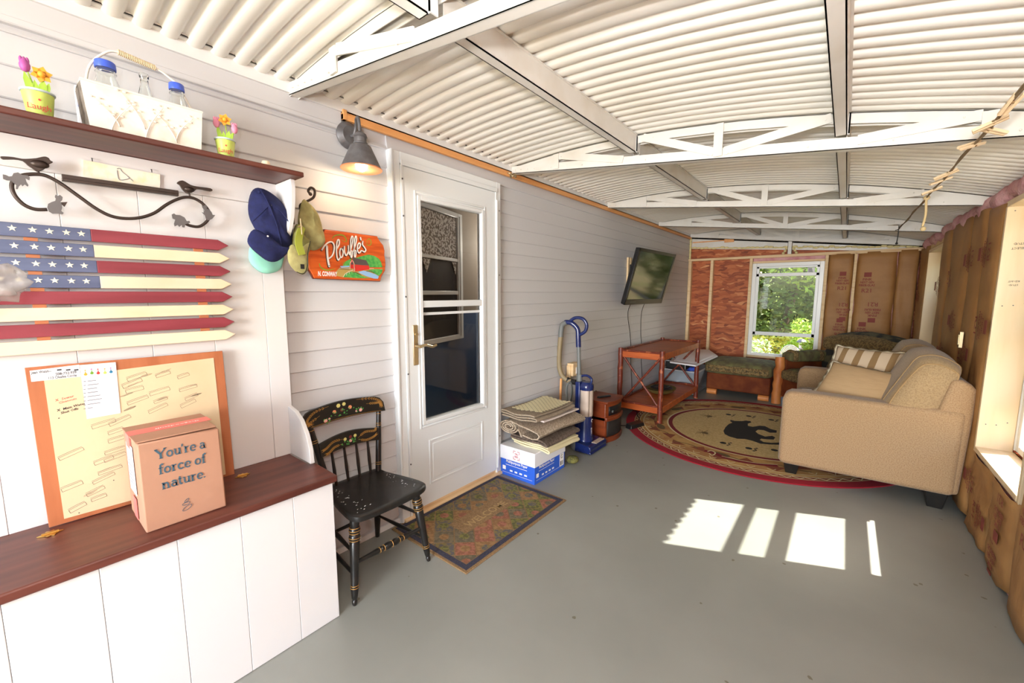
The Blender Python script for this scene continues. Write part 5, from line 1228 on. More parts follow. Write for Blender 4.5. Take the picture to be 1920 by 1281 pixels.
b.box(cx1 + .001, cx1 + .0016, cy1 - .075, cy1 - .015, .03, .128); b.build('white_print', M_SWHT, t, smooth=0)
b = MB(); u = X; O = V((cx0 + .155, cy0 - .0052, .182)); q = .028
for a, c_ in (([(-1, .4), (-1, 1), (-.3, 1)], 0), ([(.3, 1), (1, 1), (1, .4)], 0), ([(1, -.4), (1, -1), (.3, -1)], 0), ([(-.3, -1), (-1, -1), (-1, -.4)], 0)): b.ribbon([O + u * x * q + Z * z_ * q * 1.1 for x, z_ in a], .004, -Y, .0004)
b.text('TRU', O + Z * .004 , u, Z, .018, wd=.032, align='c', bold=.02, h=.0004); b.text('RED', O - Z * .016, u, Z, .018, wd=.032, align='c', bold=.02, h=.0004); b.build('red_logo', M_REDINK, t, smooth=0)
b = MB()
for i in range(9): b.box(cx1 + .0016, cx1 + .002, cy1 - .068 + .005 * i, cy1 - .068 + .005 * i + random.choice([.001, .002, .003]), .036, .07)
b.ribbon([(cx1 + .002, cy1 - .045 + .012 * cos(a), .105 + .013 * sin(a)) for a in [.8 + 5.2 * k / 12 for k in range(13)]], .004, X, .0004); b.build('dark_print', M_INK, t, smooth=0)
# ---- folded rugs stacked on it
def folded(name, label, x0, x1, y0, y1, z0, layers, th, m_, edge=None, sag=.02, gap=.004, curl=.0, rz=0, group='folded rugs on the paper carton', roll=0, mats2=None):
    """a mat folded back and forth; folds run along y and show at the near (-y) and x edges"""
    b = MB(); H = layers * (th + gap); prof = []
    for k in range(layers):
        zc = z0 + th / 2 + k * (th + gap); a, c_ = (x0, x1) if k % 2 == 0 else (x1, x0)
        n = 8
        for j in range(n + 1): prof.append((a + (c_ - a) * j / n, zc))
        if k < layers - 1:
            r = (th + gap) / 2; s = 1 if c_ == x1 else -1
            for j in range(1, 5): an = -pi / 2 + pi * j / 5; prof.append((c_ + s * r * 1.6 * cos(an), zc + r + r * sin(an)))
    ny = 10
    def drp(x, y): return -sag * (max(0, (x - cx1) / .1) + max(0, (y - cy1) / .25)) + .006 * sin(x * 21 + y * 9 + z0 * 40) + curl * ((x - x0) / (x1 - x0))
    g = []
    for p_ in range(len(prof)):
        x, z = prof[p_]; row = []
        a = prof[max(p_ - 1, 0)]; c_ = prof[min(p_ + 1, len(prof) - 1)]; d = V((c_[0] - a[0], 0, c_[1] - a[1])).normalized(); n_ = V((-d.z, 0, d.x)) * th / 2
        rowp = []
        for j in range(ny + 1):
            y = y0 + (y1 - y0) * j / ny; w_ = V((x, y, z + drp(x, y))); w_.y += .006 * sin(x * 30 + z * 50)
            rowp.append((b.v(w_ + n_), b.v(w_ - n_)))
        g.append(rowp)
    for i in range(len(g) - 1):
        for j in range(ny):
            b.f([g[i][j][0], g[i][j + 1][0], g[i + 1][j + 1][0], g[i + 1][j][0]]); b.f([g[i][j][1], g[i + 1][j][1], g[i + 1][j + 1][1], g[i][j + 1][1]])
        b.f([g[i][0][0], g[i + 1][0][0], g[i + 1][0][1], g[i][0][1]]); b.f([g[i][ny][0], g[i][ny][1], g[i + 1][ny][1], g[i + 1][ny][0]])
    for i in (0, len(g) - 1):
        for j in range(ny): b.f([g[i][j][0], g[i][j + 1][0], g[i][j + 1][1], g[i][j][1]])
    o = b.build(name, m_, smooth=60)
    if rz: o.data.transform(Matrix.Translation(V(((x0 + x1) / 2, (y0 + y1) / 2, 0))) @ Matrix.Rotation(rz, 4, 'Z') @ Matrix.Translation(-V(((x0 + x1) / 2, (y0 + y1) / 2, 0))))
    tag(o, label, 'rug', group); return o
folded('folded_rug', 'cream and brown rug folded at the bottom of the stack, hanging over the carton edge', .10, .41, 2.36, 2.79, .238, 3, .012, M_RUGE, sag=.03)
folded('folded_rug', 'dark brown fringed rug folded just above the cream one in the stack', .09, .40, 2.34, 2.80, .285, 2, .014, M_RUGD, sag=.02)
# rolled beige rug
b = MB(); th = .010; sp = []
for k in range(70):
    a = 2 * pi * 3.1 * k / 69; r = .016 + .0165 * a / (2 * pi) ; sp.append((.105 + r * 1.35 * cos(a), .385 + r * .75 * sin(a)))
e = sp[-1]; sp += [(e[0] + .05, .33), (.24, .345), (.33, .335), (.37, .345), (.385, .365), (.37, .385), (.30, .40), (.2, .415), (.12, .43)]
pl = [V((x, 0, z)) for x, z in sp]; b.__dict__['fixn'] = True
rows = []
for i, p in enumerate(pl):
    a = pl[max(i - 1, 0)]; c_ = pl[min(i + 1, len(pl) - 1)]; d = (c_ - a).normalized(); n_ = V((-d.z, 0, d.x)) * .0045
    rows.append([(b.v(p + n_ + Y * y + Z * (-.03 * max(0, (y - 2.6) / .4))), b.v(p - n_ + Y * y + Z * (-.03 * max(0, (y - 2.6) / .4)))) for y in (2.29, 2.45, 2.6, 2.75, 2.95)])
for i in range(len(rows) - 1):
    for j in range(4):
        b.f([rows[i][j][0], rows[i][j + 1][0], rows[i + 1][j + 1][0], rows[i + 1][j][0]]); b.f([rows[i][j][1], rows[i + 1][j][1], rows[i + 1][j + 1][1], rows[i][j + 1][1]])
    b.f([rows[i][0][0], rows[i + 1][0][0], rows[i + 1][0][1], rows[i][0][1]]); b.f([rows[i][4][0], rows[i][4][1], rows[i + 1][4][1], rows[i + 1][4][0]])
tag(b.build('rolled_rug', M_RUGA, smooth=60), 'speckled beige rug loosely rolled, showing its spiral end in the middle of the stack', 'rug', 'folded rugs on the paper carton')
o = folded('folded_rug', 'pinkish pale thin rug folded beneath the patterned rug in the stack', .10, .36, 2.38, 2.88, .438, 1, .012, M_WPL, sag=.02)
o.data.materials[0] = mat('pale_pink_rug', rgb(222, 206, 198), .95)
o = folded('folded_rug', 'taupe bordered cream lattice rug folded on the very top of the stack', .04, .34, 2.30, 2.82, .452, 3, .011, M_RUGB, sag=.0, gap=.007)
b = MB(); lat = M_RUGC
xa, xb_, ya, yb_ = .075, .33, 2.37, 2.80; zt_ = .452 + 3 * .018 + .0
n1, n2 = 6, 11
for i in range(n1):
    for j in range(n2):
        for s in (0, 1):
            cx_ = xa + (xb_ - xa) * (i + .5 * s + .25) / n1; cy_ = ya + (yb_ - ya) * (j + .5 * s + .25) / n2; r1, r2_ = .019, .0175
            if cx_ > xb_ or cy_ > yb_: continue
            q = [V((cx_ - r1, cy_, 0)), V((cx_, cy_ - r2_, 0)), V((cx_ + r1, cy_, 0)), V((cx_, cy_ + r2_, 0))]
            for p in q: p.z = zt_ + .0035 + .006 * sin(p.x * 21 + p.y * 9 + .452 * 40) - .001
            b.prism(q, (0, 0, .0015))
lt_ = b.build('cream_lattice', M_RUGE, o, smooth=0, kind='stuff')
b = MB(); b.ball((.36, 2.80, .03), (.05, .055, .03), 14, 8); tag(b.build('green_cloth', M_MGRN, smooth=180), 'olive green cloth tucked at the back corner of the paper carton', 'cloth')

# ---- upright vacuum
vx, vy = .27, 3.16
t = thing('upright_vacuum', 'blue and grey upright vacuum cleaner between the rug stack and wooden heater', 'vacuum cleaner', (vx, vy, 0))
b = MB(); b.hexa([(vx - .02, vy - .14, .008), (vx + .14, vy - .14, .008), (vx + .14, vy + .16, .008), (vx - .02, vy + .16, .008)], [(vx - .02, vy - .13, .085), (vx + .10, vy - .13, .07), (vx + .10, vy + .15, .07), (vx - .02, vy + .15, .085)])
b.cyl((vx + .10, vy - .14, .042), (vx + .10, vy + .16, .042), .034, n=16); b.build('cleaner_head', M_VBLU, t, smooth=40, bevel=.004)
b = MB(); b.box(vx + .085, vx + .13, vy - .03, vy + .12, .074, .079); b.build('head_window', M_VCAN, t)
b = MB()
for s in (-1, 1): b.cyl((vx - .03, vy + .09 * s, .045), (vx - .03, vy + .12 * s, .045), .045)
b.build('wheels', M_VGRY, t)
b = MB(); b.lathe((vx, vy, .06), (vx, vy, .30), [(0, .075), (.3, .068), (.8, .062), (1, .06)], 24); b.box(vx - .075, vx - .03, vy - .055, vy + .055, .08, .60); b.build('vacuum_body', M_VBLU, t, smooth=30, bevel=.006)
b = MB(); b.ribbon([(vx + .068, vy + .012 * cos(a), .262 + .012 * sin(a)) for a in [.6 + 4.2 * k / 12 for k in range(13)]], .005, X, .002)
for k in range(6): b.box(vx + .064, vx + .067, vy - .01, vy + .006, .13 + .012 * k, .135 + .012 * k)
b.build('curved_mark', M_WPL, t, smooth=0)
b = MB(); b.cyl((vx + .01, vy, .30), (vx + .01, vy, .53), .056, n=28); b.build('dust_cup', M_VCAN, t, smooth=40)
b = MB()
for a in (-.7, 0, .8): b.box(vx + .01 + .054 * cos(a) - .003, vx + .01 + .054 * cos(a) + .006, vy + .054 * sin(a) - .006, vy + .054 * sin(a) + .006, .30, .53)
b.build('cup_ribs', mat('cup_rib', rgb(160, 140, 124), .4), t)
b = MB(); b.lathe((vx + .01, vy, .53), (vx + .01, vy, .60), [(0, .058), (.3, .062), (.7, .06), (1, .04)], 24); b.tube(smooth_pts([(vx + .05, vy - .01, .58), (vx + .06, vy - .01, .63), (vx + .01, vy, .655), (vx - .05, vy, .64), (vx - .06, vy, .60)]), .011, 10); b.build('cup_lid', M_VBLU, t, smooth=40)
hx, hy = vx - .065, vy
b = MB(); b.cyl((hx, hy, .58), (hx - .015, hy, .94), .0175, n=16); b.cyl((hx, hy, .55), (hx, hy, .66), .026, n=16); b.build('handle_tube', M_VGRY, t, smooth=40)
b = MB(); b.cyl((hx - .015, hy, .90), (hx - .02, hy, 1.0), .023, n=16)
b.tube(smooth_pts([(hx - .02, hy, .99), (hx - .03, hy + .0, 1.06), (hx - .08, hy - .02, 1.11), (hx - .14, hy - .03, 1.115)]), [.022] * 18 + [.02], 12)
lp = smooth_pts([(hx - .02, hy, 1.0), (hx + .04, hy + .01, 1.04), (hx + .055, hy + .01, 1.10), (hx + .02, hy, 1.15), (hx - .05, hy - .01, 1.155), (hx - .10, hy - .02, 1.12)]); b.tube(lp, .015, 10); b.build('loop_handle', M_VBLU, t, smooth=60)
b = MB(); b.tube(smooth_pts([(hx - .12, hy - .03, 1.115), (hx - .165, hy - .03, 1.09), (hx - .18, hy - .03, 1.02), (hx - .18, hy - .03, .98)]), .0225, 12); b.build('hose_cuff', M_VGRY, t, smooth=60)
b = MB(); b.tube(smooth_pts([(hx - .18, hy - .03, .99), (hx - .19, hy - .03, .9), (hx - .195, hy - .03, .78), (hx - .19, hy - .03, .70), (hx - .165, hy - .03, .635), (hx - .12, hy - .02, .595), (hx - .08, hy - .01, .585)], 8), .0215, 12); b.build('hose', M_VHOSE, t, smooth=60)
b = MB(); b.tube(smooth_pts([(hx - .12, hy - .02, .598), (hx - .08, hy, .583), (hx - .03, hy, .58)]), .025, 12); b.build('hose_end', M_CORD, t, smooth=60)
b = MB()
for k in range(6):
    w_ = .022 + .0045 * k; b.tube([(hx - .07 + .012 * sin(a * 2), hy - .05 + w_ * sin(a) , .42 + (.155 + .003 * k) * cos(a)) for a in [2 * pi * j / 22 for j in range(22)]], .0035, 6, closed=True)
b.build('coiled_cord', M_VGRY, t, smooth=180)
b = MB(); b.cyl((.03, 3.11, .0), (.028, 3.14, .60), .011, n=10); tag(b.build('broom_stick', M_TRIM), 'thin orange wooden stick leaning behind the vacuum', 'stick')
b = MB(); b.box(.005, .07, 3.28, 3.40, .60, .72).box(.004, .045, 3.27, 3.285, .56, .70); ob_ = tag(b.build('wooden_box', M_PINE, bevel=.002), 'little pine box fixed on the siding behind the vacuum handle', 'box')
b = MB(); b.box(.07, .075, 3.33, 3.39, .62, .68); b.build('outlet_plate', M_WPL, ob_)

# ---- cherry cabinet heater
hx0, hx1, hy0, hy1, hh_ = .085, .372, 3.37, 3.72, .385
t = thing('cabinet_heater', 'small cherry wood cabinet heater with dark grille in front of the log table', 'heater', ((hx0 + hx1) / 2, (hy0 + hy1) / 2, 0))
def bow(z0, z1, k0=0, k1=0, n=10, inset=0):
    f = [(hx1 + k0 + .035 * sin(pi * j / n) - inset, hy0 + (hy1 - hy0) * j / n) for j in range(n + 1)]
    q = [(hx0, hy0)] + f + [(hx0, hy1)]
    return [(x, y, z0) for x, y in q], [(x, y, z1) for x, y in q]
for nm, z0, z1, ins in (('cabinet_body', .05, .365, .012), ('plinth', .0, .05, 0.0), ('cabinet_top', .365, .385, -.006)):
    b = MB(); a, c_ = bow(z0, z1, inset=ins); b.hexa(a, c_); b.build(nm, M_CHERRY, t, bevel=.004)
b = MB(); a, c_ = bow(.20, .24, inset=-.004); b.hexa(a, c_); b.build('front_band', M_CHERRY, t, bevel=.008)
def bowstrip(z0, z1, y0, y1, off, m_, nm):
    b = MB(); n = 10; f = lambda y: hx1 + .035 * sin(pi * (y - hy0) / (hy1 - hy0)) - .012 + off
    b.grid(lambda a, s: V((f(y0 + (y1 - y0) * a), y0 + (y1 - y0) * a, z0 + (z1 - z0) * s)), n, 1); return b.build(nm, m_, t, solid=.004)
bowstrip(.055, .198, hy0 + .02, hy1 - .035, .003, M_GRILL, 'heater_grille')
bowstrip(.25, .335, hy0 + .04, hy1 - .05, .003, M_BLKP, 'control_panel')
b = MB(); b.cyl((hx1 + .01, hy0 + .09, .285), (hx1 + .022, hy0 + .09, .285), .012); b.build('knob', M_VGRY, t)
b = MB(); b.hexa([(.22, 3.47, .3855), (.25, 3.46, .3855), (.31, 3.59, .3855), (.28, 3.605, .3855)], [(.225, 3.473, .40), (.25, 3.465, .40), (.305, 3.588, .40), (.28, 3.60, .40)])
rm = tag(b.build('remote_control', M_BLKP, bevel=.003), 'black remote control lying on the cabinet heater', 'remote')
b = MB()
for k in range(8):
    for s in (0, 1): c_ = V((.243, 3.485, .4005)) + V((.0072, .0135, 0)) * k + V((.012, -.005, 0)) * s; disc(b, c_, X, Y, .003, 8)
b.build('buttons', M_VGRY, rm)
b = MB(); b.box(.10, .135, 3.39, 3.46, .3855, .40); o = tag(b.build('orange_plug', M_ORNG, bevel=.004), 'bright orange plug end on the back corner of the heater', 'plug')
b = MB(); b.tube(smooth_pts([(.12, 3.45, .393), (.14, 3.55, .41), (.12, 3.66, .40), (.07, 3.78, .3), (.04, 3.85, .06), (.03, 4.2, .012)]), .003, 6); b.build('plug_cord', M_CORD, o, smooth=180)
# ================================================================== FAR HALF
# ---- round bear rug
RC = V((1.36, 4.60, 0)); RR = 1.215
t = thing('round_rug', 'round red edged rug with a black bear silhouette under the sofa front', 'rug', RC)
def annulus(mb, r0, r1, z, n=96, h=.0):
    A = [mb.v(RC + V((cos(2 * pi * k / n) * r0, sin(2 * pi * k / n) * r0, z))) for k in range(n)]; B = [mb.v(RC + V((cos(2 * pi * k / n) * r1, sin(2 * pi * k / n) * r1, z))) for k in range(n)]
    for k in range(n): mb.f([A[k], B[k], B[(k + 1) % n], A[(k + 1) % n]])
def ringpart(nm, r0, r1, z, m_): b = MB(); b.__dict__['fixn'] = False; annulus(b, r0, r1, z); return b.build(nm, m_, t)
b = MB(); n = 96; b.hexa([RC + V((cos(2 * pi * k / n) * RR, sin(2 * pi * k / n) * RR, 0.0)) for k in range(n)], [RC + V((cos(2 * pi * k / n) * RR, sin(2 * pi * k / n) * RR, .009)) for k in range(n)]); b.build('red_border', M_BURG, t, bevel=.003)
ringpart('patterned_band', .77, 1.125, .0096, M_TANR)
ringpart('outer_braid', 1.075, 1.125, .0102, M_BRNR); ringpart('fine_line', 1.068, 1.076, .0104, M_LCRM); ringpart('fine_line', 1.122, 1.128, .0104, M_LCRM); ringpart('fine_line', 1.03, 1.04, .0104, M_LCRM)
ringpart('inner_ring', .745, .785, .0100, M_DRED); ringpart('fine_line', .785, .80, .0103, M_LCRM)
b = MB(); n = 96; b.hexa([RC + V((cos(2 * pi * k / n) * .745, sin(2 * pi * k / n) * .745, 0.009)) for k in range(n)], [RC + V((cos(2 * pi * k / n) * .745, sin(2 * pi * k / n) * .745, .0100)) for k in range(n)]); b.build('cream_field', M_CRMR, t, smooth=0)
pol = lambda r, a, z=.0106: RC + V((cos(a) * r, sin(a) * r, z))
b = MB(); n = 80
for k in range(n):
    a = 2 * pi * k / n; d = 2 * pi / n; b.ribbon([pol(1.082, a), pol(1.112, a + d * .5), pol(1.092, a + d * .9)], .008, Z, .0005)
b.build('braid_marks', M_LCRM, t, smooth=0, kind='stuff')
b = MB(); rs = random.Random(2)
for k in range(30):
    a = 2 * pi * k / 30
    for r, s, fl_ in ((.98, .05, 1), (.87, .06, -1)):
        if (k + (fl_ > 0)) % 2: b.prism([pol(r - s * fl_, a - .085), pol(r - s * fl_, a + .085), pol(r + s * .7 * fl_, a)], (0, 0, .0005))
b.build('rust_triangles', M_BRNR, t, smooth=0, kind='stuff')
b = MB()
for k in range(44):
    a = 2 * pi * k / 44; r = 1.0; w_ = .03; b.ribbon([pol(r - .018, a - w_, .0112), pol(r + .02, a, .0112), pol(r - .018, a + w_, .0112)], .006, Z, .0004)
b.build('chevrons', M_LCRM, t, smooth=0, kind='stuff')
b = MB()
for k in range(14):
    a = 2 * pi * k / 14 + .1
    if k % 2 == 0:
        c_ = pol(.88, a, .0112); u = V((-sin(a), cos(a), 0)); v = V((cos(a), sin(a), 0)); b.prism([c_ + u * .085 * cos(q) + v * .038 * sin(q) for q in [2 * pi * j / 14 for j in range(14)]], (0, 0, .0005))
    b.ribbon([pol(.93 + .05 * sin(3 * j * .12 + k), a + .03 * j, .0113) for j in range(9)], .010, Z, .0004)
b.build('pine_cones_band', M_OLRG, t, smooth=0, kind='stuff')
# a red banner on the band near the camera
zr = lambda L_, z=.0115: [P(1140 + a / 3.4286, 730 + c / 3.4286, 2, z) for a, c in L_]
b = MB(); b.ribbon(smooth_pts(zr([(620, 395), (680, 410), (740, 435), (840, 462), (960, 480), (1090, 492)]), 4), .05, Z, .0005); b.build('red_banner', M_DRED, t, smooth=0)
b = MB(); b.ribbon(smooth_pts(zr([(640, 400), (665, 395), (690, 410), (670, 425), (650, 412)], .0124), 4), .010, Z, .0004); b.ribbon(smooth_pts(zr([(730, 430), (850, 457), (960, 475), (1090, 485)], .0124), 4), .006, Z, .0004); b.build('banner_line', M_LCRM, t, smooth=0)
b = MB(); q = zr([(742, 268), (755, 245), (775, 225), (800, 215), (785, 205), (788, 198), (815, 204), (860, 205), (885, 202), (915, 205), (922, 213), (898, 222), (900, 236), (930, 242), (975, 235), (1010, 238), (1045, 256), (1085, 266), (1083, 280), (1040, 279), (1000, 263), (965, 260), (948, 272), (965, 287), (1010, 305), (1055, 300), (1075, 310), (1065, 324), (1020, 322), (985, 318), (975, 326), (1000, 340), (1050, 345), (1105, 343), (1110, 357), (1040, 355), (980, 350), (930, 332), (880, 320), (830, 318), (780, 304), (750, 288)], .0104)
b.prism(q, (0, 0, .0006)); b.build('bear_silhouette', M_BEAR, t, smooth=0)
b = MB()
for a, c in ((775, 163), (905, 173), (1050, 197), (740, 345), (905, 380), (1070, 392)):
    c_ = zr([(a, c)], .0104)[0]; disc(b, c_, X, Y, .028, 10, .0006)
    for k in range(4): disc(b, c_ + V((.045 + .01 * (k % 2), -.04 + .028 * k, 0)), X, Y, .011, 8, .0006)
b.build('paw_prints', M_BEAR, t, smooth=0)
b = MB(); rs = random.Random(6)
for a, c in ((640, 172), (610, 278)):
    c_ = zr([(a, c)], .0104)[0]
    for k in range(16): an = rs.uniform(0, 2 * pi); L_ = rs.uniform(.05, .10); b.ribbon([c_, c_ + V((cos(an), sin(an), 0)) * L_], .004, Z, .0005)
    disc(b, c_ + X * .02, X, Y, .03, 9, .0007)
b.build('pine_sprigs', M_OLRG, t, smooth=0)

# ---- hickory log console table
tx0, tx1, ty0, ty1, tz = .085, .575, 4.235, 5.60, .755
t = thing('log_table', 'rustic console table with bark covered posts, orange shelves and crossed end braces', 'table', ((tx0 + tx1) / 2, (ty0 + ty1) / 2, 0))
def log(p, q, r, nm, m_=M_BARK, n=12, seed=0, par=None, wob=.06):
    rs = random.Random(seed); p, q = V(p), V(q); N_ = 10; b = MB()
    pts = [p.lerp(q, k / N_) + V((rs.gauss(0, r * wob), rs.gauss(0, r * wob), 0)) * (0 < k < N_) for k in range(N_ + 1)]
    b.tube(pts, [r * (1 + rs.uniform(-.07, .09)) for _ in pts], n); return b.build(nm, m_, par or t, smooth=50)
for k, (x, y, h_) in enumerate(((.10, 4.25, .775), (.555, 4.25, .775), (.555, 5.58, .775), (.10, 5.58, .775))): log((x, y, .012), (x, y, h_), .027, 'leg', seed=k)
for nm, z in (('table_top', tz - .035), ('lower_shelf', .15)):
    b = MB(); b.box(tx0 + .01, tx1 - .012, ty0 + .02, ty1 - .02, z, z + .022); o = b.build(nm, M_ORW, t, bevel=.003)
    b = MB(); b.box(tx1 - .02, tx1 - .004, ty0 + .035, ty1 - .035, z - .045, z + .024); b.box(tx0, tx0 + .012, ty0 + .035, ty1 - .035, z - .045, z + .03); b.box(tx0 + .03, tx1 - .03, ty0 + .005, ty0 + .02, z - .045, z + .022); b.box(tx0 + .03, tx1 - .03, ty1 - .02, ty1 - .005, z - .045, z + .022); b.build('apron', M_ORW, t, bevel=.004)
    for k, y in enumerate((ty0 + .01, ty1 - .01)): log((tx0 + .02, y, z + .03), (tx1 - .03, y, z + .03), .011, 'edge_twig', seed=10 + k, wob=.15)
    log((tx0 + .01, ty0 + .03, z + .032), (tx0 + .01, ty1 - .03, z + .032), .011, 'edge_twig', seed=14, wob=.15)
k = 0
for y in (4.25, 5.58):
    for a, c in ((.12, .535), (.535, .12)): log((a, y + (.012 if k % 2 else -.008), .17), (c, y + (.012 if k % 2 else -.008), .69), .012, 'cross_brace', seed=20 + k, wob=.12); k += 1
b = MB()
b.lathe((.33, 4.93, .174), (.33, 4.93, .235), [(0, .09), (.3, .13), (1, .165), (1, .158), (.35, .12), (.15, 0)], 28)
for v_ in b.bm.verts: v_.co.y = 4.93 + (v_.co.y - 4.93) * 1.3
bowl = tag(b.build('oval_bowl', M_BASKW, smooth=50), 'olive oval bowl on the lower shelf of the log table', 'bowl')
b = MB(); b.lathe((.34, 4.9, .237), (.34, 4.9, .252), [(0, .10), (.6, .13), (1, .12), (.9, .10), (.5, 0)], 24); b.tube(smooth_pts([(.25, 4.8, .255), (.3, 4.9, .27), (.4, 4.85, .258), (.42, 4.95, .262)]), .006, 6)
tag(b.build('black_tray', M_BLKP, smooth=50), 'round black tray lying in the olive bowl', 'tray')
b = MB(); b.hexa([(.33, 3.90, .0), (.41, 3.86, .0), (.47, 4.07, .0), (.38, 4.10, .0)], [(.335, 3.905, .05), (.405, 3.87, .045), (.46, 4.06, .045), (.385, 4.09, .05)]); tag(b.build('pedal_switch', M_BLKP, bevel=.006), 'black plastic power brick at the left edge of the round rug', 'power brick')
b = MB(); b.tube(smooth_pts([(.34, 3.93, .02), (.25, 3.92, .008), (.15, 3.95, .006), (.05, 4.1, .006)]), .004, 6); b.tube(smooth_pts([(.42, 4.09, .03), (.36, 4.2, .02), (.27, 4.35, .02), (.2, 4.5, .01), (.05, 4.6, .01)]), .004, 6); tag(b.build('floor_cord', M_CORD, smooth=180), 'thin dark cord running from the power brick under the log table', 'cord')

# ---- wall television, tilted downward
TVc, tyaw, ttilt, tw = V((.246, 4.69, 1.542)), .044, .259, 1.02
th_ = tw * .6
u = V((sin(tyaw), cos(tyaw), 0)); nh = V((cos(tyaw), -sin(tyaw), 0)); vv = V((nh.x * sin(ttilt), nh.y * sin(ttilt), cos(ttilt))); nt_ = u.cross(vv)
t = thing('television', 'flat black television tilted down on the siding above the log table', 'television', TVc)
def tv(a, c, d): return TVc + u * a + vv * c + nt_ * d
def tvbox(mb, a0, a1, c0, c1, d0, d1, k=1.0):
    A = [tv(a0, c0, d0), tv(a1, c0, d0), tv(a1, c1, d0), tv(a0, c1, d0)]; ca, cc_ = (a0 + a1) / 2, (c0 + c1) / 2
    Bq = [tv(ca + (a - ca) * k, cc_ + (c - cc_) * k, d1) for a, c in ((a0, c0), (a1, c0), (a1, c1), (a0, c1))]; mb.hexa(A, Bq)
b = MB(); tvbox(b, -tw / 2, tw / 2, -th_ / 2, th_ / 2, 0, -.045, .98); tvbox(b, -tw * .42, tw * .42, -th_ * .42, th_ * .36, -.045, -.10, .8)
# front bezel
for q in ((-tw / 2, -tw / 2 + .04, -th_ / 2, th_ / 2), (tw / 2 - .04, tw / 2, -th_ / 2, th_ / 2), (-tw / 2, tw / 2, -th_ / 2, -th_ / 2 + .06), (-tw / 2, tw / 2, th_ / 2 - .035, th_ / 2)): tvbox(b, *q, 0, .006)
b.build('housing', M_BLKP, t, bevel=.004)
b = MB(); tvbox(b, -tw / 2 + .04, tw / 2 - .04, -th_ / 2 + .06, th_ / 2 - .035, -.001, .002); b.build('screen', M_SCR, t, smooth=0)
b = MB()
for k in range(5): p = tv(-tw / 2 + .12 + .03 * k, -th_ / 2 + .03, .0065); b.ribbon([p, p + u * .018], .006, nt_, .0004)
b.build('button_marks', M_VGRY, t, smooth=0)
b = MB(); b.box(.02, .05, 4.6, 4.85, 1.45, 1.7); b.bar((.04, 4.7, 1.6), (.17, 4.7, 1.55), .05, .05); b.build('wall_mount', M_CORD, t)
tag(MB().box(.0, .02, 4.56, 4.60, 1.36, 1.78).box(.0, .02, 4.62, 4.66, 1.36, 1.78).build('mounting_board', M_PINE, bevel=.002), 'two pale pine strips on the siding behind the television', 'board')
for y, lab, yy in ((4.56, 'left one of two black cords hanging below the television', 4.7), (4.98, 'right one of two black cords hanging below the television', 5.03)):
    b = MB(); b.tube(smooth_pts([(.10, y, 1.32), (.03, y + .01, 1.15), (.025, yy - .04, .9), (.025, yy, .73), (.025, yy + .01, .55), (.025, yy + .06, .3), (.03, yy + .1, .02)]), .0035, 6); tag(b.build('power_cord', M_CORD, smooth=180), lab, 'cord')

# ---- plastic bin of odds and ends behind the table
t = thing('storage_bin', 'clear plastic storage bin full of odds and ends behind the log table', 'bin', (.32, 6.05, 0))
b = MB(); A = [(.10, 5.72), (.50, 5.72), (.50, 6.35), (.10, 6.35)]; Bq = [(.07, 5.68), (.54, 5.68), (.54, 6.4), (.07, 6.4)]
lo = [b.v((x, y, .02)) for x, y in A]; hi = [b.v((x, y, .33)) for x, y in Bq]; b.f(lo)
for k in range(4): b.f([lo[k], lo[(k + 1) % 4], hi[(k + 1) % 4], hi[k]])
b.build('bin_body', M_BIN, t, solid=.004)
b = MB(); b.tube([(x, y, .33) for x, y in Bq], .012, 8, closed=True); b.build('bin_rim', M_WPL, t)
for nm, m_, c_, r, lab in (('white_bag', M_WPL, (.2, 5.84, .14), (.08, .07, .09), 'crumpled white bag low inside the clear bin'), ('blue_bag', M_JLID, (.42, 5.86, .31), (.06, .06, .06), 'bright blue bundle near the top right of the bin'), ('green_bag', M_SGR2, (.4, 5.85, .09), (.08, .06, .05), 'yellow green bundle at the bottom of the bin'),
                       ('orange_packet', M_ORNG, (.46, 5.95, .405), (.05, .03, .028), 'small orange packet on top of the bin contents'), ('pale_blue_bag', mat('pale_blue', rgb(170, 200, 230), .5), (.30, 5.82, .2), (.07, .05, .08), 'pale blue plastic bag inside the bin'), ('pink_packet', M_TULP, (.21, 5.80, .05), (.06, .04, .03), 'pink packet at the bottom left of the bin')):
    b = MB(); b.ball(c_, r, 14, 9, fn=lambda d, o: o * (1 + .12 * sin(7 * d.x + 5 * d.z) + .08 * sin(11 * d.y))); tag(b.build(nm, m_, smooth=180), lab, 'bag' if 'bag' in nm else 'packet')
b = MB(); b.box(.10, .36, 5.76, 5.98, .33, .44); o = tag(b.build('black_crate', M_BLKP, bevel=.01), 'black crate with a white rim sitting in the bin top', 'crate')
b = MB(); b.tube([(.10, 5.755, .44), (.36, 5.755, .44), (.36, 5.755, .34)], .006, 6); b.build('white_trim', M_WPL, o, smooth=180)
for c_, lab in (((.17, 5.88, .49), 'left teal plastic bottle on the black crate'), ((.30, 5.86, .48), 'right teal plastic bottle on the black crate')):
    b = MB(); b.ball(c_, (.055, .05, .045), 14, 9); b.cyl((c_[0] - .05, c_[1], c_[2]), (c_[0] - .075, c_[1], c_[2]), .02); tag(b.build('teal_bottle', M_TEALP, smooth=60), lab, 'bottle')
b = MB(); rr = [P(*q, 2, z_) for q, z_ in (((1256, 678), .50), ((1305, 685), .47), ((1346, 667), .50), ((1330, 656), .53), ((1275, 652), .56))]
b.hexa([p - Z * .02 for p in rr], rr); c_ = sum(rr, V()) / 5; q2 = [c_ + (p - c_) * .8 + Z * .012 for p in rr]; b.hexa([c_ + (p - c_) * .86 for p in rr], q2)
tag(b.build('bin_lid', M_WPL, bevel=.004), 'white plastic bin lid lying tilted across the bin and ottoman', 'lid')
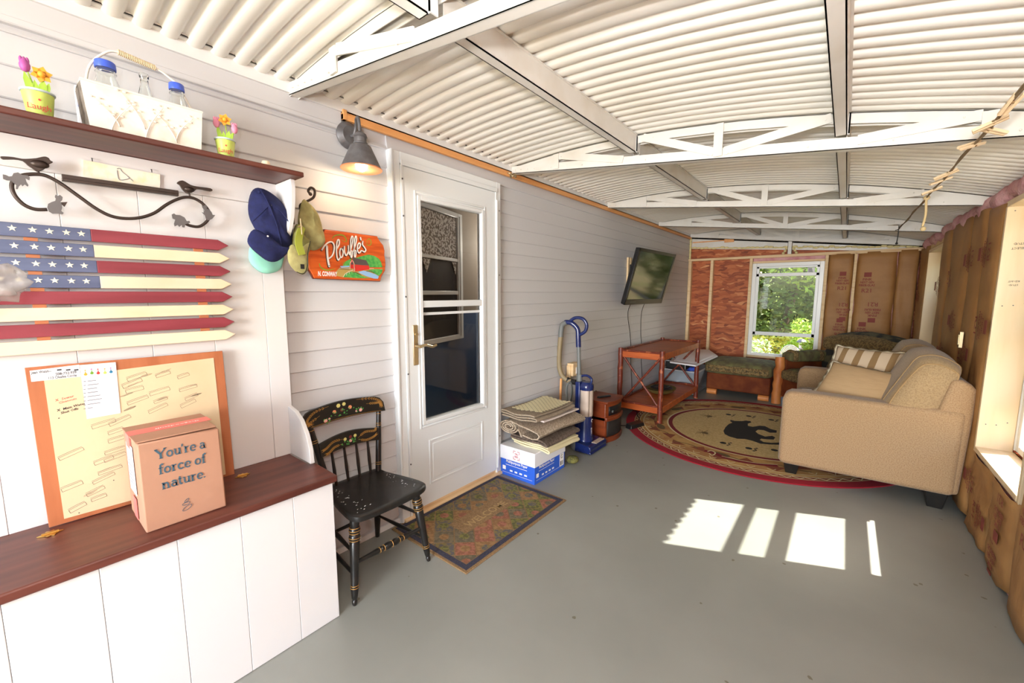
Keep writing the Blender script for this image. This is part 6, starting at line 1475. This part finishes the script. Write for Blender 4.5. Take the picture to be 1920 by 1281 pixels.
b = MB(); b.tube([P(1242, 700, 1, 5.7), P(1249, 668, 1, 5.8)], .008, 8); tag(b.build('white_rod', M_WPL), 'thin white rod leaning at the left of the bin', 'rod')

# ---- tapestry topped ottoman
t = thing('ottoman', 'brown leather ottoman with green tapestry cushion top under the far window', 'ottoman', (.95, 6.25, 0))
ox0, ox1, oy0, oy1 = .575, 1.325, 6.0, 6.62
MB().box(ox0, ox1, oy0, oy1, .075, .30).build('leather_base', M_LEATH, t, bevel=.02, seg=3)
b = MB(); n = 16
def padf(x0, x1, y0, y1, z0, z1, p=4, sag=.0, seed=0, m1=None):
    return lambda d, o: o
def pad(x0, x1, y0, y1, z0, z1, e=.18, nu=40, nv=16, puff=0.012, seed=0):
    """soft box: superellipsoid"""
    mb = MB(); cx_, cy_, cz_ = (x0 + x1) / 2, (y0 + y1) / 2, (z0 + z1) / 2; rx, ry, rz_ = (x1 - x0) / 2, (y1 - y0) / 2, (z1 - z0) / 2
    sg = lambda v_, q: (abs(v_) ** q) * (1 if v_ >= 0 else -1)
    def fn(a, s):
        th2 = 2 * pi * a; ph = -pi / 2 + pi * s; cp = sg(cos(ph), e * 1.6)
        x, y, z = cp * sg(cos(th2), e), cp * sg(sin(th2), e), sg(sin(ph), e * 2.2)
        w_ = 1 + puff * sin(5 * x + 3 * y + seed)
        return V((cx_ + rx * x * w_, cy_ + ry * y * w_, cz_ + rz_ * z + (puff * (1 - x * x) * (1 - y * y) * (1 if z > 0 else 0)) * 2))
    mb.grid(fn, nu, nv); bmesh.ops.remove_doubles(mb.bm, verts=mb.bm.verts, dist=1e-4); return mb
pad(ox0 - .03, ox1 + .02, oy0 - .035, oy1 + .02, .285, .46, seed=2).build('tapestry_cushion', M_TAP1, t, smooth=180)
b = MB(); b.grid(lambda a, s: V((ox0 + .0 + (ox1 - ox0 - .02) * a, oy0 - .036 - .006 * sin(pi * s), .325 + .085 * s)), 10, 6); b.build('gold_band', M_TAP2, t, solid=.004)
def leafmarks(fO, u, v, n_, L_, parent, nm='woven_motif'):
    b = MB()
    for k in range(n_):
        c_ = fO(k / max(n_ - 1, 1))
        for a, d_ in ((0, 1), (2.2, .8), (4.2, .8)): e_ = u * cos(a) + v * sin(a); b.ribbon([c_, c_ + e_ * L_ * d_ * .6 + v * L_ * .1, c_ + e_ * L_ * d_], L_ * .35, u.cross(v), .0008, taper=lambda q: .4 + sin(pi * q))
    o = b.build(nm, M_TAP3, parent, smooth=0, kind='stuff'); return o
leafmarks(lambda q: V((ox0 + .04 + (ox1 - ox0 - .1) * q, oy0 - .047, .367)), X, Z, 14, .022, t)
for x in (ox0 + .06, ox1 - .08):
    for y in (oy0 + .0, oy1 - .1):
        b = MB(); b.tube([(x, y, .04), (x + .11, y, .04)] if 0 else [(x - .045, y + .02, .037), (x + .075, y + .02, .037)], .037, 14); b.build('log_foot', M_LOG, t, smooth=50)

# ---- log framed corner armchair, turned 45 degrees
AC = V((1.40, 6.0, 0))
t = thing('log_armchair', 'log framed armchair with green tapestry cushions angled in the far right corner', 'armchair', AC, rz=0)
ud = V((.72, -.69, 0)).normalized(); wd_ = V((-ud.y, ud.x, 0))     # ud along the front edge, wd_ toward the back
WA, DA = .92, .74
ac = lambda a, d, z: AC + ud * a + wd_ * d + Z * z
def acbox(mb, a0, a1, d0, d1, z0, z1, dz=0): mb.hexa([ac(a0, d0, z0), ac(a1, d0, z0), ac(a1, d1, z0), ac(a0, d1, z0)], [ac(a0, d0, z1), ac(a1, d0, z1), ac(a1, d1, z1 + dz), ac(a0, d1, z1 + dz)])
for a in (.0, WA):
    for d, h_ in ((0, .585), (DA, .60)): log(ac(a, d, 0), ac(a + .012, d, h_), .05, 'log_post', M_LOG, seed=int(a * 9 + d * 5), par=t, wob=.1)
for a in (0.02, WA - .02):
    b = MB(); acbox(b, a - .03, a + .03, .05, DA, .29, .56); b.build('arm_panel', M_LEATH, t, bevel=.01)
    log(ac(a, .04, .12), ac(a, DA, .12), .035, 'side_log', M_LOG, seed=5, par=t)
b = MB(); acbox(b, .03, WA - .03, .02, DA, .10, .33); b.build('seat_base', M_LEATH, t, bevel=.015)
b = MB(); acbox(b, .03, WA - .03, DA - .1, DA + .02, .1, .70); b.build('back_frame', M_LEATH, t, bevel=.02)
def placed(mb, fn):
    for v_ in mb.bm.verts: v_.co = fn(v_.co)
    return mb
acm = lambda c_: AC + ud * c_.x + wd_ * c_.y + Z * c_.z
placed(pad(.045, WA - .045, -.04, DA - .1, .315, .45, seed=1), acm).build('seat_cushion', M_TAP2, t, smooth=180)
placed(pad(.10, WA - .10, .0, DA - .14, .40, .465, seed=1), acm).build('seat_panel', M_TAP1, t, smooth=180)
for a0, a1 in ((-.04, .11), (WA - .11, WA + .04)):
    placed(pad(a0, a1, .06, DA - .02, .535, .65, seed=3), acm).build('arm_cushion', M_TAP1, t, smooth=180)
    for d in (.1, .45): placed(pad(a0 - .004, a1 + .004, d, d + .07, .533, .656, e=.25, nu=24), acm).build('arm_band', M_TAP2, t, smooth=180)
placed(pad(.07, WA - .05, DA - .26, DA - .03, .42, .80, seed=4, puff=.03), lambda c_: acm(c_ + V((0, (c_.z - .42) * .25, 0)))).build('back_cushion', M_TAP3, t, smooth=180)
placed(pad(.04, WA - .02, DA - .28, DA + .06, .68, .85, seed=4, puff=.03), lambda c_: acm(c_ + V((0, .06, 0)))).build('back_roll', M_TAP2, t, smooth=180)
placed(pad(.10, WA - .08, DA - .2, DA + .07, .78, .875, seed=6, puff=.03), lambda c_: acm(c_ + V((0, .06, 0)))).build('roll_top', M_TAP3, t, smooth=180)
b = placed(pad(-.16, .16, -.05, .05, -.12, .12, e=.35, nu=30), lambda c_: AC + ud * .55 + wd_ * .32 + Z * .55 + (ud * c_.x + Z * (c_.z * .85 - c_.y * .4) + wd_ * (c_.y + c_.z * .5))); tag(b.build('throw_pillow', M_TAP2, smooth=180), 'gold patterned pillow lying on the log armchair seat', 'pillow')

# ---- tan sofa against the right wall, facing left
t = thing('sofa', 'tan fabric sofa with loose back cushions and black block feet on the round rug', 'sofa', (2.14, 4.3, 0))
sy0, sy1, sx0, sx1 = 3.60, 5.03, 1.68, 2.615
def arm(y0, y1):
    b = MB(); n = 8
    prof = [(sx1 - .01, .11), (sx0 + .01, .09), (sx0 - .005, .12), (sx0 - .005, .58), (sx0 + .008, .625), (sx0 + .04, .648), (sx0 + .12, .652), (sx0 + .6, .645), (sx1 - .05, .655), (sx1 + .0, .655)]
    b.hexa([(x, y0, z) for x, z in prof], [(x, y1, z) for x, z in prof]); return b.build('arm', M_SOFA, t, smooth=50, bevel=.035, seg=4)
arm(sy0, sy0 + .17); arm(sy1 - .17, sy1)
b = MB(); b.box(sx0 + .03, sx1 - .05, sy0 + .15, sy1 - .15, .10, .33); b.build('seat_base', M_SOFA, t, bevel=.015)
b = MB(); pr = [(2.44, .12), (2.62, .12), (2.64, .60), (2.642, .79), (2.62, .82), (2.575, .845), (2.53, .84), (2.46, .5)]
b.hexa([(x, sy0 + .012, z) for x, z in pr], [(x, sy1 - .01, z) for x, z in pr]); b.build('back_frame', M_SOFA, t, smooth=40, bevel=.02, seg=3)
ym = (sy0 + sy1) / 2
for y0, y1 in ((sy0 + .172, ym - .002), (ym + .002, sy1 - .172)):
    pad(sx0 + .0, 2.42, y0, y1, .32, .475, seed=y0).build('seat_cushion', M_SOFAC, t, smooth=180)
def backcush(y0, y1, seed, ztop=1.0):
    """boxed back cushion: thick wedge leaning on the frame, with a crowned top"""
    b = MB(); rs = random.Random(seed); nz, ny = 14, 14
    prof = [(2.27, .455), (2.225, .50), (2.245, .62), (2.30, .76), (2.345, .86), (2.385, .93), (2.43, .955), (2.49, .95), (2.555, .915), (2.575, .88), (2.56, .80), (2.51, .66), (2.47, .52), (2.44, .46)]
    pr = smooth_pts([V((x, 0, z)) for x, z in prof], 3, True); c_ = V((2.40, 0, .70)); rows = []
    for j in range(ny + 1):
        s = j / ny; y = y0 + (y1 - y0) * s; e = min(s, 1 - s) * ny; k = {0: .90, 1: .975}.get(round(e), 1.0) * (1 + .03 * sin(pi * s)); row = []
        for p in pr:
            q = c_ + (p - c_) * k; q.z += .035 * sin(pi * s) * max(0, (p.z - .6) / .35); q.x += -.02 * sin(pi * s) * (p.x < 2.4); q.x += .004 * sin(9 * s + p.z * 14 + seed)
            row.append(b.v((q.x, y, q.z)))
        rows.append(row)
    for A, B in zip(rows, rows[1:]):
        for i in range(len(A)): b.f([A[i], A[(i + 1) % len(A)], B[(i + 1) % len(A)], B[i]])
    cap = []
    for R_ in (rows[0], rows[-1]):
        cv = sum((v_.co for v_ in R_), V()) / len(R_); mid = [b.v(cv + (v_.co - cv) * .5 + Y * (-.012 if R_ is rows[0] else .012)) for v_ in R_]; ce = b.v(cv + Y * (-.018 if R_ is rows[0] else .018))
        for i in range(len(R_)): b.f([R_[i], R_[(i + 1) % len(R_)], mid[(i + 1) % len(R_)], mid[i]]); b.f([mid[i], mid[(i + 1) % len(R_)], ce])
    pe = [v_.co.copy() for v_ in rows[0]]; pe2 = [v_.co.copy() for v_ in rows[2]]
    o = b.build('back_cushion', M_SOFAC, t, smooth=180)
    b = MB(); b.tube([p + Y * .002 for p in pe], .005, 6, closed=True); b.tube([c_ + V((0, p.y, 0)) + (V((p.x, 0, p.z)) - c_) * 1.0 for p in pe2], .005, 6, closed=True); sub(b.build('piping', M_PIPE, o, smooth=180))
backcush(sy0 + .03, ym - .01, 1); backcush(ym + .01, sy1 - .08, 2)
for x in (1.76, 2.53):
    for y in (3.685, 4.945):
        b = MB(); b.hexa([(x - .035, y - .035, .012 if x < 2 else 0), (x + .035, y - .035, .012 if x < 2 else 0), (x + .035, y + .035, .012 if x < 2 else 0), (x - .035, y + .035, .012 if x < 2 else 0)], [(x - .052, y - .05, .11), (x + .052, y - .05, .11), (x + .052, y + .05, .11), (x - .052, y + .05, .11)]); b.build('foot', M_BLK, t, bevel=.003)
b = MB(); b.ribbon([P(1504, 730, 2, .487), P(1522, 731, 2, .488)], .03, Z, .002); tag(b.build('folded_paper', M_WPAP), 'slip of white paper on the sofa seat', 'paper')
def pillow(nm, c_, ax1, ax2, w_, h_, th, mats, label, stripes=0, fringe=True, seed=1):
    c_, a1 = V(c_), V(ax1).normalized(); a2 = V(ax2); a2 = (a2 - a1 * a2.dot(a1)).normalized(); n_ = a1.cross(a2)
    t2 = thing(nm, label, 'pillow', c_); N_ = 22; b = MB()
    for s in (1, -1):
        def fn(a, q):
            x, y = 2 * a - 1, 2 * q - 1; pin = 1 - .10 * (1 - abs(y) ** 2) * abs(x) ** 6; pin2 = 1 - .10 * (1 - abs(x) ** 2) * abs(y) ** 6
            hgt = ((1 - x * x) * (1 - y * y)) ** .42 * th / 2; hgt += .003 * sin(14 * x + 9 * y + seed) * ((1 - x * x) * (1 - y * y)) ** .5
            return c_ + a1 * (x * w_ / 2 * pin) + a2 * (y * h_ / 2 * pin2) + n_ * s * hgt
        b.grid(fn, N_, N_, mi=(lambda a, q: int(a * stripes) % 2) if stripes else 0)
    bmesh.ops.remove_doubles(b.bm, verts=b.bm.verts, dist=1e-5); b.build('pillow_cover', mats, t2, smooth=180)
    if fringe:
        b = MB(); per = []
        for k in range(120):
            s = k / 30; side = int(s); f = s - side; x, y = [(-1 + 2 * f, -1), (1, -1 + 2 * f), (1 - 2 * f, 1), (-1, 1 - 2 * f)][side]
            pin = 1 - .10 * (1 - abs(y) ** 2) * abs(x) ** 6; pin2 = 1 - .10 * (1 - abs(x) ** 2) * abs(y) ** 6
            p = c_ + a1 * (x * w_ / 2 * pin) + a2 * (y * h_ / 2 * pin2); o_ = (p - c_).normalized(); per.append((p, o_))
        rows = [[b.v(p + n_ * .004) for p, o_ in per], [b.v(p + o_ * .022 + n_ * .006 * sin(k * 1.3)) for k, (p, o_) in enumerate(per)], [b.v(p - n_ * .004) for p, o_ in per]]
        n2 = len(per)
        for A, B in ((rows[0], rows[1]), (rows[1], rows[2])):
            for k in range(n2): b.f([A[k], A[(k + 1) % n2], B[(k + 1) % n2], B[k]])
        b.build('fringe', M_FRINGE, t2, smooth=180)
    return t2
pillow('fringed_pillow', (2.11, 3.95, .665), (.88, -.40, -.08), (.48, .50, .70), .50, .38, .16, [M_PIL], 'plain tan fringed pillow nearest the sofa arm', seed=2)
pillow('striped_pillow', (2.13, 4.22, .735), (.90, -.32, -.02), (.36, .45, .80), .46, .46, .15, [M_STRA, M_STRB], 'tan and brown striped pillow behind the plain fringed one', stripes=9, seed=3)

# ---- clothesline under the roof with pins
b = MB(); WZ = 1.953; wa, wb = P(1920, 165, 2, WZ), P(1685, 430, 2, WZ - .01); wire = [wa + (wb - wa) * k for k in (-.5, -.25, 0, .1, .2, .3, .4, .5, .6, .7, .8, .9, 1.0)]
b.tube(wire, .004, 6); b.tube([p + V((.006 * sin(k * .9), 0, .006 * cos(k * .9))) for k, p in enumerate(smooth_pts(wire, 3))], .0035, 6)
cl = tag(b.build('clothesline', mat('aged_rope', rgb(140, 118, 88), .85), smooth=180), 'twisted old clothesline strung under the roof trusses on the right', 'clothesline')
def wpt(y):
    return min(wire, key=lambda p: abs(p.y - y)).copy()
def wy_(y):
    for a, c in zip(wire, wire[1:]):
        if a.y <= y <= c.y: return a.lerp(c, (y - a.y) / (c.y - a.y))
pn = None
for k, (px1, py1, an, tl_, lab) in enumerate(((1895, 188, .2, .1, 'clothespin on the line nearest the upper right frame corner'), (1847, 229, 1.35, .2, 'clothespin clipped level with the second truss, nearer the camera'), (1834, 243, -1.2, -.1, 'clothespin on the line right at the second truss chord'), (1810, 270, 2.4, -.7, 'clothespin hanging slanted just beyond the second truss'), (1776, 322, 1.2, .2, 'upper clothespin of the pair in the middle of the third bay'), (1768, 334, 1.9, -.2, 'lower clothespin of the pair in the middle of the third bay'), (1749, 353, 1.5, .1, 'clothespin on the line just before the third truss'))):
    y = P(px1, py1, 2, WZ).y
    c_ = wy_(y)
    if pn is None:
        pn = thing('clothespin', lab, 'clothespin', c_, rz=an, group='clothespins on the line')
        for s in (-1, 1):
            b = MB(); b.hexa([(s * .001, -.01, -.055), (s * .011, -.01, -.055), (s * .011, .0, -.055), (s * .001, 0, -.055)], [(s * .006, -.01, .03), (s * .013, -.01, .03), (s * .013, .0, .03), (s * .006, .0, .03)]); b.build('wooden_prong', M_PINEH, pn, bevel=.001, W=False)
        b = MB(); b.cyl((-.013, -.005, -.005), (.013, -.005, -.005), .004, n=8); b.build('spring', M_NICK, pn, W=False)
        o = pn
    else: o = copy_tree(pn); o['label'] = lab; o.location = c_
    o.rotation_euler = (1.2, tl_, an)
b = MB(); p = wy_(P(1730, 370, 2, WZ).y); b.tube(smooth_pts([p, p - Z * .03, p - V((-.004, 0, .10)), p - V((.004, 0, .17))], 8), .006, 8); b.ball(p - V((.0, 0, .185)), .014, 10, 7); b.ball(p, .016, 10, 7)
tag(b.build('rope_end', mat('pale_rope', rgb(214, 188, 140), .85), smooth=180), 'short pale rope with a knot hanging from the clothesline', 'rope')
b = MB(); p = wb; b.tube([p + Z * .03, p, p - Z * .06, p - V((.004, 0, .12))], .004, 6); b.ball(p - V((.004, 0, .125)), .010, 8, 6); b.tube([p, V((p.x, 5.53, CHB(p.x) + .01))], .003, 6)
tag(b.build('hanging_string', M_CORD, smooth=180), 'thin dark string with a bead hanging at the far end of the clothesline', 'string')
b = MB(); c_ = P(962, 327, 0, .06); b.tube([c_ + V((cos(a) * .02, sin(a) * .02, -.01 + .01 * cos(3 * a))) for a in [2 * pi * k / 14 for k in range(14)]], .005, 6, closed=True); b.tube([c_ + Z * .0, c_ + V((-.03, -.03, .01))], .006, 6)
tag(b.build('metal_clamp', M_NICK, smooth=180), 'small metal clamp under the second truss end beside the storm door', 'clamp')

# ================================================================== OUTSIDE
b = MB(); b.grid(lambda a, s: V((-14 + 32 * a, -10 + 34 * s, -.32 + (.05 * sin(9 * a + 7 * s) if 1 else 0))), 24, 24); struct('ground', b, M_CHIP, smooth=180)
def leafball(label, c_, r, n_, m_, seed, nm='shrub', cat='shrub', trunk=None, size=.06, group=None):
    rs = random.Random(seed); t = thing(nm, label, cat, (c_[0], c_[1], -.3), group=group); b = MB(); c_ = V(c_); r = V(r)
    for k in range(n_):
        d = V((rs.gauss(0, 1), rs.gauss(0, 1), rs.gauss(0, 1))).normalized(); rad = rs.uniform(.55, 1) ** .5 * (1 + .25 * sin(4 * d.x + 3 * d.z + seed))
        p = c_ + V((d.x * r.x, d.y * r.y, d.z * r.z)) * rad; u = V((rs.gauss(0, 1), rs.gauss(0, 1), rs.gauss(0, .5))).normalized(); v = u.cross(V((rs.gauss(0, 1), rs.gauss(0, 1), rs.gauss(0, 1)))).normalized(); s = size * rs.uniform(.6, 1.3)
        b.f([b.v(p - u * s), b.v(p - v * s * .45), b.v(p + u * s), b.v(p + v * s * .45)])
    b.__dict__['fixn'] = False; b.build('foliage', m_, t, smooth=0)
    b = MB(); tp = trunk or (c_.x, c_.y, -.32)
    for k in range(1 if trunk else 4):
        e = c_ + V((rs.uniform(-.4, .4) * r.x, rs.uniform(-.4, .4) * r.y, (.2 if trunk else .1) * r.z)); b.tube(smooth_pts([V(tp), V(tp).lerp(e, .5) + V((rs.uniform(-.05, .05), 0, 0)), e], 3), [.12, .11, .10, .09, .08, .06, .04][:7] if trunk else [.02, .02, .018, .016, .014, .01, .008], 8)
    b.build('trunk' if trunk else 'stems', M_TRUNK, t, smooth=60); return t
leafball('rounded bright green shrub outside the far window at the right', (1.62, 10.0, .28), (.62, .6, .55), 2600, M_FOL[1], 1, size=.045)
leafball('pale flowering white leaved plant outside the far window at the left', (.62, 9.3, .12), (.34, .4, .42), 900, M_FOL[2], 2, size=.04)
leafball('yellow green low plant outside beyond the window centre', (1.0, 12.0, .05), (.9, .7, .35), 1500, M_FOL[3], 3, size=.06)
leafball('dark green shrub mass behind the bright shrub', (2.9, 12.5, .8), (1.4, 1.0, 1.3), 2600, M_FOL[0], 4, size=.09)
leafball('deep green tree crown filling the far window centre', (.4, 15.5, 2.6), (3.6, 1.6, 2.6), 15000, M_FOL[0], 5, 'tree', 'tree', (.4, 15.5, -.3), .09, 'trees beyond the far window')
leafball('broad dark green wall of trees farthest behind the far window', (1, 21, 3.5), (8, 1.5, 5), 12000, M_FOL[0], 77, 'tree', 'tree', (1, 21, -.3), .34)
leafball('sunlit green tree crown high in the far window', (2.6, 14.0, 3.4), (2.6, 1.4, 1.8), 9000, M_FOL[1], 6, 'tree', 'tree', (3.4, 14.3, -.3), .08, 'trees beyond the far window')
leafball('yellow green birch crown at the left of the far window', (-2.4, 13.5, 3.0), (2.4, 1.6, 2.6), 9000, M_FOL[3], 7, 'tree', 'tree', (-2.2, 13.5, -.3), .08, 'trees beyond the far window')
for k, (x, y, s) in enumerate(((6.8, 3.2, 0), (7.6, 6.4, 1), (8.5, -.2, 3), (6.4, 9.6, 0), (10.5, 5, 1))):
    leafball(['bright tree outside the right wall facing the television', 'green tree outside beyond the far right window', 'yellow green tree outside near the camera side', 'deep green tree outside past the far right corner', 'tall green tree farthest out on the right side'][k], (x, y, 1.9), (1.6, 1.7, 1.6), 2600, M_FOL[[1, 0, 3, 0, 1][k]], 20 + k, 'tree', 'tree', (x, y, -.3), .15, 'trees outside the right wall')
leafball('dense tall green bush added outside to keep sun out of the far right window', (4.5, 6.8, 2.6), (1.1, 1.2, 1.9), 9000, M_FOL[0], 40, size=.12)  # foliage added as a sun block for the far right window
leafball('leafy tree added outside to keep the sun out of the far window', (3.6, 8.5, 3.4), (1.4, 1.1, 1.5), 11000, M_FOL[0], 41, 'tree', 'tree', (4.3, 9.0, -.3), .11)  # unseen crown added to stop sunlight entering the far window
# solar path lantern, planter and white wire seat outside the window
lc = P(1503, 640, 1, 9.0)
t = thing('path_lantern', 'grey solar path lantern standing outside the far window', 'lantern', (lc.x, 9.0, -.3))
b = MB(); b.cyl((lc.x, 9, -.3), (lc.x, 9, lc.z - .13), .012, n=10); b.build('post', M_LAMP, t)
b = MB(); b.cyl((lc.x, 9, lc.z - .13), (lc.x, 9, lc.z - .02), .035, .045, n=6); b.build('lantern_glass', M_WPL, t)
b = MB(); b.lathe((lc.x, 9, lc.z - .02), (lc.x, 9, lc.z + .045), [(0, .085), (.2, .085), (.8, .045), (1, .01)], 6); b.cyl((lc.x, 9, lc.z - .15), (lc.x, 9, lc.z - .13), .05, n=6); b.build('lantern_cap', M_GRYM, t)
pc = P(1508, 664, 1, 8.7); b = MB(); b.hexa([(pc.x - .14, 8.6, -.3), (pc.x + .16, 8.6, -.3), (pc.x + .16, 8.8, -.3), (pc.x - .14, 8.8, -.3)], [(pc.x - .2, 8.58, pc.z + .02), (pc.x + .25, 8.58, pc.z + .02), (pc.x + .25, 8.82, pc.z + .02), (pc.x - .2, 8.82, pc.z + .02)]); tag(b.build('planter_box', M_TERR, bevel=.01), 'terracotta coloured planter box outside the far window at lower right', 'planter')
leafball('small bright plant growing in the terracotta planter outside', (pc.x + .1, 8.7, pc.z + .12), (.16, .1, .12), 500, M_FOL[1], 60, 'potted_plant', 'plant', size=.03)
wc = P(1482, 655, 1, 8.9); b = MB()
for k in range(5):
    r = .15 - .02 * k; b.tube([(wc.x + r * cos(a), 8.9 + .03 * k, wc.z - .12 + r * 1.3 * sin(a)) for a in [pi * j / 12 for j in range(13)]], .008, 6)
for s in (-1, 1): b.cyl((wc.x + .15 * s, 8.9, -.3), (wc.x + .15 * s, 8.9, wc.z - .12), .008, n=6)
tag(b.build('wire_chair', M_SWHT, smooth=180), 'white wire garden chair back outside the far window', 'chair')
